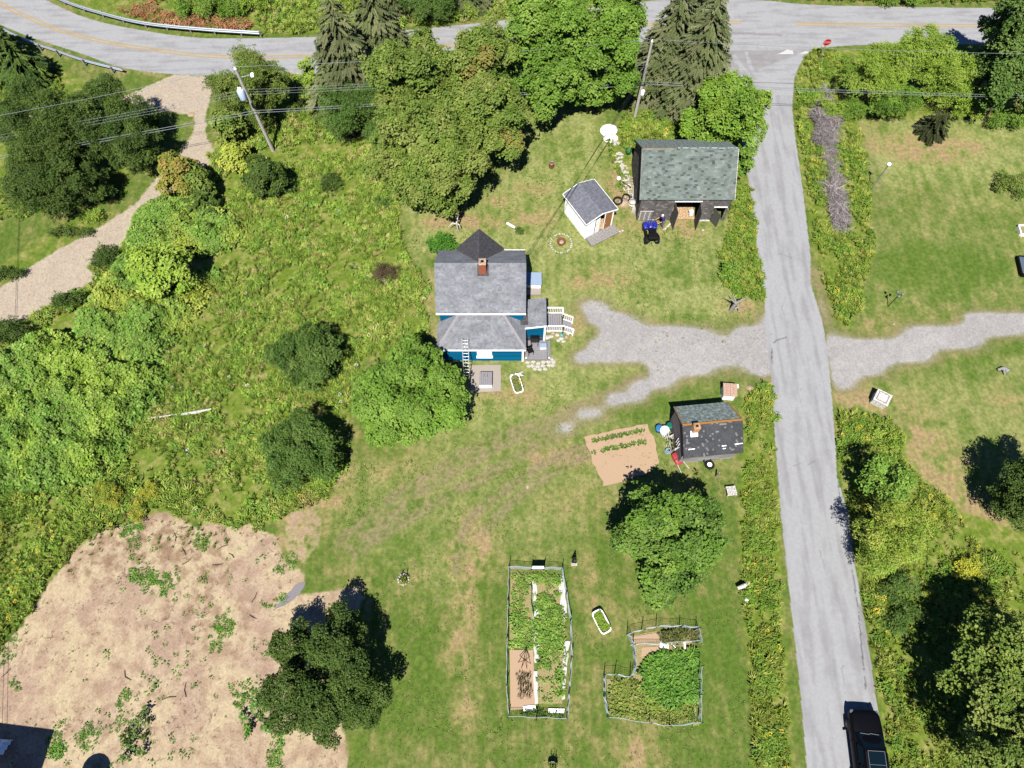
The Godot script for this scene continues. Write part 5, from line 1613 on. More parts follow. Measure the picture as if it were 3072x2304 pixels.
func build_meadows() -> void:
	var straw := [Color(0.301, 0.261, 0.085), Color(0.219, 0.214, 0.051), Color(0.337, 0.281, 0.118)]
	var grass := [Color(0.166, 0.231, 0.032), Color(0.114, 0.186, 0.020), Color(0.237, 0.268, 0.056), Color(0.085, 0.152, 0.016)]
	var herb := [Color(0.134, 0.214, 0.025), Color(0.085, 0.162, 0.017), Color(0.192, 0.261, 0.039)]
	var kinds := [
		{"name": "grass", "mesh": "tuft", "size": 0.55, "share": 0.5, "cols": grass, "tilt": 0.35},
		{"name": "dry_grass", "mesh": "tuft", "size": 0.5, "share": 0.22, "cols": straw, "tilt": 0.5},
		{"name": "herbs", "mesh": "herb", "size": 1.2, "share": 0.25, "cols": herb, "y": 0.35},
		{"name": "broad_weeds", "mesh": "broad", "size": 0.55, "share": 0.10, "cols": [Color(0.076, 0.157, 0.017), Color(0.051, 0.114, 0.014), Color(0.166, 0.237, 0.033)], "y": 0.35},
		{"name": "flowers", "mesh": "bloom", "size": 0.55, "share": 0.012, "cols": [Color(0.5, 0.5, 0.46), Color(0.390, 0.329, 0.044)], "y": 0.55}]
	scatter("meadow", "rough green and straw meadow between the thicket and the house lawn", v2([-25.95, -42.51, -23.72, -44.83, -19.43, -49.41, -17.14, -51.38, -11.4, -48.04, -9.85, -43.27, -9.24, -38.55, -9.27, -35.49, -8.4, -32.33, -7.01, -30.59, -6.44, -24.15, -11.33, -23.25, -11.78, -19.5, -11.91, -14.94, -13.27, -12.45, -15.99, -11.39, -17.16, -10.75, -21.31, -11.07, -24.02, -12.03, -26.37, -11.17, -28.09, -10.44, -27.28, -15.28, -26.72, -18.78, -26.31, -21.73, -24.98, -25.61, -23.99, -28.05, -22.75, -31.46, -21.37, -34.57, -26.23, -36.42, -25.89, -38.8]), 26.0, kinds, 0.9, 3)
	scatter("meadow", "rough weedy growth below the thicket along the clearing", v2([-35.6, -13.6, -31.65, -13.27, -26.88, -14.94, -25.23, -13.27, -26.06, -11.17, -28.23, -10.38, -29.29, -8.98, -30.43, -7.17, -31.48, -4.42, -32.46, -2.88, -36.48, -0.85, -40.75, -13.6]), 24.0, [kinds[0], kinds[2], {"name": "flowers", "mesh": "bloom", "size": 0.6, "share": 0.08, "cols": [Color(0.415, 0.337, 0.033), Color(0.281, 0.281, 0.033)], "y": 0.6}], 0.6, 4)
	var tall := [
		{"name": "grass", "mesh": "tuft", "size": 0.46, "share": 0.55, "cols": [Color(0.166, 0.214, 0.026), Color(0.114, 0.166, 0.019), Color(0.219, 0.243, 0.051)], "tilt": 0.3},
		{"name": "herbs", "mesh": "herb", "size": 1.0, "share": 0.33, "cols": [Color(0.118, 0.186, 0.020), Color(0.070, 0.134, 0.014)], "y": 0.4},
		{"name": "flowers", "mesh": "bloom", "size": 0.6, "share": 0.03, "cols": [Color(0.390, 0.315, 0.033)], "y": 0.6}]
	scatter("verge_growth", "tall yellow-green weeds between the barn and the lane", v2([19.05, -40.01, 20, -39.77, 19.96, -36.42, 19.79, -32.51, 19.63, -28.55, 17.91, -28.89, 16.47, -30.25, 16.72, -32.33, 17.48, -35.49, 18, -37.84]), 34.0, tall, 0.4, 5)
	scatter("verge_growth", "tall weeds behind the barn under the leafy tree", v2([9.27, -46.84, 11.94, -48.04, 15.45, -48.04, 18.44, -45.35, 19.47, -43.89, 15.07, -44.2, 11.29, -44.83, 10.82, -43.27, 9.6, -43.69, 9.07, -44.83]), 34.0, tall, 0.4, 6, [v2([7.56, -47.22, 9.82, -47.22, 9.61, -43.89, 7.8, -43.89])], 0.3)
	scatter("verge_growth", "weeds around the white stones west of the barn", v2([8.32, -44.57, 9.24, -44.31, 9.48, -41.75, 10.02, -39.77, 10.05, -38.03, 9.45, -38.31, 9.17, -40.01, 8.68, -41.75]), 26.0, tall, 0.4, 7, [v2([8.57, -44.57, 9.5, -44.05, 10.1, -40.95, 10.27, -37.84, 9.23, -37.84, 9.44, -40.51, 8.78, -42.76])], 0.2)
	scatter("verge_growth", "long strip of tall flowering weeds beside the lane below the workshop", v2([17.23, -20.61, 18.45, -21.28, 19.02, -21.2, 18.65, -16.66, 17.95, -11.77, 17.4, -7.32, 16.99, -3.02, 16.56, 3.7, 14.74, 3.7, 14.93, -3.02, 15.2, -7.32, 15.54, -11.33, 16.43, -13.93, 16.7, -16.66]), 34.0, tall, 0.9, 8)
	scatter("verge_growth", "tall weeds beside the brush pile east of the lane", v2([27.33, -54.75, 29.61, -55.47, 31.55, -54.28, 29.19, -50.81, 29.69, -46.84, 30.51, -46.84, 30.29, -43.27, 30.09, -38.8, 28.93, -32.78, 27.99, -30.37, 25.77, -25.69, 24.99, -26.82, 24.52, -31.02, 24.62, -35.03, 24.81, -39.77, 25.28, -47.49, 26.18, -51.95]), 26.0, tall, 0.9, 9, [v2([27.99, -49.97, 28.65, -49.69, 28.35, -46.95, 27.92, -43.27, 27.49, -42.26, 27.44, -38.8, 27.45, -35.95, 27.12, -35.03, 26.47, -35.22, 26.5, -38.31, 27.14, -40.75, 26.99, -42.76, 26.71, -44.83, 27.26, -47.49])])
	scatter("verge_growth", "wide weedy verge east of the lane near the parked car", v2([23.5, -19.14, 25.98, -18.78, 27.92, -17.71, 27.71, -15.28, 30.22, -11.65, 31.44, -9.13, 34.94, -9.44, 40.02, -8.83, 34.9, 6.1, 23.03, 6.1, 22.73, 2.24, 22.96, -1.93, 23.02, -5.85, 23.07, -8.22, 23.21, -11.77, 23.17, -15.28]), 26.0, tall, 0.9, 10)
	scatter("verge_growth", "far grassy verge beyond the paved road", v2([-53.97, -69.8, -9.51, -66.33, -0.27, -64.98, -0.27, -60.02, -4.7, -59.27, -16.2, -57.78, -23.94, -57.53, -24.08, -58.52, -25.34, -61.04, -38.68, -62.59, -45.14, -63.12]), 16.0, kinds, 0.5, 11)
	scatter("verge_growth", "far grassy verge opposite the end of the lane", v2([18.19, -66.33, 54.91, -65.65, 53.66, -61.69, 43.52, -61.75, 33.09, -62.01, 28.64, -62.27, 24.18, -62.99]), 18.0, tall, 0.4, 12)
	scatter("verge_growth", "rough grass between the road and the feathery tree", v2([-21.84, -51.84, -17.62, -51.95, -11.71, -52.24, -11.17, -44.83, -17.02, -50.25, -20.08, -48.04, -21.13, -49.69]), 22.0, kinds, 0.4, 13)
	scatter("verge_growth", "grass and weeds around the dark trees by the bend in the road", v2([-49.8, -56.07, -42.57, -53.4, -40.63, -50.81, -42.92, -46.95, -45.07, -45.88, -47.35, -45.35]), 20.0, tall, 0.5, 14)
	scatter("verge_growth", "weeds on the bank below the clump of dark trees", v2([-45.93, -40.75, -40.66, -38.8, -38.08, -37.84, -40, -36.42, -44.3, -35.49]), 20.0, tall, 0.5, 15)
	scatter("verge_growth", "rough growth along the lower edge of the dirt track", v2([-30.8, -33.67, -33.4, -31.24, -32.65, -30.37, -36.15, -27.72, -37.76, -26.42, -39.29, -26.17, -38.43, -23.25, -35.2, -26.82, -32.74, -28.47, -30.09, -33]), 22.0, kinds, 0.5, 16)
	scatter("dead_brush", "reddish brown dead brush behind the long guardrail", v2([-38.1, -61.04, -34.9, -61.82, -33.72, -60.4, -30.5, -59.9, -28.26, -59.77, -25.5, -59.14, -24.72, -58.39, -25.77, -58.02, -29.75, -58.15, -33.88, -59.02, -36.73, -59.9]), 26.0, [{"name": "dead_leaves", "mesh": "fine", "size": 1.0, "share": 0.6, "cols": [Color(0.268, 0.114, 0.051), Color(0.192, 0.076, 0.033), Color(0.329, 0.186, 0.095), Color(0.102, 0.122, 0.025)], "y": 0.4}, {"name": "dead_stalks", "mesh": "twigs", "size": 1.0, "share": 0.4, "cols": [Color(0.281, 0.143, 0.070), Color(0.166, 0.058, 0.026)]}], 0.2, 17)
	scatter("brush_pile", "grey dead brush and twigs lying along the east verge of the lane", v2([28.04, -50.25, 28.82, -49.97, 28.48, -46.95, 28.12, -43.27, 27.61, -42.26, 27.56, -38.8, 27.6, -35.95, 27.23, -34.8, 26.28, -35.03, 26.31, -38.31, 26.94, -40.75, 26.83, -42.76, 26.47, -44.83, 27.01, -47.49]), 45.0, [{"name": "twigs", "mesh": "twigs", "size": 0.95, "share": 1.0, "cols": [Color(0.157, 0.139, 0.139), Color(0.085, 0.072, 0.070), Color(0.225, 0.197, 0.186)], "y": 0.25}], 0.0, 18)
	thicket("dense lime green thicket of big leaves above the dirt track bend", v2([-30.82, -36.42, -29.92, -37.6, -27.44, -38.8, -25.42, -38.31, -23.17, -36.42, -21.17, -35.26, -21.98, -33.67, -23.71, -32.78, -26.23, -32.33, -28.84, -32.33, -31.21, -33]), 1.8, 52.0, C_KNOT, C_YELLOW, 31)
	thicket("long thicket of big yellow-green leaves reaching into the meadow", v2([-31.06, -32.33, -28.84, -32.33, -25.91, -30.59, -23.04, -31.02, -22.9, -29.73, -24.2, -27.23, -25.53, -24.82, -26.81, -22.49, -29.57, -22.49, -32.37, -24.03, -33.59, -26.82, -32.29, -28.89]), 1.9, 52.0, C_KNOT, C_YELLOW, 32)
	thicket("largest thicket of dense green leaves filling the western edge", v2([-38.43, -23.25, -36.78, -24.82, -34.53, -25.61, -31.86, -24.82, -26.89, -22.87, -25.36, -22.49, -25.69, -19.5, -26.51, -18.6, -27.4, -15.79, -28.44, -13.93, -31.01, -13.27, -33.56, -13.2, -35.32, -12.62, -40.21, -11.97, -43.36, -21.35]), 2.2, 52.0, C_KNOT, C_LIME, 33)
	scatter("lawn_tufts", "short uneven grass tufts on the mown house lawn", v2([-9.34, -38.31, -7.88, -36.42, -0.24, -40.26, 2.23, -47.76, 7.6, -48.04, 8.26, -44.83, 9.04, -37.84, 10.44, -35.95, 17.31, -35.95, 16.48, -30.59, 17.91, -28.89, 19.12, -27.23, 16.1, -25.93, 13.08, -26.25, 9.09, -27.23, 5.21, -28.68, 4.77, -26.42, 4.5, -22.87, 9.47, -22.49, 4.19, -19.5, 0.13, -17.71, -6.65, -13.93, -12.87, -8.83, -13.25, -12.29, -11.62, -15.28, -5.91, -15.28, -3.61, -20.61, 1.02, -20.61, 4.41, -26.42, 1.12, -33.22, -6.58, -33.22, -8.42, -32.64]), 13.0, [{"name": "grass", "mesh": "fan", "size": 0.14, "share": 0.7, "cols": [Color(0.143, 0.186, 0.044), Color(0.102, 0.162, 0.026)], "tilt": 0.3}, {"name": "dry_grass", "mesh": "fan", "size": 0.10, "share": 0.3, "cols": [Color(0.281, 0.249, 0.102)], "tilt": 0.3}], 0.5, 19)
	scatter("lawn_tufts", "short uneven grass tufts on the mown lower lawn", v2([-9.6, -6.73, -6.63, -13.6, 4.16, -18.78, 11.41, -20.98, 16.87, -20.98, 15.8, -15.28, 14.77, -7.32, 14.47, 3.7, -9.55, 3.7, -7.09, -0.85]), 13.0, [{"name": "grass", "mesh": "fan", "size": 0.10, "share": 0.7, "cols": [Color(0.126, 0.171, 0.039), Color(0.088, 0.143, 0.023)], "tilt": 0.3}, {"name": "dry_grass", "mesh": "fan", "size": 0.09, "share": 0.3, "cols": [Color(0.261, 0.225, 0.088)], "tilt": 0.3}], 0.5, 20, [v2([-0.34, -8.22, 3.66, -8.22, 3.51, 1.1, -0.31, 0.97]), v2([5.94, -4.7, 12.05, -4.7, 11.39, 1.48, 5.62, 1.23])])
	scatter("clearing_weeds", "scattered low green weeds on the bare clearing", v2([-25.82, -10.06, -24.45, -11.01, -21.13, -10.06, -16.97, -9.44, -15.25, -5.85, -15.85, -1.66, -17.13, 1.23, -17.56, 3.7, -27.22, 3.7, -26.61, 1.73, -25.98, -0.33, -28.12, -0.85, -24.99, -3.57, -26.13, -7.32]), 1.3, [{"name": "weeds", "mesh": "herb", "size": 0.9, "share": 0.6, "cols": [Color(0.076, 0.157, 0.017), Color(0.053, 0.114, 0.014), Color(0.122, 0.166, 0.044)], "y": 0.06}, {"name": "dry_weeds", "mesh": "twigs", "size": 0.3, "share": 0.4, "cols": [Color(0.122, 0.076, 0.048), Color(0.166, 0.110, 0.064)]}], 1.0, 21)
	for p in [[Vector3(-24.31, 0, -7.38), 1.1, 0.7], [Vector3(-22.73, 0, -7.08), 0.9, 0.6], [Vector3(-25.57, 0, -10.38), 0.7, 1.2], [Vector3(-18.71, 0, -3.99), 0.7, 1.2], [Vector3(-21.07, 0, -9.75), 0.5, 0.7], [Vector3(-14.98, 0, -8.46), 0.9, 0.6], [Vector3(-25.7, 0, 1.99), 1.2, 0.6], [Vector3(-23.65, 0, 1.1), 0.7, 0.7], [Vector3(-24, 0, 0.2), 0.5, 0.5], [Vector3(-16.8, 0, -0.33), 0.8, 0.8], [Vector3(-14.1, 0, 2.74), 0.5, 1.0], [Vector3(-32.06, 0, -3.02), 0.5, 1.2], [Vector3(-30.87, 0, -0.91), 0.3, 0.3], [Vector3(-27.46, 0, 2.24), 0.5, 1.2], [Vector3(-15.55, 0, -5.85), 0.9, 0.4]]:
		scatter("clearing_weeds", "patch of low green weeds on the bare clearing", oval(p[0], p[1], p[2]), 22.0, [{"name": "weeds", "mesh": "herb", "size": 0.8, "share": 1.0, "cols": [Color(0.088, 0.181, 0.019), Color(0.058, 0.134, 0.014)], "y": 0.08}], 0.2, 22)
	scatter("clearing_litter", "brown twig litter and crumbs of bark over the bare clearing", v2(ROAD.clearing), 2.6, [{"name": "twigs", "mesh": "twigs", "size": 0.22, "share": 0.7, "cols": [Color(0.102, 0.058, 0.033), Color(0.166, 0.102, 0.058), Color(0.064, 0.039, 0.025)]}, {"name": "dry_tufts", "mesh": "tuft", "size": 0.14, "share": 0.3, "cols": [Color(0.166, 0.166, 0.056), Color(0.102, 0.130, 0.028)], "tilt": 0.4}], 1.0, 61)
	scatter("clearing_litter", "thin grass creeping over the upper edge of the clearing", v2([-27.92, -10.38, -25.71, -11.01, -23.96, -11.71, -21.24, -10.69, -18.49, -11.2, -15.82, -10.13, -15.71, -9.29, -18.31, -10.06, -20.6, -8.83, -23.44, -9.13, -25.24, -8.83, -27.4, -8.83, -29.18, -7.32, -30.32, -5.85, -31.16, -4.56, -30.21, -7.17]), 5.0, [{"name": "grass", "mesh": "tuft", "size": 0.26, "share": 0.6, "cols": [Color(0.166, 0.192, 0.048), Color(0.122, 0.166, 0.028)], "tilt": 0.4}, {"name": "twigs", "mesh": "twigs", "size": 0.4, "share": 0.4, "cols": [Color(0.085, 0.051, 0.030), Color(0.166, 0.102, 0.061)]}], 1.0, 62)
	scatter("track_grass", "sparse grass along the edges of the gravel driveway", v2(ROAD.drive), 1.6, [{"name": "grass", "mesh": "fan", "size": 0.12, "share": 1.0, "cols": [Color(0.143, 0.176, 0.044), Color(0.219, 0.219, 0.085)], "tilt": 0.3}], 1.0, 63)


# ---------------------------------------------------------------- poles, wires, guardrails, sign
func wire(called: String, label: String, a: Vector3, b: Vector3, sag: float, r := 0.016, m: Material = null, group := "") -> void:
	var st := stool()
	var pts := []
	var n := 18
	for k in n + 1:
		var t := float(k) / n
		pts.append(a.lerp(b, t) - Vector3.UP * sag * 4.0 * t * (1.0 - t))
	tube(st, pts, [r], 4)
	single(called, st, m if m else M.wire_grey, label, "wire", Vector3.ZERO, 0.0, group)


func build_poles() -> void:
	var b1: Vector3 = Vector3(-20.71, 0, -43.53)
	var b2: Vector3 = Vector3(10.95, 0, -47.49)
	var t1 := b1 + Vector3(-0.15, 8.75, 0.05)
	var t2 := b2 + Vector3(0.1, 7.8, 0.0)
	var p := thing("utility_pole", "weathered utility pole carrying a grey transformer beside the dirt track", "pole", b1)
	var st := stool()
	tube(st, [Vector3(0, -0.1, 0), Vector3(-0.07, 4, 0.02), t1 - b1], [0.17, 0.14, 0.11], 10)
	part("shaft", st, M.pole_wood, p)
	var tr := stool()
	lathe(tr, Vector3(-0.42, 6.0, 0.25), [Vector2(0.0, 0.0), Vector2(0.26, 0.02), Vector2(0.28, 0.1), Vector2(0.28, 0.85), Vector2(0.22, 0.95), Vector2(0.0, 1.0)], 14)
	var tf := part("transformer", tr, M.transformer_grey, p)
	for x in [-0.5, -0.34]:
		var q := stool()
		lathe(q, Vector3(x, 6.95, 0.22), [Vector2(0.05, 0.0), Vector2(0.07, 0.06), Vector2(0.04, 0.1), Vector2(0.06, 0.16), Vector2(0.0, 0.25)], 8)
		part("bushing", q, M.lamp_white, tf)
	bar(p, "bracket", Vector3(-0.3, 6.5, 0.12), Vector3(-0.08, 6.5, 0.05), 0.08, 0.1, M.galvanised)
	bar(p, "lamp_arm", Vector3(-0.1, 7.9, 0.0), Vector3(0.72, 8.05, -0.1), 0.05, 0.05, M.galvanised)
	var lm := stool()
	bx(lm, Vector3(0.85, 8.02, -0.12), Vector3(0.22, 0.12, 0.42), 0.2, Vector3.ZERO, 0.03)
	part("lamp_head", lm, M.lamp_white, p)
	var ins := stool()
	lathe(ins, t1 - b1, [Vector2(0.1, -0.02), Vector2(0.11, 0.05), Vector2(0.05, 0.09), Vector2(0.06, 0.16), Vector2(0.0, 0.2)], 8)
	part("insulator", ins, M.lamp_white, p)
	bar(p, "guard_box", Vector3(0.02, 5.0, 0.16), Vector3(0.0, 5.5, 0.16), 0.16, 0.12, M.wire_black)
	var u := thing("utility_pole", "plain pale utility pole behind the barn with a small white box", "pole", b2)
	var s2 := stool()
	tube(s2, [Vector3(0, -0.1, 0), t2 - b2], [0.15, 0.10], 10)
	part("shaft", s2, M.pole_wood, u)
	bar(u, "meter_box", Vector3(0.2, 2.5, 0.12), Vector3(0.2, 3.0, 0.12), 0.26, 0.18, M.lamp_white)
	var i2 := stool()
	lathe(i2, t2 - b2, [Vector2(0.08, -0.02), Vector2(0.09, 0.05), Vector2(0.04, 0.09), Vector2(0.05, 0.16), Vector2(0.0, 0.2)], 8)
	part("insulator", i2, M.lamp_white, u)
	# lines from pole to pole and on out of the frame
	var up := Vector3(0, 0.2, 0)
	wire("power_line", "top power line between the two utility poles", t1 + up, t2 + up, 0.35)
	wire("power_line", "top power line running west from the transformer pole over the dark trees", t1 + up, Vector3(-49.02, 8, -37.14), 0.4)
	wire("power_line", "top power line crossing above the lane to the east", t2 + up, Vector3(57.34, 8, -45.83), 0.5)
	for k in 2:
		var o := Vector3(0, -0.14 * k, 0.1 * k)
		var g := "pairs of low cables strung between poles"
		wire("cable", "%s of the two low cables strung between the utility poles" % ["upper", "lower"][k], b1 + Vector3(-0.05, 4.75, 0.2) + o, b2 + Vector3(0.06, 4.0, 0.2) + o, 0.25, 0.02, M.wire_grey, g)
		wire("cable", "%s of the two low cables running west through the dark tree crowns" % ["upper", "lower"][k], b1 + Vector3(-0.05, 4.75, 0.2) + o, Vector3(-51.21, 5, -36.07) + o, 0.3, 0.02, M.wire_grey, g)
		wire("cable", "%s of the two low cables crossing above the lane to the willows" % ["upper", "lower"][k], b2 + Vector3(0.06, 4.0, 0.2) + o, Vector3(60.22, 4.5, -44.78) + o, 0.3, 0.02, M.wire_grey, g)
	for k in 3:
		var o := Vector3(0, -0.25 * k, 0)
		var g := "spaced secondary wires below the transformer"
		wire("secondary_wire", "%s of three thin wires between the transformer and the plain pole" % ["top", "middle", "bottom"][k], b1 + Vector3(-0.08, 6.6, -0.12) + o, b2 + Vector3(0.08, 5.7, -0.1) + o, 0.3, 0.011, M.wire_grey, g)
		wire("secondary_wire", "%s of three thin wires running west from the transformer pole" % ["top", "middle", "bottom"][k], b1 + Vector3(-0.08, 6.6, -0.12) + o, Vector3(-50.78, 6, -37.2) + o, 0.3, 0.011, M.wire_grey, g)
		wire("service_wire", "%s of three thin wires sloping from the plain pole to the blue house" % ["top", "middle", "bottom"][k], b2 + Vector3(0.05 + k * 0.1, 5.6 - 0.2 * k, 0.1), Vector3(0.95 - k * 0.05, 5.3 - k * 0.25, -28.6 - k * 0.3), 0.35, 0.012, M.wire_black, "service wires to the blue house")
	for k in 2:
		wire("service_wire", "thin overhead wire passing above the western edge to the shaded house", Vector3(-45.0, 8.0, -46.0), Vector3(-31.4 + k * 0.3, 5.8, 5.6), 0.5, 0.014, M.wire_black, "service wires to the shaded house")


func guardrail(label: String, pts: Array) -> void:
	var flat := PackedVector2Array()
	for p in pts: flat.append(Vector2(p.x, p.z))
	var line := curve(flat, 1.0)
	var t := thing("guardrail", label, "guardrail", Vector3(line[0].x, 0, line[0].y))
	var o := Vector3(line[0].x, 0, line[0].y)
	# the W-shaped beam
	var prof := [Vector2(0.0, 0.78), Vector2(0.08, 0.74), Vector2(0.08, 0.67), Vector2(0.0, 0.62), Vector2(0.08, 0.57), Vector2(0.08, 0.50), Vector2(0.0, 0.46)]
	var st := stool()
	for i in line.size() - 1:
		var d0 := (line[mini(i + 1, line.size() - 1)] - line[maxi(i - 1, 0)]).normalized().orthogonal()
		var d1 := (line[mini(i + 2, line.size() - 1)] - line[i]).normalized().orthogonal()
		for k in prof.size() - 1:
			var q := []
			for e in [[line[i], d0, prof[k]], [line[i + 1], d1, prof[k]], [line[i + 1], d1, prof[k + 1]], [line[i], d0, prof[k + 1]]]:
				var v: Vector2 = e[0] + e[1] * e[2].x
				q.append(Vector3(v.x, e[2].y, v.y) - o)
			quad(st, q[0], q[1], q[2], q[3])
			var b := []
			for e in [[line[i], d0, prof[k]], [line[i + 1], d1, prof[k]], [line[i + 1], d1, prof[k + 1]], [line[i], d0, prof[k + 1]]]:
				var v: Vector2 = e[0] + e[1] * (e[2].x - 0.012)
				b.append(Vector3(v.x, e[2].y, v.y) - o)
			quad(st, b[3], b[2], b[1], b[0])
	part("beam", st, M.galvanised, t)
	var post := stool()
	bx(post, Vector3(0, 0.36, 0), Vector3(0.13, 0.76, 0.16), 0.0, Vector3.ZERO, 0.012)
	var pm := fin(post, M.grey_wood)
	var run := 0.0
	for i in line.size() - 1:
		run += line[i].distance_to(line[i + 1])
		if run > 1.9 or i == 0:
			run = 0.0
			var d := (line[i + 1] - line[i]).normalized().orthogonal()
			var po := obj("post", pm, t)
			po.position = Vector3(line[i].x - d.x * 0.1, 0, line[i].y - d.y * 0.1) - o


func build_guardrails() -> void:
	guardrail("long galvanised guardrail on the outer side of the road bend", [Vector3(-23.68, 0.6, -57.11), Vector3(-29.28, 0.6, -57.6), Vector3(-34.8, 0.6, -58.4), Vector3(-39.18, 0.6, -59.78), Vector3(-43.35, 0.6, -61.55), Vector3(-48.87, 0.6, -64.83), Vector3(-55.38, 0.6, -69.63)])
	guardrail("shorter galvanised guardrail on the inner side beside the spruces", [Vector3(-51.45, 0.6, -59.96), Vector3(-46.08, 0.6, -56.57), Vector3(-42.02, 0.6, -54.77), Vector3(-39.3, 0.6, -53.6), Vector3(-35.51, 0.6, -52.39)])
	var t := thing("stop_sign", "red octagonal stop sign at the end of the lane", "sign", Vector3(28.51, 0, -54.4))
	bar(t, "post", Vector3(0, 0, 0), Vector3(0, 2.25, 0), 0.06, 0.06, M.galvanised)
	for d in [[0.38, 0.06, "border", M.line_white], [0.35, 0.068, "face", M.sign_red]]:
		var st := stool()
		var q := []
		for i in 8:
			var a := TAU * (i + 0.5) / 8.0
			q.append(Vector3(cos(a) * d[0], 1.9 + sin(a) * d[0], d[1]))
		for i in range(1, 7):
			tri(st, q[0], q[i + 1], q[i])
			tri(st, q[0] - Vector3(0, 0, 0.006), q[i] - Vector3(0, 0, 0.006), q[i + 1] - Vector3(0, 0, 0.006))
		part(d[2], st, d[3], t)
	var tm := TextMesh.new()
	tm.text = "STOP"
	var f := SystemFont.new()
	f.font_names = PackedStringArray(["Droid Sans"])
	f.font_weight = 700
	tm.font = f
	tm.font_size = 32
	tm.pixel_size = 0.0075
	tm.depth = 0.004
	tm.material = M.line_white
	var w := obj("lettering", tm, t)
	w.position = Vector3(0, 1.9, 0.074)
	var l := thing("lamp_post", "slim grey lamp post with white lamp on the eastern lawn", "lamp post", Vector3(30.17, 0, -39.18))
	var st := stool()
	tube(st, [Vector3(0, -0.05, 0), Vector3(0, 3.1, 0)], [0.06, 0.045], 8)
	part("shaft", st, M.grey_wood, l)
	bar(l, "arm", Vector3(-0.05, 3.05, 0), Vector3(0.35, 3.15, 0.0), 0.05, 0.05, M.grey_wood)
	var lh := stool()
	lathe(lh, Vector3(0, 3.1, 0), [Vector2(0.05, 0.0), Vector2(0.15, 0.05), Vector2(0.16, 0.2), Vector2(0.08, 0.28), Vector2(0.0, 0.3)], 10)
	part("lamp_head", lh, M.lamp_white, l)
	var c := thing("garden_lantern", "small black three-headed lantern post on the eastern lawn", "lamp post", Vector3(29.23, 0, -27.97))
	bar(c, "shaft", Vector3(0, 0, 0), Vector3(0, 1.8, 0), 0.05, 0.05, M.wire_black)
	for k in 3:
		var a := TAU * k / 3.0
		var e := Vector3(cos(a) * 0.22, 1.72, sin(a) * 0.22)
		bar(c, "arm", Vector3(0, 1.7, 0), e, 0.025, 0.025, M.wire_black)
		var s := stool()
		lathe(s, e, [Vector2(0.0, -0.02), Vector2(0.07, 0.0), Vector2(0.10, 0.16), Vector2(0.05, 0.2), Vector2(0.0, 0.26)], 8)
		part("lantern", s, M.wire_grey, c)


# ---------------------------------------------------------------- fenced vegetable gardens
func fence(parent: Node, line: PackedVector2Array, h: float, posts: bool, o: Vector3) -> void:
	for i in line.size() - 1:
		var a := Vector3(line[i].x, 0, line[i].y) - o
		var b := Vector3(line[i + 1].x, 0, line[i + 1].y) - o
		var st := stool()
		var n := maxi(2, int(a.distance_to(b) / 0.12))
		for y in 6:
			var pts := []
			for k in 7:
				var q := a.lerp(b, k / 6.0)
				pts.append(q + Vector3(sin(k * 2.1 + i + y * 0.3) * 0.03, h * (0.05 + 0.19 * y) + sin(k * 1.7 + i) * 0.03, cos(k * 1.3 + i) * 0.03))
			tube(st, pts, [0.013 if y == 5 else 0.006], 4, false)
		for k in n + 1:
			var q := a.lerp(b, float(k) / n)
			tube(st, [q + Vector3(0, 0.02, 0), q + Vector3(0, h, 0)], [0.004], 3, false)
		part("wire_mesh", st, M.mesh_wire, parent)
		if posts:
			var ps := stool()
			var m := maxi(1, int(a.distance_to(b) / 1.6))
			for k in m:
				var q := a.lerp(b, float(k) / m)
				var one := stool()
				tube(one, [q + Vector3(0, -0.05, 0), q + Vector3(rng.randf_range(-0.06, 0.06), h + rng.randf_range(0.15, 0.75), rng.randf_range(-0.04, 0.04))], [0.032, 0.024], 5)
				part("post", one, M.wire_black if (k + i) % 3 else M.green_plastic, parent)


func crop(called: String, label: String, poly: PackedVector2Array, dens: float, mesh: String, cols: Array, size: float, y: float, sd: int) -> void:
	scatter(called, label, poly, dens, [{"name": "leaves", "mesh": mesh, "size": size, "share": 0.75, "cols": cols, "y": y}, {"name": "undergrowth", "mesh": "tuft", "size": 0.28, "share": 0.25, "cols": [Color(0.281, 0.249, 0.085), Color(0.166, 0.192, 0.037)], "tilt": 0.4}], 0.8, sd)


func plant_row(called: String, label: String, group: String, a: Vector3, b: Vector3, n: int, size: float, mesh: String, cols: Array, miss := 0.0) -> void:
	for k in n:
		if rng.randf() < miss: continue
		var p := a.lerp(b, (k + rng.randf_range(-0.25, 0.25)) / n)
		var st := stool()
		var c := tint(cols, 0.2)
		st.set_color(c)
		for i in 9:
			var an := rng.randf() * TAU
			var d := Vector3(cos(an), rng.randf_range(0.2, 1.2), sin(an)).normalized()
			if mesh == "blade": d = Vector3(cos(an) * 0.4, 1.0, sin(an) * 0.4).normalized()
			leaf(st, Vector3(cos(an), 0, sin(an)) * size * 0.15, d, Vector3.UP if mesh != "blade" else Vector3(cos(an + 1.5), 0.1, sin(an + 1.5)), size, size * (0.5 if mesh != "blade" else 0.16))
		var o := single(called, st, M.leaf, label, "plant", Vector3(p.x, 0.07, p.z) + Vector3(rng.randf_range(-0.06, 0.06), 0, rng.randf_range(-0.06, 0.06)), 0.0, group)
		o.rotation.y = rng.randf() * TAU


func bed(called: String, poly: PackedVector2Array, h: float, m: Material, label: String, cat: String) -> void:
	var st := stool()
	slab(st, poly, -0.02, h)
	single(called, st, m, label, cat)


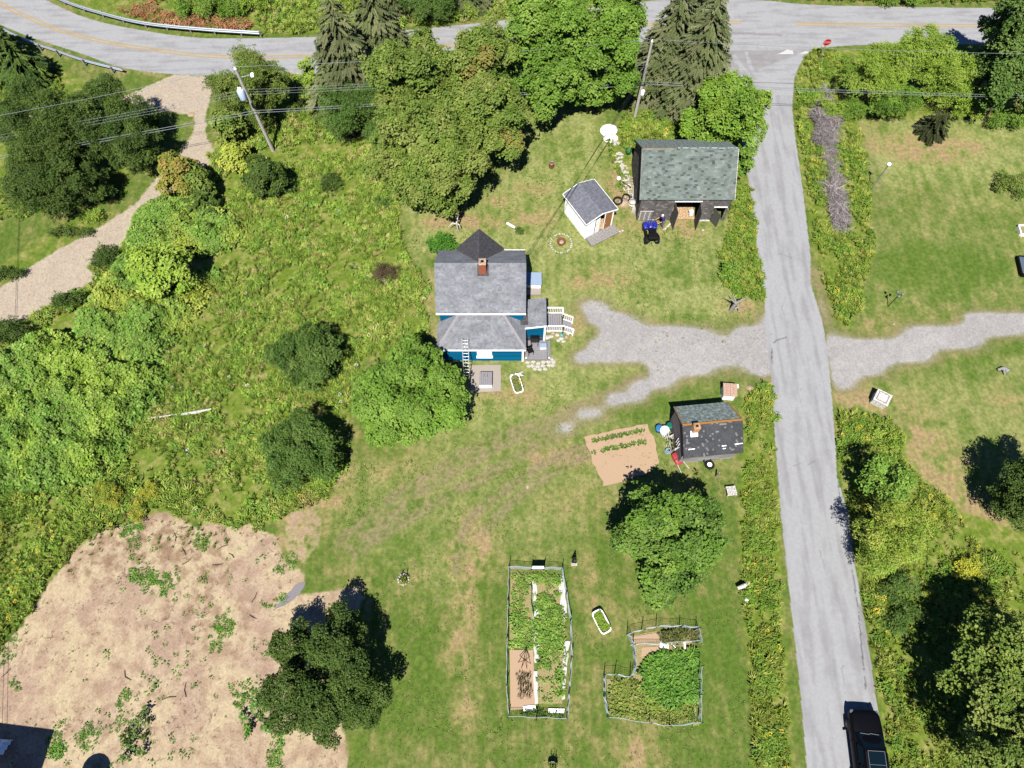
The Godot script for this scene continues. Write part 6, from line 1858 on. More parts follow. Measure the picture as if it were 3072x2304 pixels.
func bathtub(label: String, at: Vector3, turn: float, l: float, w: float, cols: Array) -> Node3D:
	var t := thing("bathtub_planter", label, "planter", at, turn)
	var st := stool()
	var rings := []
	for d in [[0.78, 0.0], [0.92, 0.12], [0.97, 0.36], [1.08, 0.40], [1.08, 0.44], [0.92, 0.44], [0.86, 0.30], [0.80, 0.26]]:
		var q := []
		for i in 28:
			var a := TAU * i / 28.0
			var e := 0.42
			var x: float = signf(cos(a)) * pow(absf(cos(a)), e) * w * 0.5 * d[0]
			var z: float = signf(sin(a)) * pow(absf(sin(a)), e) * l * 0.5 * lerpf(d[0], 1.0, 0.3)
			q.append(Vector3(x, d[1], z))
		rings.append(q)
	st.set_smooth_group(1)
	for k in rings.size() - 1:
		for i in 28:
			var j := (i + 1) % 28
			quad(st, rings[k][j], rings[k][i], rings[k + 1][i], rings[k + 1][j])
	st.set_smooth_group(-1)
	part("tub", st, M.white_paint, t)
	var so := stool()
	for i in 28:
		tri(so, Vector3(0, 0.33, 0), rings[6][i], rings[6][(i + 1) % 28])
	part("soil", so, M.bark, t)
	var cp := Copies2.new()
	for i in 90:
		var p := Vector3(rng.randf_range(-0.38, 0.38) * w * 0.85, rng.randf_range(0.36, 0.5), rng.randf_range(-0.42, 0.42) * l)
		cp.add(quat_face(Vector3(rng.randf_range(-0.4, 0.4), 1, rng.randf_range(-0.4, 0.4)).normalized(), rng.randf() * TAU).scaled_local(Vector3.ONE * rng.randf_range(0.5, 0.8)), p, tint(cols, 0.3))
	mass("plants", cp, K.herb, t).set_meta("kind", "stuff")
	return t


func build_gardens() -> void:
	var green := [Color(0.110, 0.197, 0.025), Color(0.070, 0.152, 0.016), Color(0.166, 0.237, 0.044)]
	# the long garden
	var o: Vector3 = Vector3(1.59, 0, -3.02)
	var t := thing("garden_fence", "wire fence on thin stakes round the long vegetable garden", "fence", o)
	var ring := v2([3.28, -7.89, 3.76, -4.7, 3.74, -2.42, 3.5, -0.33, 3.34, 1, 1.5, 0.95, -0.2, 0.87, -0.35, -0.83, -0.3, -3.57, -0.27, -5.85, -0.21, -7.98])
	fence(t, ring, 0.9, true, o)
	fence(t, v2([-0.21, -7.98, 1.23, -7.92]), 0.9, true, o)
	fence(t, v2([2.15, -7.92, 3.28, -7.89]), 0.9, true, o)
	var g := thing("garden_gate", "slatted wooden gate with white rail in the long garden's fence", "gate", Vector3(1.69, 0, -7.89))
	for k in 5:
		bar(g, "slat", Vector3(-0.38, 0.14 + k * 0.19, 0), Vector3(0.38, 0.14 + k * 0.19, 0), 0.03, 0.15, M.grey_wood)
	for x in [-0.4, 0.4]:
		bar(g, "post", Vector3(x, 0, 0), Vector3(x, 1.25, 0), 0.06, 0.06, M.trim_black)
	bar(g, "top_rail", Vector3(-0.42, 1.03, 0.01), Vector3(0.42, 1.03, 0.01), 0.16, 0.05, M.white_worn)
	bed("garden_bed", v2([-0.15, -2.91, 1.35, -2.91, 1.42, 0.46, -0.09, 0.56]), 0.05, M.soil, "bare tan soil bed in the long garden with onion rows", "garden bed")
	bed("garden_bed", v2([-0.09, -7.62, 1.35, -7.56, 1.35, -3.02, -0.15, -3.02]), 0.03, grained("straw_soil", Color(0.460, 0.424, 0.290), 0.35, 1.0, 1.0, 33, 0.06), "straw strewn bed of leafy crops in the long garden", "garden bed")
	bed("garden_bed", v2([1.65, -7.62, 3.09, -7.56, 3.4, -4.7, 3.39, -2.47, 3.08, 0.2, 1.63, 0.2]), 0.03, M.straw_soil, "wide bed of bushy crops between the white strips of the long garden", "garden bed")
	bed("mulch_strip", fray(v2([1.34, -7.26, 1.56, -7.26, 1.69, -5.85, 1.73, -4.56, 1.8, -3.3, 1.66, -2.14, 1.4, -2.14, 1.39, -3.57, 1.38, -5.27]), 0.10, 41, 0.15), 0.07, M.mulch_white, "white mulch strip down the middle of the long garden", "mulch strip")
	bed("mulch_strip", fray(v2([1.36, -1.66, 1.57, -1.66, 1.63, 0.2, 1.4, 0.25]), 0.07, 42, 0.15), 0.07, M.mulch_white, "short white mulch strip beside the onion rows", "mulch strip")
	bed("mulch_strip", fray(v2([3.03, -7.47, 3.39, -7.47, 3.57, -5.27, 3.46, -4.7, 3.22, -4.7, 3.16, -5.85]), 0.10, 43, 0.15), 0.07, M.mulch_white, "white mulch strip beside the long garden's fence near the gate", "mulch strip")
	bed("mulch_strip", fray(v2([3.33, -3.44, 3.66, -3.44, 3.5, -2.2, 3.35, -1.12, 3.29, -0.06, 3.09, -0.01, 3.07, -1.39, 3.22, -2.47]), 0.10, 44, 0.15), 0.07, M.mulch_white, "white mulch strip beside the fence at the far end from the gate", "mulch strip")
	for d in [[[0.68, 0.33, 1.43, 0.27, 1.45, 0.53, 0.71, 0.61], "white board lying at the end of the onion bed"], [[2.22, 0.46, 3.22, 0.48, 3.18, 0.71, 2.24, 0.71], "longer white board lying at the end of the bushy crop bed"]]:
		var st := stool()
		slab(st, v2(d[0]), 0.03, 0.12)
		single("white_board", st, M.white_worn, d[1], "board")
	crop("crop_plants", "leafy crops mixed with straw in the long garden's first bed", v2([-0.06, -7.56, 1.31, -7.5, 1.32, -3.07, -0.12, -3.13]), 26.0, "herb", green, 1.0, 0.18, 51)
	crop("crop_plants", "bushy green crops filling the long garden's wide bed", v2([1.71, -7.56, 3.06, -7.5, 3.23, -4.99, 3.16, -2.47, 2.97, 0.14, 1.68, 0.14]), 30.0, "herb", green, 1.15, 0.22, 52)
	crop("crop_plants", "rank weeds along the low end of the long garden's fence", v2([-0.11, 0.64, 3.24, 0.77, 3.29, 0.95, -0.11, 0.84]), 40.0, "herb", [Color(0.064, 0.110, 0.016), Color(0.039, 0.076, 0.012)], 0.9, 0.2, 53)
	for k in 5:
		var f := k / 4.0
		plant_row("onion_plant", "spiky onion plant in the bare soil bed", "onions in rows", (Vector3(0.35, 0, -1.5)).lerp(Vector3(1.07, 0, -1.5), f), (Vector3(0.51, 0, -0.01)).lerp(Vector3(1.14, 0, -0.12), f), 9, 0.28, "blade", [Color(0.085, 0.102, 0.033), Color(0.056, 0.076, 0.023)], 0.1)
	var tp := thing("bean_tepee", "tepee of thin bean sticks standing in the bare bed", "trellis", Vector3(0.79, 0, -2.25))
	for k in 7:
		var a := TAU * k / 7.0 + 0.3
		bar(tp, "stick", Vector3(cos(a) * 0.42, 0, sin(a) * 0.5), Vector3(-cos(a) * 0.07, 1.55 + 0.1 * (k % 3), -sin(a) * 0.07), 0.03, 0.03, M.rust)
	var hs := stool()
	var hp := []
	for k in 9: hp.append((Vector3(1.22, 0, -6.96)).lerp(Vector3(1.35, 0, -4.93), k / 8.0) + Vector3(sin(k * 1.1) * 0.05, 0.35 + 0.1 * sin(k), 0))
	tube(hs, hp, [0.03], 6)
	single("garden_hose", hs, M.green_plastic, "green hose lying along the long garden's middle strip", "hose")
	# the L-shaped garden
	var o2: Vector3 = Vector3(9.07, 0, -1.12)
	var t2 := thing("garden_fence", "wire fence on dark stakes round the L-shaped vegetable garden", "fence", o2)
	fence(t2, v2([11.7, -1.93, 11.53, -0.33, 11.33, 1.23, 9.51, 1.43, 8.33, 1.25, 5.81, 0.92, 5.67, -0.22, 5.73, -1.41, 6.4, -1.47, 7.35, -1.28, 7.68, -1.87, 7.65, -3.19, 7.34, -3.83, 8.28, -4.08, 9.24, -4.28, 10.73, -4.3, 11.79, -4.19, 11.9, -3.3]), 0.95, true, o2)
	fence(t2, v2([7.48, -3.21, 9.54, -3.27, 11.98, -3.46]), 0.6, false, o2)
	bed("garden_bed", v2([5.9, -1.23, 7.34, -1.12, 7.84, -1.76, 7.82, -3.13, 7.51, -3.74, 9.32, -4.08, 11.68, -4.02, 11.26, 1.1, 9.52, 1.3, 8.32, 1.12, 5.93, 0.82]), 0.03, M.straw_soil, "straw coloured soil of the L-shaped garden", "garden bed")
	bed("garden_bed", v2([7.63, -3.69, 9.42, -3.97, 9.38, -3.46, 7.72, -3.3]), 0.06, M.soil, "small bare tan bed at the top of the L-shaped garden", "garden bed")
	bed("garden_bed", v2([8.23, -3.07, 9.53, -3.13, 9.56, -2.8, 8.61, -2.58, 8.13, -2.47]), 0.06, M.soil, "bare tan patch beside the dense potato plants", "garden bed")
	crop("crop_plants", "dense potato plants filling the L-shaped garden", v2([8.36, -2.47, 9.5, -2.74, 11.57, -2.91, 11.27, -0.06, 9.53, 0.2, 8.37, -0.33, 8.07, -1.66]), 60.0, "herb", [Color(0.076, 0.171, 0.017), Color(0.048, 0.126, 0.013), Color(0.118, 0.202, 0.028)], 1.25, 0.32, 54)
	crop("crop_plants", "yellowing crops along the foot of the L-shaped garden", v2([5.95, -1.12, 7.39, -1.01, 8.18, -0.85, 9.52, 0.3, 11.26, 0.04, 11.16, 1.02, 9.53, 1.18, 8.33, 0.97, 6.02, 0.66]), 40.0, "herb", [Color(0.134, 0.186, 0.025), Color(0.192, 0.192, 0.048), Color(0.085, 0.143, 0.017)], 1.05, 0.2, 55)
	crop("crop_plants", "row of tall beans behind the inner fence of the L-shaped garden", v2([9.6, -3.97, 11.67, -3.91, 11.62, -3.46, 9.55, -3.41]), 50.0, "fine", [Color(0.085, 0.110, 0.022), Color(0.056, 0.070, 0.015), Color(0.166, 0.143, 0.056)], 0.8, 0.4, 56)
	for d in [[Vector3(9.66, 0, -3.27), 0.55, 0.5, 0.1, "stack of white boards beside the inner garden fence"], [Vector3(10.19, 0, -3.21), 1.3, 0.05, 0.75, "white lath lying slanted beside the inner garden fence"], [Vector3(10.95, 0, -3.19), 0.12, 0.45, 0.0, "short white board propped by the inner garden fence"]]:
		var st := stool()
		bx(st, Vector3(0, 0.1, 0), Vector3(d[1], 0.06, d[2]), -d[3], Vector3.ZERO, 0.008)
		single("white_board", st, M.white_worn, d[4], "board", d[0])
	bathtub("white bathtub planted with greens on the lawn between the gardens", Vector3(5.72, 0, -4.59), 0.45, 1.45, 0.72, [Color(0.166, 0.237, 0.022), Color(0.102, 0.181, 0.017)])
	# the small open plot
	bed("vegetable_plot", fray(v2([5.14, -17.22, 7.46, -17.78, 9.72, -18.17, 10.19, -16.94, 10.38, -15.28, 9.54, -14.6, 7.22, -13.73, 6.37, -13.6, 5.68, -15.28]), 0.2, 45, 0.3), 0.06, M.soil, "open tan vegetable plot with two rows of seedlings", "vegetable plot")
	plant_row("seedling", "green seedling in the first row of the open vegetable plot", "first row of seedlings", Vector3(5.62, 0, -16.83), Vector3(9.52, 0, -17.75), 26, 0.20, "leaf", [Color(0.048, 0.095, 0.014), Color(0.076, 0.143, 0.019)], 0.12)
	plant_row("seedling", "green seedling in the second row of the open vegetable plot", "second row of seedlings", Vector3(5.78, 0, -16.03), Vector3(9.59, 0, -16.87), 24, 0.22, "leaf", [Color(0.048, 0.095, 0.014), Color(0.076, 0.143, 0.019)], 0.2)


# ---------------------------------------------------------------- vehicles and the person
# skin through cross sections: each section is a list of points, the same number in each
func loft(st: SurfaceTool, secs: Array, cap := true, smooth := 1) -> void:
	st.set_smooth_group(smooth)
	var n: int = secs[0].size()
	for k in secs.size() - 1:
		for i in n:
			var j := (i + 1) % n
			quad(st, secs[k][i], secs[k][j], secs[k + 1][j], secs[k + 1][i])
	st.set_smooth_group(-1)
	if cap:
		for i in range(1, n - 1):
			tri(st, secs[0][0], secs[0][i], secs[0][i + 1])
			tri(st, secs[-1][0], secs[-1][i + 1], secs[-1][i])


func section(z: float, w: float, y0: float, y1: float, r: float, taper := 1.0) -> Array:
	var o := []
	for i in 16:
		var a := TAU * (i + 0.5) / 16.0
		var x := signf(cos(a)) * pow(absf(cos(a)), r)
		var y := signf(sin(a)) * pow(absf(sin(a)), r)
		var t := (y + 1.0) * 0.5
		o.append(Vector3(x * w * 0.5 * lerpf(1.0, taper, t), lerpf(y0, y1, t), z))
	return o


func wheel(parent: Node, at: Vector3, r: float, w: float, rimm: Material) -> void:
	var n := Node3D.new()
	n.name = "wheel"
	parent.add_child(n, true)
	n.position = at
	n.rotation.z = PI / 2
	var st := stool()
	lathe(st, Vector3.ZERO, [Vector2(r * 0.55, -w * 0.5), Vector2(r * 0.9, -w * 0.5), Vector2(r, -w * 0.36), Vector2(r, w * 0.36), Vector2(r * 0.9, w * 0.5), Vector2(r * 0.55, w * 0.5), Vector2(r * 0.55, -w * 0.5)], 20)
	part("tyre", st, M.black_rubber, n)
	var rm := stool()
	lathe(rm, Vector3.ZERO, [Vector2(0.0, -w * 0.45), Vector2(r * 0.58, -w * 0.42), Vector2(r * 0.58, w * 0.42), Vector2(0.0, w * 0.45)], 14)
	part("rim", rm, rimm, n)


func build_vehicles() -> void:
	var c := thing("suv", "black sport utility car with sunroof driving along the lane", "car", Vector3(21.12, 0, 2.85), -0.055)
	var st := stool()
	loft(st, [section(-2.34, 1.30, 0.42, 0.78, 0.5), section(-2.26, 1.62, 0.34, 0.90, 0.45), section(-2.0, 1.80, 0.30, 0.98, 0.42), section(-1.4, 1.88, 0.28, 1.05, 0.4), section(-0.9, 1.88, 0.28, 1.10, 0.4), section(0.5, 1.88, 0.28, 1.12, 0.4), section(1.7, 1.88, 0.30, 1.12, 0.4), section(2.2, 1.82, 0.36, 1.10, 0.42), section(2.34, 1.66, 0.42, 1.02, 0.5)])
	part("body", st, M.car_black, c)
	var cb := stool()
	loft(cb, [section(-1.08, 1.66, 0.98, 1.10, 0.5, 0.94), section(-0.72, 1.64, 0.98, 1.38, 0.45, 0.84), section(-0.30, 1.64, 0.98, 1.62, 0.42, 0.80), section(0.2, 1.66, 0.98, 1.69, 0.42, 0.79), section(1.2, 1.66, 0.98, 1.68, 0.42, 0.79), section(1.9, 1.62, 0.98, 1.58, 0.45, 0.80), section(2.25, 1.56, 0.98, 1.15, 0.5, 0.9)])
	part("cabin", cb, M.car_black, c)
	var ws := stool()
	quad(ws, Vector3(-0.74, 1.125, -1.06), Vector3(0.74, 1.125, -1.06), Vector3(0.62, 1.63, -0.32), Vector3(-0.62, 1.63, -0.32))
	part("windscreen", ws, M.car_glass, c)
	for s in [-1.0, 1.0]:
		for k in 2:
			var z0 := -0.45 + k * 1.05
			var w := stool()
			var a := [Vector3(0.835 * s, 1.16, z0), Vector3(0.835 * s, 1.16, z0 + 0.95), Vector3(0.69 * s, 1.54, z0 + 0.93), Vector3(0.69 * s, 1.54, z0 + 0.12)]
			if s > 0: quad(w, a[1], a[0], a[3], a[2])
			else: quad(w, a[0], a[1], a[2], a[3])
			part("side_window", w, M.car_glass, c)
		var mr := stool()
		bx(mr, Vector3(1.04 * s, 1.08, -0.62), Vector3(0.24, 0.16, 0.12), -0.25 * s, Vector3.ZERO, 0.03)
		part("mirror", mr, M.car_black, c)
		var hl := stool()
		bx(hl, Vector3(0.66 * s, 0.80, -2.17), Vector3(0.34, 0.13, 0.22), 0.4 * s, Vector3.ZERO, 0.03)
		part("headlight", hl, M.chrome, c)
		bar(c, "roof_rail", Vector3(0.62 * s, 1.72, -0.1), Vector3(0.62 * s, 1.71, 1.7), 0.035, 0.035, M.black_plastic)
		for z in [-1.45, 1.4]:
			wheel(c, Vector3(0.86 * s, 0.36, z), 0.36, 0.24, M.wire_grey)
	for k in 2:
		var z := -0.12 + k * 0.70
		var sr := stool()
		bx(sr, Vector3(0, 1.70, z + 0.33), Vector3(0.92, 0.012, 0.66), 0.0, Vector3.ZERO, 0.004)
		part("sunroof", sr, M.car_glass, c)
	for q in [[Vector3(0, 1.706, -0.15), Vector3(0.98, 0.012, 0.018)], [Vector3(0, 1.706, 0.56), Vector3(0.98, 0.012, 0.014)], [Vector3(0, 1.706, 1.27), Vector3(0.98, 0.012, 0.018)], [Vector3(-0.48, 1.706, 0.56), Vector3(0.016, 0.012, 1.4)], [Vector3(0.48, 1.706, 0.56), Vector3(0.016, 0.012, 1.4)]]:
		var tr := stool()
		bx(tr, q[0], q[1])
		part("sunroof_trim", tr, M.wire_grey, c)
	for x in [-0.3, 0.25]:
		bar(c, "wiper", Vector3(x - 0.25, 1.15, -1.05), Vector3(x + 0.28, 1.18, -1.0), 0.02, 0.02, M.wire_grey)
	var gr := stool()
	bx(gr, Vector3(0, 0.66, -2.31), Vector3(0.9, 0.2, 0.06), 0.0, Vector3.ZERO, 0.02)
	part("grille", gr, M.black_plastic, c)
	# quad bike
	var t := thing("quad_bike", "blue quad bike with black cargo box parked before the barn", "quad bike", Vector3(11.25, 0, -34.6), 0.05)
	for s in [-1.0, 1.0]:
		wheel(t, Vector3(0.44 * s, 0.3, -0.66), 0.3, 0.24, M.wire_grey)
		wheel(t, Vector3(0.46 * s, 0.3, 0.66), 0.3, 0.28, M.wire_grey)
		var f := stool()
		loft(f, [section(-1.0, 0.30, 0.50, 0.60, 0.6), section(-0.8, 0.42, 0.56, 0.72, 0.6), section(-0.5, 0.42, 0.58, 0.74, 0.6), section(-0.28, 0.30, 0.50, 0.66, 0.6)])
		part("front_fender", f, M.blue_paint, t).position.x = 0.36 * s
		var r := stool()
		loft(r, [section(0.30, 0.30, 0.52, 0.66, 0.6), section(0.5, 0.42, 0.58, 0.74, 0.6), section(0.85, 0.42, 0.58, 0.72, 0.6), section(1.0, 0.32, 0.52, 0.64, 0.6)])
		part("rear_fender", r, M.black_plastic, t).position.x = 0.38 * s
		bar(t, "footrest", Vector3(0.38 * s, 0.3, -0.3), Vector3(0.38 * s, 0.3, 0.35), 0.26, 0.05, M.black_plastic)
		bar(t, "handlebar", Vector3(0.02 * s, 0.98, -0.32), Vector3(0.38 * s, 1.02, -0.2), 0.035, 0.035, M.wire_black)
		var g := stool()
		bx(g, Vector3(0.25 * s, 0.8, -0.92), Vector3(0.13, 0.08, 0.06), 0.0, Vector3.ZERO, 0.02)
		part("headlight", g, M.chrome, t)
	var hd := stool()
	loft(hd, [section(-1.02, 0.40, 0.55, 0.72, 0.6), section(-0.7, 0.52, 0.50, 0.88, 0.6), section(-0.4, 0.50, 0.48, 0.98, 0.6), section(-0.2, 0.34, 0.46, 0.86, 0.6)])
	part("hood", hd, M.blue_paint, t)
	var se := stool()
	loft(se, [section(-0.22, 0.26, 0.55, 0.84, 0.6), section(0.1, 0.34, 0.5, 0.80, 0.6), section(0.42, 0.36, 0.5, 0.86, 0.6)])
	part("seat", se, M.black_plastic, t)
	var bxs := stool()
	bx(bxs, Vector3(0, 0.92, 0.74), Vector3(0.82, 0.32, 0.52), 0.0, Vector3.ZERO, 0.05)
	part("cargo_box", bxs, M.black_plastic, t)
	for k in 5:
		bar(t, "front_rack", Vector3(-0.28 + k * 0.14, 0.98, -0.95), Vector3(-0.28 + k * 0.14, 1.0, -0.5), 0.025, 0.025, M.wire_grey)
	bar(t, "hitch", Vector3(0, 0.4, 0.9), Vector3(0, 0.38, 1.16), 0.05, 0.05, M.galvanised)
	bar(t, "tail_light", Vector3(0.2, 0.62, 1.02), Vector3(0.36, 0.62, 1.0), 0.05, 0.05, M.chrome)


# surface nets over tapered capsules: bones are [a, b, ra, rb, colour]
func flesh(st: SurfaceTool, bones: Array, cell: float, k := 0.03) -> void:
	var lo := Vector3.ONE * 1e9
	var hi := -lo
	for b in bones:
		var r := Vector3.ONE * (maxf(b[2], b[3]) + cell * 2.0)
		lo = lo.min(b[0] - r).min(b[1] - r)
		hi = hi.max(b[0] + r).max(b[1] + r)
	var n := Vector3i(((hi - lo) / cell).ceil()) + Vector3i.ONE
	var f := PackedFloat32Array()
	f.resize(n.x * n.y * n.z)
	f.fill(9.0)
	for b in bones:
		var a: Vector3 = b[0]
		var ab: Vector3 = b[1] - a
		var ll := maxf(ab.length_squared(), 1e-9)
		var m := maxf(b[2], b[3]) + cell * 2.5 + k
		var p0 := Vector3i(((b[0].min(b[1]) - Vector3.ONE * m - lo) / cell).floor()).clamp(Vector3i.ZERO, n - Vector3i.ONE)
		var p1 := Vector3i(((b[0].max(b[1]) + Vector3.ONE * m - lo) / cell).ceil()).clamp(Vector3i.ZERO, n - Vector3i.ONE)
		for z in range(p0.z, p1.z + 1):
			for y in range(p0.y, p1.y + 1):
				for x in range(p0.x, p1.x + 1):
					var p := lo + Vector3(x, y, z) * cell
					var t := clampf((p - a).dot(ab) / ll, 0.0, 1.0)
					var d := p.distance_to(a + ab * t) - lerpf(b[2], b[3], t)
					var i := x + n.x * (y + n.y * z)
					var h := maxf(k - absf(f[i] - d), 0.0) / k
					f[i] = minf(f[i], d) - h * h * k * 0.25
	var vert := {}
	var step := [1, n.x, n.x * n.y]
	for z in n.z - 1:
		for y in n.y - 1:
			for x in n.x - 1:
				var i := x + n.x * (y + n.y * z)
				var sum := Vector3.ZERO
				var cnt := 0
				for e in [[0, 1, 0], [2, 3, 0], [4, 5, 0], [6, 7, 0], [0, 2, 1], [1, 3, 1], [4, 6, 1], [5, 7, 1], [0, 4, 2], [1, 5, 2], [2, 6, 2], [3, 7, 2]]:
					var ca: int = e[0]
					var oa := Vector3(ca & 1, (ca >> 1) & 1, ca >> 2)
					var fa := f[i + (ca & 1) * step[0] + ((ca >> 1) & 1) * step[1] + (ca >> 2) * step[2]]
					var cb: int = e[1]
					var fb := f[i + (cb & 1) * step[0] + ((cb >> 1) & 1) * step[1] + (cb >> 2) * step[2]]
					if (fa < 0.0) != (fb < 0.0):
						oa[e[2]] += fa / (fa - fb)
						sum += oa
						cnt += 1
				if cnt: vert[i] = lo + (Vector3(x, y, z) + sum / cnt) * cell
	st.set_smooth_group(1)
	for i in vert:
		for ax in 3:
			var u := (ax + 1) % 3
			var v := (ax + 2) % 3
			var a := f[i] < 0.0
			var b := f[i + step[ax]] < 0.0
			if a == b: continue
			var q := [i, i - step[u], i - step[u] - step[v], i - step[v]]
			if not (vert.has(q[1]) and vert.has(q[2]) and vert.has(q[3])): continue
			if not a: q = [q[0], q[3], q[2], q[1]]
			for idx in [[0, 2, 1], [0, 3, 2]]:
				for w in idx:
					var p: Vector3 = vert[q[w]]
					var best := 1e9
					var col := Color.WHITE
					for bn in bones:
						var ab: Vector3 = bn[1] - bn[0]
						var t := clampf((p - bn[0]).dot(ab) / maxf(ab.length_squared(), 1e-9), 0.0, 1.0)
						var d := p.distance_to(bn[0] + ab * t) - lerpf(bn[2], bn[3], t)
						if d < best:
							best = d
							col = bn[4]
					st.set_color(col)
					st.add_vertex(p)
	st.set_smooth_group(-1)


func build_people() -> void:
	var t := thing("person", "person in a navy shirt bending beside the quad bike", "person", Vector3(12.23, 0, -35.45), 0.35)
	var navy := Color(0.018, 0.024, 0.11)
	var trou := Color(0.10, 0.10, 0.12)
	var shoe := Color(0.03, 0.03, 0.03)
	var skin := Color(0.36, 0.18, 0.12)
	var b := []
	# hips at 0.9 m, the trunk bent forward (towards -x, the quad bike), left arm reaching out
	for s in [-1.0, 1.0]:
		b.append([Vector3(0.02, 0.88, 0.09 * s), Vector3(0.0, 0.48, 0.11 * s), 0.095, 0.065, trou])
		b.append([Vector3(0.0, 0.48, 0.11 * s), Vector3(0.05, 0.09, 0.12 * s), 0.062, 0.045, trou])
		b.append([Vector3(0.06, 0.045, 0.12 * s), Vector3(-0.13, 0.04, 0.13 * s), 0.045, 0.038, shoe])
		b.append([Vector3(-0.12, 1.36, 0.17 * s), Vector3(-0.25, 1.12, 0.24 * s), 0.06, 0.05, navy])
		b.append([Vector3(-0.25, 1.12, 0.24 * s), Vector3(-0.48, 1.06, 0.22 * s), 0.042, 0.032, skin])
	b.append([Vector3(0.02, 0.92, 0.0), Vector3(-0.03, 1.12, 0.0), 0.135, 0.13, navy])
	b.append([Vector3(-0.03, 1.12, 0.0), Vector3(-0.10, 1.34, 0.0), 0.13, 0.14, navy])
	b.append([Vector3(-0.10, 1.36, -0.13), Vector3(-0.10, 1.36, 0.13), 0.085, 0.085, navy])
	b.append([Vector3(-0.12, 1.42, 0.0), Vector3(-0.17, 1.52, 0.0), 0.055, 0.05, skin])
	var st := stool()
	flesh(st, b, 0.026)
	# head
	var h := Vector3(-0.22, 1.62, 0.0)
	flesh(st, [[h + Vector3(0.02, 0.02, 0), h + Vector3(-0.02, -0.05, 0), 0.095, 0.075, skin], [h + Vector3(-0.08, -0.01, 0), h + Vector3(-0.125, -0.035, 0), 0.014, 0.016, skin],
		[h + Vector3(0.0, -0.02, 0.09), h + Vector3(0.01, 0.02, 0.095), 0.016, 0.02, skin], [h + Vector3(0.0, -0.02, -0.09), h + Vector3(0.01, 0.02, -0.095), 0.016, 0.02, skin], [h + Vector3(-0.05, -0.09, 0), h + Vector3(-0.07, -0.10, 0), 0.035, 0.03, skin]], 0.012, 0.012)
	# hands: a palm, four fingers and a thumb each
	for s in [-1.0, 1.0]:
		var w := Vector3(-0.49, 1.055, 0.22 * s)
		var hb := [[w, w + Vector3(-0.07, -0.015, 0), 0.03, 0.034, skin], [w + Vector3(-0.02, 0, -0.03 * s), w + Vector3(-0.06, -0.03, -0.06 * s), 0.011, 0.009, skin]]
		for k in 4:
			var o := w + Vector3(-0.09, -0.018, (k - 1.5) * 0.019)
			var l: float = [0.036, 0.042, 0.04, 0.03][k]
			hb.append([o, o + Vector3(-l, -0.012, 0), 0.0095, 0.009, skin])
			hb.append([o + Vector3(-l, -0.012, 0), o + Vector3(-l * 1.5, -0.042, 0), 0.009, 0.008, skin])
		flesh(st, hb, 0.008, 0.008)
	part("body", st, M.tinted, t)
	var hr := stool()
	lathe(hr, h + Vector3(0.025, 0.02, 0), [Vector2(0.0, 0.112), Vector2(0.06, 0.095), Vector2(0.098, 0.04), Vector2(0.102, -0.02), Vector2(0.09, -0.03)], 14)
	part("hair", hr, M.hair_white, t)
	var ey := stool()
	for s in [-1.0, 1.0]:
		lathe(ey, h + Vector3(-0.082, 0.012, 0.033 * s), [Vector2(0.0, 0.009), Vector2(0.012, 0.0), Vector2(0.0, -0.009)], 8)
	part("eyes", ey, M.black_plastic, t)
	var mo := stool()
	bx(mo, h + Vector3(-0.093, -0.072, 0), Vector3(0.01, 0.008, 0.045))
	part("mouth", mo, M.rust, t)


# ---------------------------------------------------------------- things standing about the yard
func ladder(label: String, a: Vector3, b: Vector3, w: float, n: int, m: Material) -> Node3D:
	var t := thing("ladder", label, "ladder", a)
	var d := b - a
	var x := d.cross(Vector3.UP).normalized() * w * 0.5
	if x.length() < 0.01: x = Vector3(w * 0.5, 0, 0)
	for s in [-1.0, 1.0]:
		bar(t, "rail", x * s, d + x * s, 0.05, 0.07, m)
	for k in n:
		var p := d * ((k + 0.6) / n)
		bar(t, "rung", p - x, p + x, 0.04, 0.035, m)
	return t


func torus(st: SurfaceTool, at: Vector3, r: float, q: float, tilt := Vector3.ZERO) -> void:
	st.set_smooth_group(1)
	var b := Basis.from_euler(tilt)
	for i in 20:
		for j in 8:
			var v := []
			for e in [[i, j], [i + 1, j], [i + 1, j + 1], [i, j + 1]]:
				var a: float = TAU * e[0] / 20.0
				var c: float = TAU * e[1] / 8.0
				v.append(at + b * Vector3(cos(a) * (r + q * cos(c)), q * sin(c), sin(a) * (r + q * cos(c))))
			quad(st, v[3], v[2], v[1], v[0])
	st.set_smooth_group(-1)


func driftwood(label: String, at: Vector3, arms: Array, m: Material, group := "") -> void:
	var t := thing("driftwood", label, "driftwood", at, 0.0, group)
	for a in arms:
		var st := stool()
		tube(st, a[0], a[1], 7)
		part("limb", st, m, t)


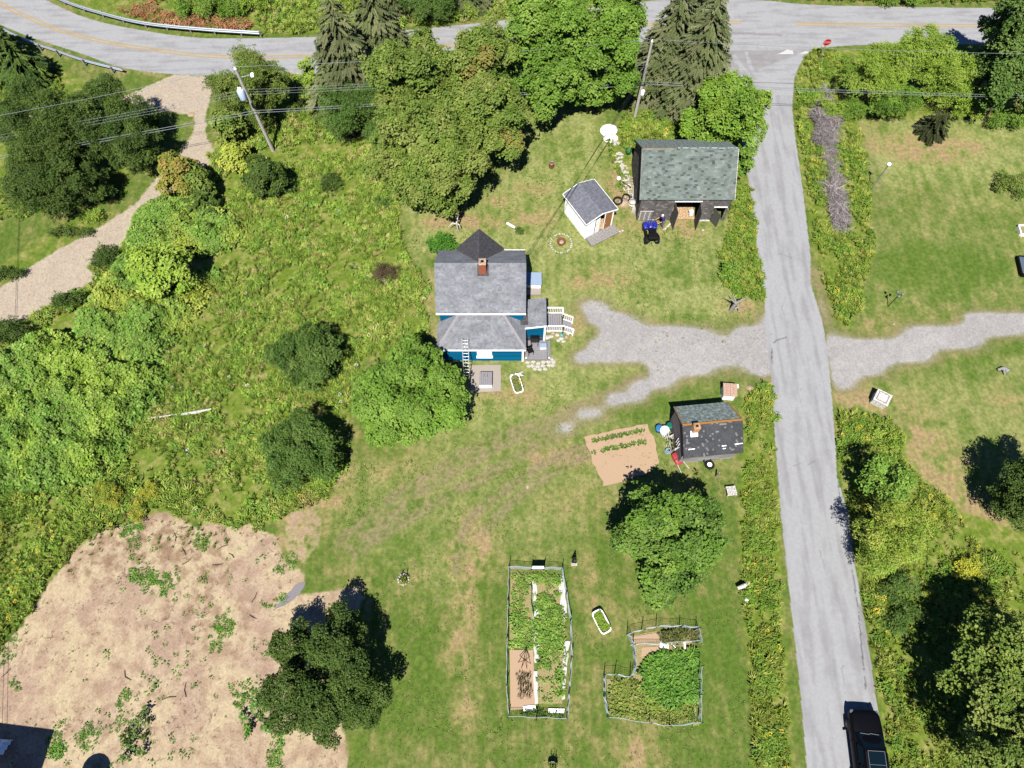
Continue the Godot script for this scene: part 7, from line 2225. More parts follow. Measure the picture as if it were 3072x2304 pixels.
func build_yard() -> void:
	# beside the blue house
	ladder("aluminium ladder leaning against the low roof of the blue house", Vector3(-3.34, 0.02, -21.65), Vector3(-3.34, 3.25, -23.42), 0.42, 13, M.aluminium)
	var st := stool()
	slab(st, fray(v2([-3.12, -22.87, -0.83, -22.91, -0.82, -20.76, -3.03, -20.68]), 0.05, 61, 0.3), -0.02, 0.07)
	single("concrete_pad", st, M.concrete, "square concrete pad at the back of the blue house", "slab")
	var h := thing("well_hatch", "white well box with grey plank lid on the concrete pad", "well", Vector3(-1.93, 0.07, -21.55))
	var q := stool()
	bx(q, Vector3(0, 0.24, 0), Vector3(0.9, 0.48, 1.02), 0.0, Vector3.ZERO, 0.01)
	part("box", q, M.white_worn, h)
	for k in 6:
		bar(h, "lid_plank", Vector3(-0.39 + k * 0.156, 0.515, -0.54), Vector3(-0.39 + k * 0.156, 0.515, 0.52), 0.15, 0.04, M.deck_paint)
	for x in [-0.1, 0.12]:
		bar(h, "hinge", Vector3(x, 0.545, -0.35), Vector3(x, 0.545, -0.15), 0.04, 0.02, M.rust)
	for k in 4:
		bar(h, "front_board", Vector3(-0.45, 0.07 + k * 0.118, 0.525), Vector3(0.45, 0.07 + k * 0.118, 0.525), 0.03, 0.11, M.white_worn)
	var tub := bathtub("white bathtub planter with driftwood behind the blue house", Vector3(0.34, 0, -21.24), 0.28, 1.5, 0.68, [Color(0.095, 0.121, 0.029), Color(0.158, 0.146, 0.057), Color(0.068, 0.105, 0.016)])
	var fl := stool()
	for k in 5: rock(fl, Vector3(0.2 + (k % 2) * 0.07, 0.55 + (k % 3) * 0.04, -0.1 + k * 0.05), Vector3(0.05, 0.04, 0.05), 90 + k)
	part("yellow_flowers", fl, M.yellow_flower, tub)
	driftwood("bleached driftwood knot lying at the head of the bathtub planter", Vector3(0.55, 0, -22.03), [[[Vector3(-0.35, 0.1, 0.35), Vector3(-0.05, 0.25, 0.0), Vector3(0.25, 0.15, -0.3)], [0.1, 0.16, 0.05]], [[Vector3(0.0, 0.2, 0.0), Vector3(0.3, 0.3, 0.1)], [0.12, 0.04]], [[Vector3(-0.1, 0.2, 0.1), Vector3(-0.3, 0.35, -0.1)], [0.09, 0.03]]], M.bleached_wood)
	var gi := thing("barbecue_grill", "black gas barbecue against the porch wall on the small deck", "grill", Vector3(1.68, 0.385, -24.45))
	for x in [-0.25, 0.25]:
		for z in [-0.16, 0.16]:
			bar(gi, "leg", Vector3(x, 0, z), Vector3(x, 0.7, z), 0.04, 0.04, M.black_plastic)
	var gb := stool()
	bx(gb, Vector3(0, 0.78, 0), Vector3(0.62, 0.22, 0.46), 0.0, Vector3.ZERO, 0.03)
	part("firebox", gb, M.black_plastic, gi)
	var gl := stool()
	loft(gl, [section(-0.32, 0.46, 0.88, 1.1, 0.6), section(0.32, 0.46, 0.88, 1.1, 0.6)])
	part("lid", gl, M.black_plastic, gi).rotation.y = PI / 2
	var gp := stool()
	bx(gp, Vector3(0, 0.82, 0.27), Vector3(0.56, 0.03, 0.1))
	var gpo := part("control_panel", gp, M.chrome, gi)
	for k in 4:
		var kn := stool()
		lathe(kn, Vector3(-0.2 + k * 0.133, 0.84, 0.28), [Vector2(0.03, 0.0), Vector2(0.03, 0.03), Vector2(0.0, 0.04)], 8)
		part("knob", kn, M.black_plastic, gpo)
	var ch := thing("deck_chair", "black metal chair on the small deck of the blue house", "chair", Vector3(1.35, 0.385, -23.72), 0.4)
	var cs := stool()
	bx(cs, Vector3(0, 0.43, 0), Vector3(0.42, 0.03, 0.4), 0.0, Vector3.ZERO, 0.01)
	part("seat", cs, M.black_plastic, ch)
	for x in [-0.19, 0.19]:
		for z in [-0.18, 0.18]:
			bar(ch, "leg", Vector3(x, 0, z * 1.15), Vector3(x, 0.85 if z < 0 else 0.43, z), 0.035, 0.035, M.black_plastic)
	for k in 4:
		bar(ch, "back_slat", Vector3(-0.19, 0.55 + k * 0.09, -0.19), Vector3(0.19, 0.55 + k * 0.09, -0.19), 0.02, 0.06, M.black_plastic)
	var co := thing("cool_box", "white cool box with pale blue lid on the small deck", "cool box", Vector3(2.33, 0.385, -24.2))
	var c1 := stool()
	bx(c1, Vector3(0, 0.16, 0), Vector3(0.5, 0.32, 0.36), 0.0, Vector3.ZERO, 0.03)
	part("box", c1, M.white_paint, co)
	var c2 := stool()
	bx(c2, Vector3(0, 0.35, 0), Vector3(0.53, 0.07, 0.39), 0.0, Vector3.ZERO, 0.02)
	part("lid", c2, M.bulkhead_blue, co)
	var wc := stool()
	lathe(wc, Vector3.ZERO, [Vector2(0.12, 0.0), Vector2(0.15, 0.14), Vector2(0.13, 0.26), Vector2(0.04, 0.3), Vector2(0.0, 0.3)], 12)
	single("watering_can", wc, M.aqua_plastic, "aqua plastic watering can beside the porch steps", "watering can", Vector3(3.78, 0, -25.37))
	# flagstones
	for p in [Vector3(1.18, 0, -23.14), Vector3(1.6, 0, -23.22), Vector3(1.98, 0, -23.06), Vector3(2.36, 0, -23.18), Vector3(2.74, 0, -23.22), Vector3(3.13, 0, -23.18), Vector3(1.52, 0, -22.87), Vector3(1.94, 0, -22.79), Vector3(2.32, 0, -22.87), Vector3(2.77, 0, -22.91), Vector3(3.05, 0, -22.91), Vector3(2.49, 0, -22.6), Vector3(2.07, 0, -22.56), Vector3(1.73, 0, -22.6), Vector3(1.25, 0, -22.83), Vector3(2.96, 0, -23.41)]:
		var s := stool()
		rock(s, Vector3(0, 0.0, 0), Vector3(rng.randf_range(0.17, 0.25), 0.06, rng.randf_range(0.15, 0.21)), rng.randi())
		single("flagstone", s, M.stone_pale, "pale flat stone paving the grass below the small deck", "stone", p, 0.0, "flagstones below the small deck")
	for p in [Vector3(2.76, 0, -25.77), Vector3(3.15, 0, -25.61), Vector3(3.46, 0, -25.45), Vector3(3, 0, -25.33), Vector3(2.68, 0, -25.25), Vector3(3.74, 0, -25.13), Vector3(4.13, 0, -25.29), Vector3(3.91, 0, -24.9), Vector3(3.52, 0, -24.97), Vector3(4.64, 0, -25.85), Vector3(4.28, 0, -25.61)]:
		var s := stool()
		rock(s, Vector3(0, 0.02, 0), Vector3(rng.randf_range(0.16, 0.26), 0.12, rng.randf_range(0.15, 0.24)), rng.randi())
		single("garden_stone", s, M.stone_warm if rng.randf() < 0.5 else M.stone_pale, "warm coloured boulder lying beside the porch steps", "stone", p, 0.0, "boulders by the porch steps")
	# lawn behind the house
	var fp: Vector3 = Vector3(3.98, 0, -33.85)
	var f := thing("fire_bowl", "rusty round fire bowl inside the ring of stones", "fire pit", fp)
	var fb := stool()
	lathe(fb, Vector3.ZERO, [Vector2(0.0, 0.12), Vector2(0.2, 0.14), Vector2(0.34, 0.34), Vector2(0.37, 0.34), Vector2(0.26, 0.05), Vector2(0.0, 0.0)], 16)
	part("bowl", fb, M.rust, f)
	var ash := stool()
	rock(ash, Vector3(0.02, 0.2, 0), Vector3(0.2, 0.06, 0.2), 12)
	part("ash", ash, M.stone_warm, f)
	for k in 26:
		var a := TAU * k / 26.0 + rng.randf_range(-0.05, 0.05)
		var s := stool()
		rock(s, Vector3(0, 0.03, 0), Vector3(rng.randf_range(0.07, 0.10), 0.06, rng.randf_range(0.07, 0.10)), rng.randi())
		single("ring_stone", s, M.stone_pale, "small pale stone in the ring round the fire bowl", "stone", fp + Vector3(cos(a) * 0.86, 0, sin(a) * 0.92), 0.0, "ring of stones round the fire bowl")
	var kg := thing("metal_keg", "rusty metal keg standing on the lawn near the maples", "keg", Vector3(3.37, 0, -41.7))
	var k1 := stool()
	lathe(k1, Vector3.ZERO, [Vector2(0.0, 0.0), Vector2(0.20, 0.01), Vector2(0.22, 0.1), Vector2(0.235, 0.2), Vector2(0.22, 0.22), Vector2(0.235, 0.36), Vector2(0.22, 0.46), Vector2(0.19, 0.54), Vector2(0.16, 0.5), Vector2(0.0, 0.5)], 16)
	part("drum", k1, M.rust, kg)
	var k2 := stool()
	torus(k2, Vector3(0, 0.53, 0), 0.17, 0.02)
	part("rim", k2, M.galvanised, kg)
	driftwood("bleached branching driftwood sculpture by the round bush", Vector3(-4.39, 0, -35.08), [[[Vector3(0, -0.05, 0), Vector3(-0.05, 0.6, 0), Vector3(-0.1, 0.95, -0.05)], [0.06, 0.07, 0.06]], [[Vector3(-0.1, 0.9, 0), Vector3(0.0, 1.3, -0.2), Vector3(0.1, 1.6, -0.45)], [0.07, 0.06, 0.015]], [[Vector3(-0.08, 0.95, 0), Vector3(-0.4, 1.05, 0.0), Vector3(-0.75, 0.85, 0.25)], [0.07, 0.05, 0.02]], [[Vector3(-0.08, 0.9, 0), Vector3(0.12, 1.0, 0.1), Vector3(0.2, 0.8, 0.25)], [0.06, 0.05, 0.03]]], M.bleached_wood)
	for d in [[Vector3(-0.42, 0, -35.77), Vector3(0.23, 0, -35.35), 0.11, M.white_worn, "thick white log lying on the dry lawn behind the house"], [Vector3(0.23, 0, -35.12), Vector3(0.68, 0, -34.89), 0.06, M.bleached_wood, "thin bleached log beside the potted shrub on the lawn"]]:
		var s := stool()
		tube(s, [Vector3(0, d[2], 0), (d[1] - d[0]) * 0.5 + Vector3(0, d[2] * 1.05, 0), d[1] - d[0] + Vector3(0, d[2], 0)], [d[2], d[2] * 0.95, d[2] * 0.85], 9)
		single("log", s, d[3], d[4], "log", d[0])
	shrub("garden_shrub", "tiny dark shrub beside the white log on the lawn", Vector3(0.6, 0.25, -34.94), Vector3(0.3, 0.3, 0.3), "herb", C_DARK, 5, 30.0, 0.6)
	# white things west of the barn
	for d in [[Vector3(8.51, 0, -45.78), Vector3(0.75, 0.3, 0.66), 0.5, "large white upturned plastic shell in the weeds near the barn"], [Vector3(8.62, 0, -44.88), Vector3(0.62, 0.34, 0.5), 0.1, "smaller white upturned plastic shell in the weeds near the barn"]]:
		var s := stool()
		s.set_smooth_group(1)
		var rings := []
		for k in 6:
			var ph := PI * 0.5 * k / 5.0
			var ring := []
			for i in 20:
				var a := TAU * i / 20.0
				ring.append(Vector3(cos(a) * d[1].x * cos(ph), sin(ph) * d[1].y, sin(a) * d[1].z * cos(ph)))
			rings.append(ring)
		for k in 5:
			for i in 20: quad(s, rings[k][(i + 1) % 20], rings[k][i], rings[k + 1][i], rings[k + 1][(i + 1) % 20])
		s.set_smooth_group(-1)
		var o := single("plastic_shell", s, M.white_worn, d[3], "shell", d[0], d[2])
		var rim := stool()
		var pts := []
		for i in 21:
			var a := TAU * i / 20.0
			pts.append(Vector3(cos(a) * d[1].x * 1.01, 0.03, sin(a) * d[1].z * 1.01))
		tube(rim, pts, [0.03], 5)
		part("rim", rim, M.white_worn, o)
	for i in 30:
		var t := i / 29.0
		var p: Vector3 = (Vector3(9.04, 0, -43.12)).lerp(Vector3(9.62, 0, -40.95), t) + Vector3(rng.randf_range(-0.45, 0.45) * (1.0 - 0.4 * t), 0, rng.randf_range(-0.4, 0.4))
		var s := stool()
		var r := rng.randf_range(0.09, 0.19)
		rock(s, Vector3(0, r * 0.4, 0), Vector3(r, r * 0.7, r * rng.randf_range(0.8, 1.1)), rng.randi())
		single("white_stone", s, M.stone_pale, "white stone in the heap west of the barn", "stone", p, 0.0, "white stones heaped west of the barn")
	for p in [Vector3(8.76, 0, -44.41), Vector3(9.04, 0, -44.46), Vector3(9.23, 0, -44.26), Vector3(8.94, 0, -44.15)]:
		var s := stool()
		rock(s, Vector3(0, 0.08, 0), Vector3(0.16, 0.13, 0.15), rng.randi())
		single("white_stone", s, M.stone_pale, "white stone beside the small plastic shell", "stone", p, 0.0, "white stones by the plastic shell")
	for d in [[Vector3(9.57, 0, -40.16), 0.22, "old wooden window frame lying by the white stones"], [Vector3(9.8, 0, -38.27), 0.10, "old wooden window frame lying by the barn corner"], [Vector3(9.66, 0, -39.72), 0.22, "second old wooden frame below the white stones"]]:
		var t := thing("window_frame", d[2], "window frame", d[0] + Vector3(0, 0.06, 0), d[1])
		for x in [-0.32, 0.0, 0.32]:
			bar(t, "stile", Vector3(x, 0.02, -0.55), Vector3(x, 0.02, 0.55), 0.06, 0.05, M.bleached_wood)
		for z in [-0.52, 0.0, 0.52]:
			bar(t, "rail", Vector3(-0.32, 0.025, z), Vector3(0.32, 0.025, z), 0.06, 0.055, M.bleached_wood)
	ladder("old grey ladder lying on the ground along the barn wall", Vector3(10.16, 0, -40.75) + Vector3(0, 0.06, 0), Vector3(9.93, 0, -38.55) + Vector3(0, 0.06, 0), 0.4, 7, M.bleached_wood)
	for d in [[Vector3(8.82, 0, -38.03), 0.34, 0.09, Vector3(0.1, 0, 0.1), "bare tyre lying behind the white shed"], [Vector3(9.53, 0, -38.31), 0.30, 0.06, Vector3(0.5, 0, 0.2), "thin black tyre propped on the pale barrel lid"]]:
		var s := stool()
		torus(s, Vector3(0, d[2] + absf(d[3].x) * d[1] * 0.8, 0), d[1], d[2], d[3])
		single("tyre", s, M.black_rubber, d[4], "tyre", d[0])
	var bl := stool()
	lathe(bl, Vector3.ZERO, [Vector2(0.0, 0.16), Vector2(0.42, 0.13), Vector2(0.46, 0.0)], 16)
	single("barrel_lid", bl, M.stone_warm, "pale round barrel lid on the ground near the barn corner", "lid", Vector3(9.31, 0, -37.93))
	var rl := thing("cable_reel", "pale wooden cable reel beside the barn corner", "reel", Vector3(10, 0, -37.79))
	for y in [0.02, 0.3]:
		var s := stool()
		lathe(s, Vector3(0, y, 0), [Vector2(0.0, 0.0), Vector2(0.3, 0.0), Vector2(0.3, 0.05), Vector2(0.0, 0.05)], 14)
		part("flange", s, M.bleached_wood, rl)
	var rc := stool()
	lathe(rc, Vector3.ZERO, [Vector2(0.14, 0.06), Vector2(0.14, 0.3)], 12)
	part("core", rc, M.grey_wood, rl)
	for k in 5:
		var s := stool()
		tube(s, [Vector3(0, 0.05, 0), Vector3(0.08 * (k - 2), 0.09, 0.75)], [0.045, 0.035], 6)
		single("stick", s, M.bleached_wood, "bleached stick in the fan of poles at the barn corner", "stick", Vector3(10.06, 0, -37.5) + Vector3(0.05 * k, 0, 0), 0.0, "fan of sticks at the barn corner")
	var lt := thing("floor_lamp", "black stand with white globe lying in the weeds by the barn", "lamp", Vector3(9.07, 0, -40.21) + Vector3(0, 0.1, 0))
	bar(lt, "stand", Vector3(0, 0.1, 0), Vector3(0.95, 0.1, 0.85), 0.05, 0.05, M.wire_black)
	var gl2 := stool()
	lathe(gl2, Vector3(-0.05, 0.0, -0.05), [Vector2(0.0, 0.36), Vector2(0.14, 0.3), Vector2(0.19, 0.17), Vector2(0.14, 0.04), Vector2(0.0, 0.0)], 12)
	part("globe", gl2, M.lamp_white, lt)
	bed("scrap_sheet", v2([9.9, -38.65, 10.33, -38.65, 10.25, -38.03, 9.86, -38.03]), 0.04, M.felt_dark, "dark scrap sheet on the ground against the barn", "sheet")
	var gbk := stool()
	lathe(gbk, Vector3.ZERO, [Vector2(0.0, 0.0), Vector2(0.22, 0.0), Vector2(0.27, 0.4), Vector2(0.24, 0.4), Vector2(0.2, 0.1), Vector2(0.0, 0.1)], 14)
	single("garden_bucket", gbk, M.green_plastic, "dark green tub standing among the white stones", "tub", Vector3(10.05, 0, -43.22))
	for p in [Vector3(11.3, 0, -36.14), Vector3(11.61, 0, -36.19), Vector3(15.61, 0, -35.12)]:
		var s := stool()
		rock(s, Vector3(0, 0.06, 0), Vector3(0.12, 0.1, 0.11), rng.randi())
		single("barn_stone", s, M.stone_pale, "pale stone lying in front of the barn doors", "stone", p, 0.0, "stones before the barn")
	var cw := stool()
	bx(cw, Vector3(0, 0.35, 0), Vector3(0.3, 0.5, 0.3), 0.3, Vector3.ZERO, 0.03)
	single("white_crate", cw, M.white_worn, "white crate just inside the open barn doors", "crate", Vector3(14.7, 0.12, -36.55))
	var pl := stool()
	bx(pl, Vector3(0, 0.04, 0), Vector3(0.9, 0.05, 0.12), 0.8)
	single("plank", pl, M.bleached_wood, "short bleached plank on the grass behind the quad bike", "plank", Vector3(12.72, 0, -35.45))
	for k in 3:
		var s := stool()
		rock(s, Vector3(0, 0.05, 0), Vector3(0.11, 0.08, 0.1), 300 + k)
		single("porch_stone", s, M.stone_pale, "white stone under the edge of the white shed's porch", "stone", (Vector3(8.55, 0, -34.89)).lerp(Vector3(9.05, 0, -35.08), k / 2.0), 0.0, "stones by the shed porch")
	# driftwood at the drive, lawn ornaments
	driftwood("tall forked grey driftwood post beside the gravel driveway", Vector3(16.91, 0, -27.56), [[[Vector3(0, -0.05, 0), Vector3(0.12, 0.6, -0.1), Vector3(0.25, 1.1, -0.15)], [0.13, 0.14, 0.13]], [[Vector3(0.2, 1.0, -0.1), Vector3(-0.2, 1.3, -0.2), Vector3(-0.6, 1.5, -0.3)], [0.1, 0.05, 0.02]], [[Vector3(0.25, 1.05, -0.1), Vector3(0.55, 1.3, -0.25), Vector3(0.9, 1.45, -0.35)], [0.1, 0.06, 0.02]], [[Vector3(0.2, 1.0, -0.12), Vector3(-0.02, 1.4, -0.4), Vector3(-0.15, 1.6, -0.55)], [0.07, 0.04, 0.015]], [[Vector3(0.25, 0.3, 0.0), Vector3(0.5, 0.45, -0.1), Vector3(0.62, 0.25, 0.1)], [0.1, 0.11, 0.06]]], M.grey_wood)
	for d in [[Vector3(17.56, 0, -21.05), "flat pinkish stone beside the pink roofed hut", Vector3(0.3, 0.1, 0.22)], [Vector3(1.09, 0, -13.57), "lone flat stone on the lower lawn", Vector3(0.16, 0.06, 0.2)], [Vector3(-28.56, 0, -47.6), "pale stones at the grass wedge of the dirt track", Vector3(0.4, 0.12, 0.35)], [Vector3(29.33, 0, -26.42), "small stone on the edge of the pale gravel driveway", Vector3(0.14, 0.09, 0.12)]]:
		var s := stool()
		rock(s, Vector3.ZERO, d[2], rng.randi())
		single("field_stone", s, M.stone_warm, d[1], "stone", d[0])
	var pk := thing("patio_planter", "round stone planter with yellow flowers on the lower lawn", "planter", Vector3(-7.14, 0, -7.26))
	var p1 := stool()
	for k in 12:
		var a := TAU * k / 12.0
		rock(p1, Vector3(cos(a) * 0.33, 0.08, sin(a) * 0.33), Vector3(0.1, 0.1, 0.1), 400 + k)
	part("stone_ring", p1, M.stone_pale, pk)
	for k in 5:
		var a := TAU * k / 5.0 + 0.5
		bar(pk, "stake", Vector3(cos(a) * 0.22, 0, sin(a) * 0.22), Vector3(cos(a) * 0.2, 0.9 + 0.12 * (k % 3), sin(a) * 0.2), 0.045, 0.045, M.bleached_wood if k % 2 else M.wire_black)
	var cp := Copies2.new()
	for k in 26: cp.add(quat_face(Vector3.UP, rng.randf() * TAU).scaled_local(Vector3.ONE * 0.6), Vector3(rng.randf_range(-0.22, 0.22), rng.randf_range(0.12, 0.3), rng.randf_range(-0.22, 0.22)), tint([Color(0.146, 0.166, 0.012), Color(0.081, 0.111, 0.012)]))
	mass("flowers", cp, K.herb, pk).set_meta("kind", "stuff")
	var ob := thing("shadow_obelisk", "slender black obelisk shape standing in for a post shadow with pale foot by the long garden", "obelisk", Vector3(4.13, 0, -8.49))
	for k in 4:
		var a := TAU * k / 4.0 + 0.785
		bar(ob, "leg", Vector3(cos(a) * 0.2, 0, sin(a) * 0.2), Vector3(cos(a) * 0.02, 1.15, sin(a) * 0.02), 0.05, 0.05, M.trim_black)  # black bars copy the triangular shadow of a post
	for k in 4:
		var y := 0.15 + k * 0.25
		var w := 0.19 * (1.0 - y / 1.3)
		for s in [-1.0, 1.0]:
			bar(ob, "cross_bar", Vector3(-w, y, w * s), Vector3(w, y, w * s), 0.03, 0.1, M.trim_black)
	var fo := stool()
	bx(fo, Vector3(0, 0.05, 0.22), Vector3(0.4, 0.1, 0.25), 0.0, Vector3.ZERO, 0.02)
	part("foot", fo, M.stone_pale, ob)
	var pp := thing("tall_planter", "grey metal planter of yellow flowers with tall stakes at the lawn foot", "planter", Vector3(2.4, -0, 3.6))
	var p2 := stool()
	lathe(p2, Vector3.ZERO, [Vector2(0.0, 0.0), Vector2(0.24, 0.0), Vector2(0.30, 0.5), Vector2(0.27, 0.5), Vector2(0.22, 0.3), Vector2(0.0, 0.3)], 14)
	part("pot", p2, M.galvanised, pp)
	for k in 3:
		bar(pp, "stake", Vector3(-0.12 + k * 0.12, 0.3, 0), Vector3(-0.18 + k * 0.16, 1.5 - 0.3 * (k % 2), 0), 0.04, 0.04, M.wire_black)
	var cp2 := Copies2.new()
	for k in 30: cp2.add(quat_face(Vector3.UP, rng.randf() * TAU).scaled_local(Vector3.ONE * 0.55), Vector3(rng.randf_range(-0.17, 0.17), rng.randf_range(0.45, 0.8), rng.randf_range(-0.17, 0.17)), tint([Color(0.187, 0.210, 0.029), Color(0.111, 0.146, 0.016)]))
	mass("flowers", cp2, K.herb, pp).set_meta("kind", "stuff")
	# around the workshop
	var wx := Vector3(11.15, 0, -17.2)
	var by := thing("bicycle", "old pale bicycle leaning on the workshop gable", "bicycle", wx + Vector3(-0.15, 0, 0.35), 0.25)
	for z in [-0.5, 0.5]:
		var s := stool()
		torus(s, Vector3(-0.05, 0.33, z), 0.31, 0.02, Vector3(0, 0, PI / 2 - 0.25))
		part("wheel", s, M.bleached_wood, by)
	for e in [[Vector3(-0.05, 0.33, 0.5), Vector3(0.08, 0.8, 0.2)], [Vector3(0.08, 0.8, 0.2), Vector3(0.1, 0.85, -0.3)], [Vector3(0.1, 0.85, -0.3), Vector3(-0.05, 0.33, -0.5)], [Vector3(0.0, 0.35, 0.05), Vector3(0.1, 0.85, -0.3)], [Vector3(0.0, 0.35, 0.05), Vector3(0.08, 0.85, 0.22)]]:
		bar(by, "frame_tube", e[0], e[1], 0.03, 0.03, M.bleached_wood)
	bar(by, "saddle", Vector3(0.12, 0.9, 0.12), Vector3(0.12, 0.9, 0.36), 0.12, 0.06, M.black_plastic)
	bar(by, "handlebar", Vector3(-0.12, 0.95, -0.3), Vector3(0.3, 0.95, -0.3), 0.03, 0.03, M.galvanised)
	for d in [[Vector3(-0.62, 0, -0.55), 0.28, 0.45, M.blue_plastic, "blue plastic bucket in the clutter at the workshop gable"], [Vector3(-0.28, 0, -0.35), 0.33, 0.6, M.white_paint, "white plastic drum in the clutter at the workshop gable"], [Vector3(0.12, 0, -0.72), 0.26, 0.55, M.teal_plastic, "dark teal drum against the workshop gable"]]:
		var s := stool()
		lathe(s, Vector3.ZERO, [Vector2(0.0, 0.0), Vector2(d[1] * 0.85, 0.0), Vector2(d[1], d[2] * 0.95), Vector2(d[1] * 0.9, d[2]), Vector2(d[1] * 0.6, d[2] * 1.03), Vector2(0.0, d[2] * 1.0)], 14)
		single("plastic_drum", s, d[3], d[4], "drum", wx + d[0])
	var hr := thing("hose_reel", "blue and white coiled hose reel beside the workshop", "hose reel", wx + Vector3(-0.1, 0, 1.05))
	for k in 3:
		var s := stool()
		torus(s, Vector3(0, 0.12 + k * 0.07, 0), 0.2 - k * 0.03, 0.035, Vector3(0.2, 0, 0.1))
		part("coil", s, M.bulkhead_blue if k != 1 else M.blue_plastic, hr)
	var wb := thing("wheelbarrow", "red upturned wheelbarrow at the corner of the workshop", "wheelbarrow", Vector3(11.61, 0, -15.55), 0.5)
	var w1 := stool()
	loft(w1, [section(-0.42, 0.38, 0.1, 0.3, 0.6), section(-0.1, 0.6, 0.06, 0.42, 0.6), section(0.32, 0.62, 0.05, 0.38, 0.6), section(0.48, 0.5, 0.05, 0.2, 0.6)])
	part("tray", w1, M.red_plastic, wb)
	bar(wb, "seam", Vector3(-0.31, 0.40, 0.08), Vector3(0.31, 0.40, 0.08), 0.04, 0.05, M.wire_black)
	for x in [-0.25, 0.25]:
		bar(wb, "handle", Vector3(x, 0.25, 0.4), Vector3(x * 1.3, 0.2, 1.05), 0.045, 0.045, M.bleached_wood)
	wheel(wb, Vector3(0, 0.42, -0.55), 0.17, 0.08, M.wire_grey)
	ladder("short pale ladder leaning on the workshop gable", Vector3(11.37, 0, -16.14), Vector3(11.45, 1.5, -15.9), 0.4, 5, M.bleached_wood)
	for k in 4:
		var s := stool()
		tube(s, [Vector3(-0.55 + k * 0.1, 0.04, 0.1 * k - 0.2), Vector3(0.35, 0.35 + 0.1 * k, 0.25 - 0.1 * k)], [0.035, 0.03], 6)
		single("stick", s, M.bleached_wood, "pale stick in the clutter against the workshop gable", "stick", wx + Vector3(0.05, 0, 0.0), 0.0, "sticks at the workshop gable")
	for d in [[Vector3(13.88, 0, -15.11), 0.26, 0.1, Vector3.ZERO, "black tyre with pale rim beside the workshop wall"], [Vector3(13.72, 0, -15.38), 0.24, 0.05, Vector3(0.9, 0, 0), "thin tyre leaning on the workshop wall"]]:
		var s := stool()
		torus(s, Vector3(0, d[2] + sin(d[3].x) * d[1], 0), d[1], d[2], d[3])
		var o := single("tyre", s, M.black_rubber, d[4], "tyre", d[0])
		if d[3] == Vector3.ZERO:
			var rr := stool()
			lathe(rr, Vector3(0, 0.06, 0), [Vector2(0.0, 0.05), Vector2(0.12, 0.07), Vector2(0.17, 0.1)], 12)
			part("rim", rr, M.lamp_white, o)
	var po := stool()
	tube(po, [Vector3(0, -0.05, 0), Vector3(0.03, 0.9, 0)], [0.07, 0.06], 8)
	single("fence_post", po, M.grey_wood, "lone grey wooden post below the workshop", "post", Vector3(14.24, 0, -14.27))
	var cr := thing("slatted_crate", "bleached slatted crate in the weeds below the workshop", "crate", Vector3(15.1, 0, -13.14), 0.1)
	for k in 6:
		bar(cr, "top_slat", Vector3(-0.28 + k * 0.11, 0.42, -0.34), Vector3(-0.28 + k * 0.11, 0.42, 0.3), 0.09, 0.03, M.bleached_wood)
	for z in [-0.32, 0.28]:
		bar(cr, "rail", Vector3(-0.34, 0.36, z), Vector3(0.34, 0.36, z), 0.05, 0.08, M.bleached_wood)
		for x in [-0.3, 0.3]:
			bar(cr, "leg", Vector3(x, 0, z), Vector3(x, 0.34, z), 0.06, 0.06, M.bleached_wood)
	driftwood("split grey driftwood log in the lane verge weeds", Vector3(15.01, 0, -6.79), [[[Vector3(-0.35, 0.45, 0.15), Vector3(0.05, 0.55, 0.0), Vector3(0.45, 0.5, -0.2)], [0.12, 0.15, 0.06]], [[Vector3(0.0, -0.05, 0), Vector3(0.05, 0.5, 0)], [0.1, 0.12]], [[Vector3(0.15, 0.5, -0.05), Vector3(0.3, 0.75, -0.05)], [0.07, 0.02]]], M.bleached_wood)
	var ws := stool()
	rock(ws, Vector3(0, 0.35, 0), Vector3(0.13, 0.12, 0.12), 777)
	single("white_float", ws, M.white_paint, "white round float in the verge weeds near the driftwood log", "float", Vector3(15.17, 0, -5.91))
	# eastern lawn
	var fr := thing("planter_frame", "white wooden raised bed frame on the eastern lawn", "raised bed", Vector3(41.59, 0, -35.03), -0.05)
	for d in [[Vector3(0, 0, -0.45), Vector3(2.4, 0.3, 0.09)], [Vector3(0, 0, 0.45), Vector3(2.4, 0.3, 0.09)]]:
		var s := stool()
		bx(s, d[0] + Vector3(1.0, 0.15, 0), d[1], 0.0, Vector3.ZERO, 0.01)
		part("board", s, M.white_paint, fr)
	for x in [-0.2, 2.2]:
		var s := stool()
		bx(s, Vector3(x, 0.15, 0), Vector3(0.09, 0.3, 0.808), 0.0, Vector3.ZERO, 0.01)
		part("board", s, M.white_paint, fr)
	var sl := stool()
	bx(sl, Vector3(1.0, 0.1, 0), Vector3(2.28, 0.2, 0.8))
	part("soil", sl, M.straw_soil, fr)
	var cf := thing("cold_frame", "black framed cold frame at the edge of the eastern lawn", "cold frame", Vector3(40.57, 0, -31.54), -0.1)
	for d in [[Vector3(0.8, 0.2, -0.85), Vector3(2.0, 0.4, 0.1)], [Vector3(0.8, 0.2, 0.85), Vector3(2.0, 0.4, 0.1)], [Vector3(-0.25, 0.2, 0), Vector3(0.1, 0.4, 1.598)], [Vector3(1.85, 0.2, 0), Vector3(0.1, 0.4, 1.598)]]:
		var s := stool()
		bx(s, d[0], d[1])
		part("frame", s, M.black_plastic, cf)
	var cg := stool()
	bx(cg, Vector3(0.8, 0.36, 0), Vector3(1.98, 0.01, 1.58))
	part("pane", cg, M.window_glass, cf)
	var sd := stool()
	bx(sd, Vector3(0.8, 0.06, 0), Vector3(1.98, 0.12, 1.58))
	part("soil", sd, M.bark, cf)
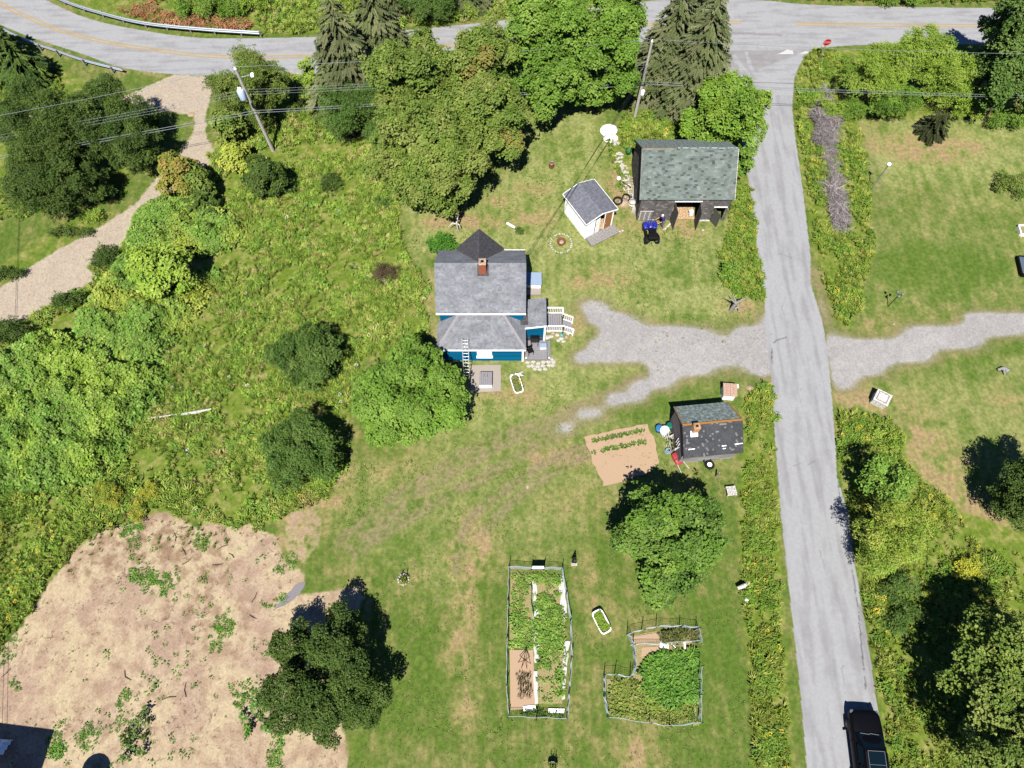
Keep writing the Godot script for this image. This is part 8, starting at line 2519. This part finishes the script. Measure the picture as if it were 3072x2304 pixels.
	driftwood("curled grey driftwood ornament on the eastern lawn", Vector3(36.55, 0, -22.37), [[[Vector3(-0.4, 0.12, -0.1), Vector3(0.0, 0.25, -0.2), Vector3(0.4, 0.2, -0.05)], [0.1, 0.13, 0.08]], [[Vector3(0.0, 0.2, -0.1), Vector3(0.05, 0.1, 0.3)], [0.1, 0.06]]], M.grey_wood)
	var bb := stool()
	rock(bb, Vector3(0, 0.12, 0), Vector3(0.16, 0.14, 0.12), 88)
	single("blue_pot", bb, M.bulkhead_blue, "pale blue pot tucked into the curled driftwood", "pot", Vector3(36.84, 0, -22.41))
	bed("slate_patch", fray(v2([-15.48, -5.33, -14.93, -6.14, -14.17, -6.9, -13.59, -7.11, -13.63, -6.67, -14.29, -5.91, -14.86, -5.62]), 0.12, 71, 0.2), 0.03, grained("slate_chips", Color(0.393, 0.380, 0.388), 0.35, 1.2, 0.95, 72, 0.1), "strip of grey slate chips on the edge of the clearing", "gravel strip")
	# sticks and bark on the clearing and the pale log in the meadow
	for k in 16:
		var p: Vector3 = [Vector3(-21.89, 0, -9.13), Vector3(-21.61, 0, -8.46), Vector3(-19.56, 0, -8.16), Vector3(-18.74, 0, -8.83), Vector3(-22.69, 0, -10.06), Vector3(-22.34, 0, -10.69), Vector3(-16.8, 0, -6.14), Vector3(-16.76, 0, -4.84), Vector3(-21.19, 0, -0.06), Vector3(-20.29, 0, -0.59), Vector3(-24.06, 0, -1.39), Vector3(-21.7, 0, -11.49), Vector3(-23.63, 0, -7.02), Vector3(-31.63, 0, -1.52), Vector3(-20.33, 0, -7.32), Vector3(-19.46, 0, -9.44)][k]
		var s := stool()
		var l := rng.randf_range(0.4, 0.9)
		tube(s, [Vector3(-l * 0.5, 0.03, 0), Vector3(0, 0.05, rng.randf_range(-0.12, 0.12)), Vector3(l * 0.5, 0.03, rng.randf_range(-0.2, 0.2))], [0.035, 0.03, 0.015], 5)
		single("dead_stick", s, M.bark, "dark dead stick lying on the bare clearing", "stick", p, rng.randf() * TAU, "dead sticks on the clearing")
	for d in [[Vector3(-26.15, 0, -18.49), Vector3(-23.88, 0, -18.85), 0.05, "long thin pale log lying in the meadow by the thicket"], [Vector3(-23.76, 0, -18.78), Vector3(-21.69, 0, -19.21), 0.10, "thick pale log lying end to end with the thin one in the meadow"]]:
		var s := stool()
		tube(s, [Vector3(0, 0.45, 0), (d[1] - d[0]) * 0.5 + Vector3(0, 0.5, 0.06), d[1] - d[0] + Vector3(0, 0.45, 0)], [d[2], d[2] * 1.2, d[2] * 0.6], 7)
		single("log", s, M.bleached_wood, d[3], "log", d[0])
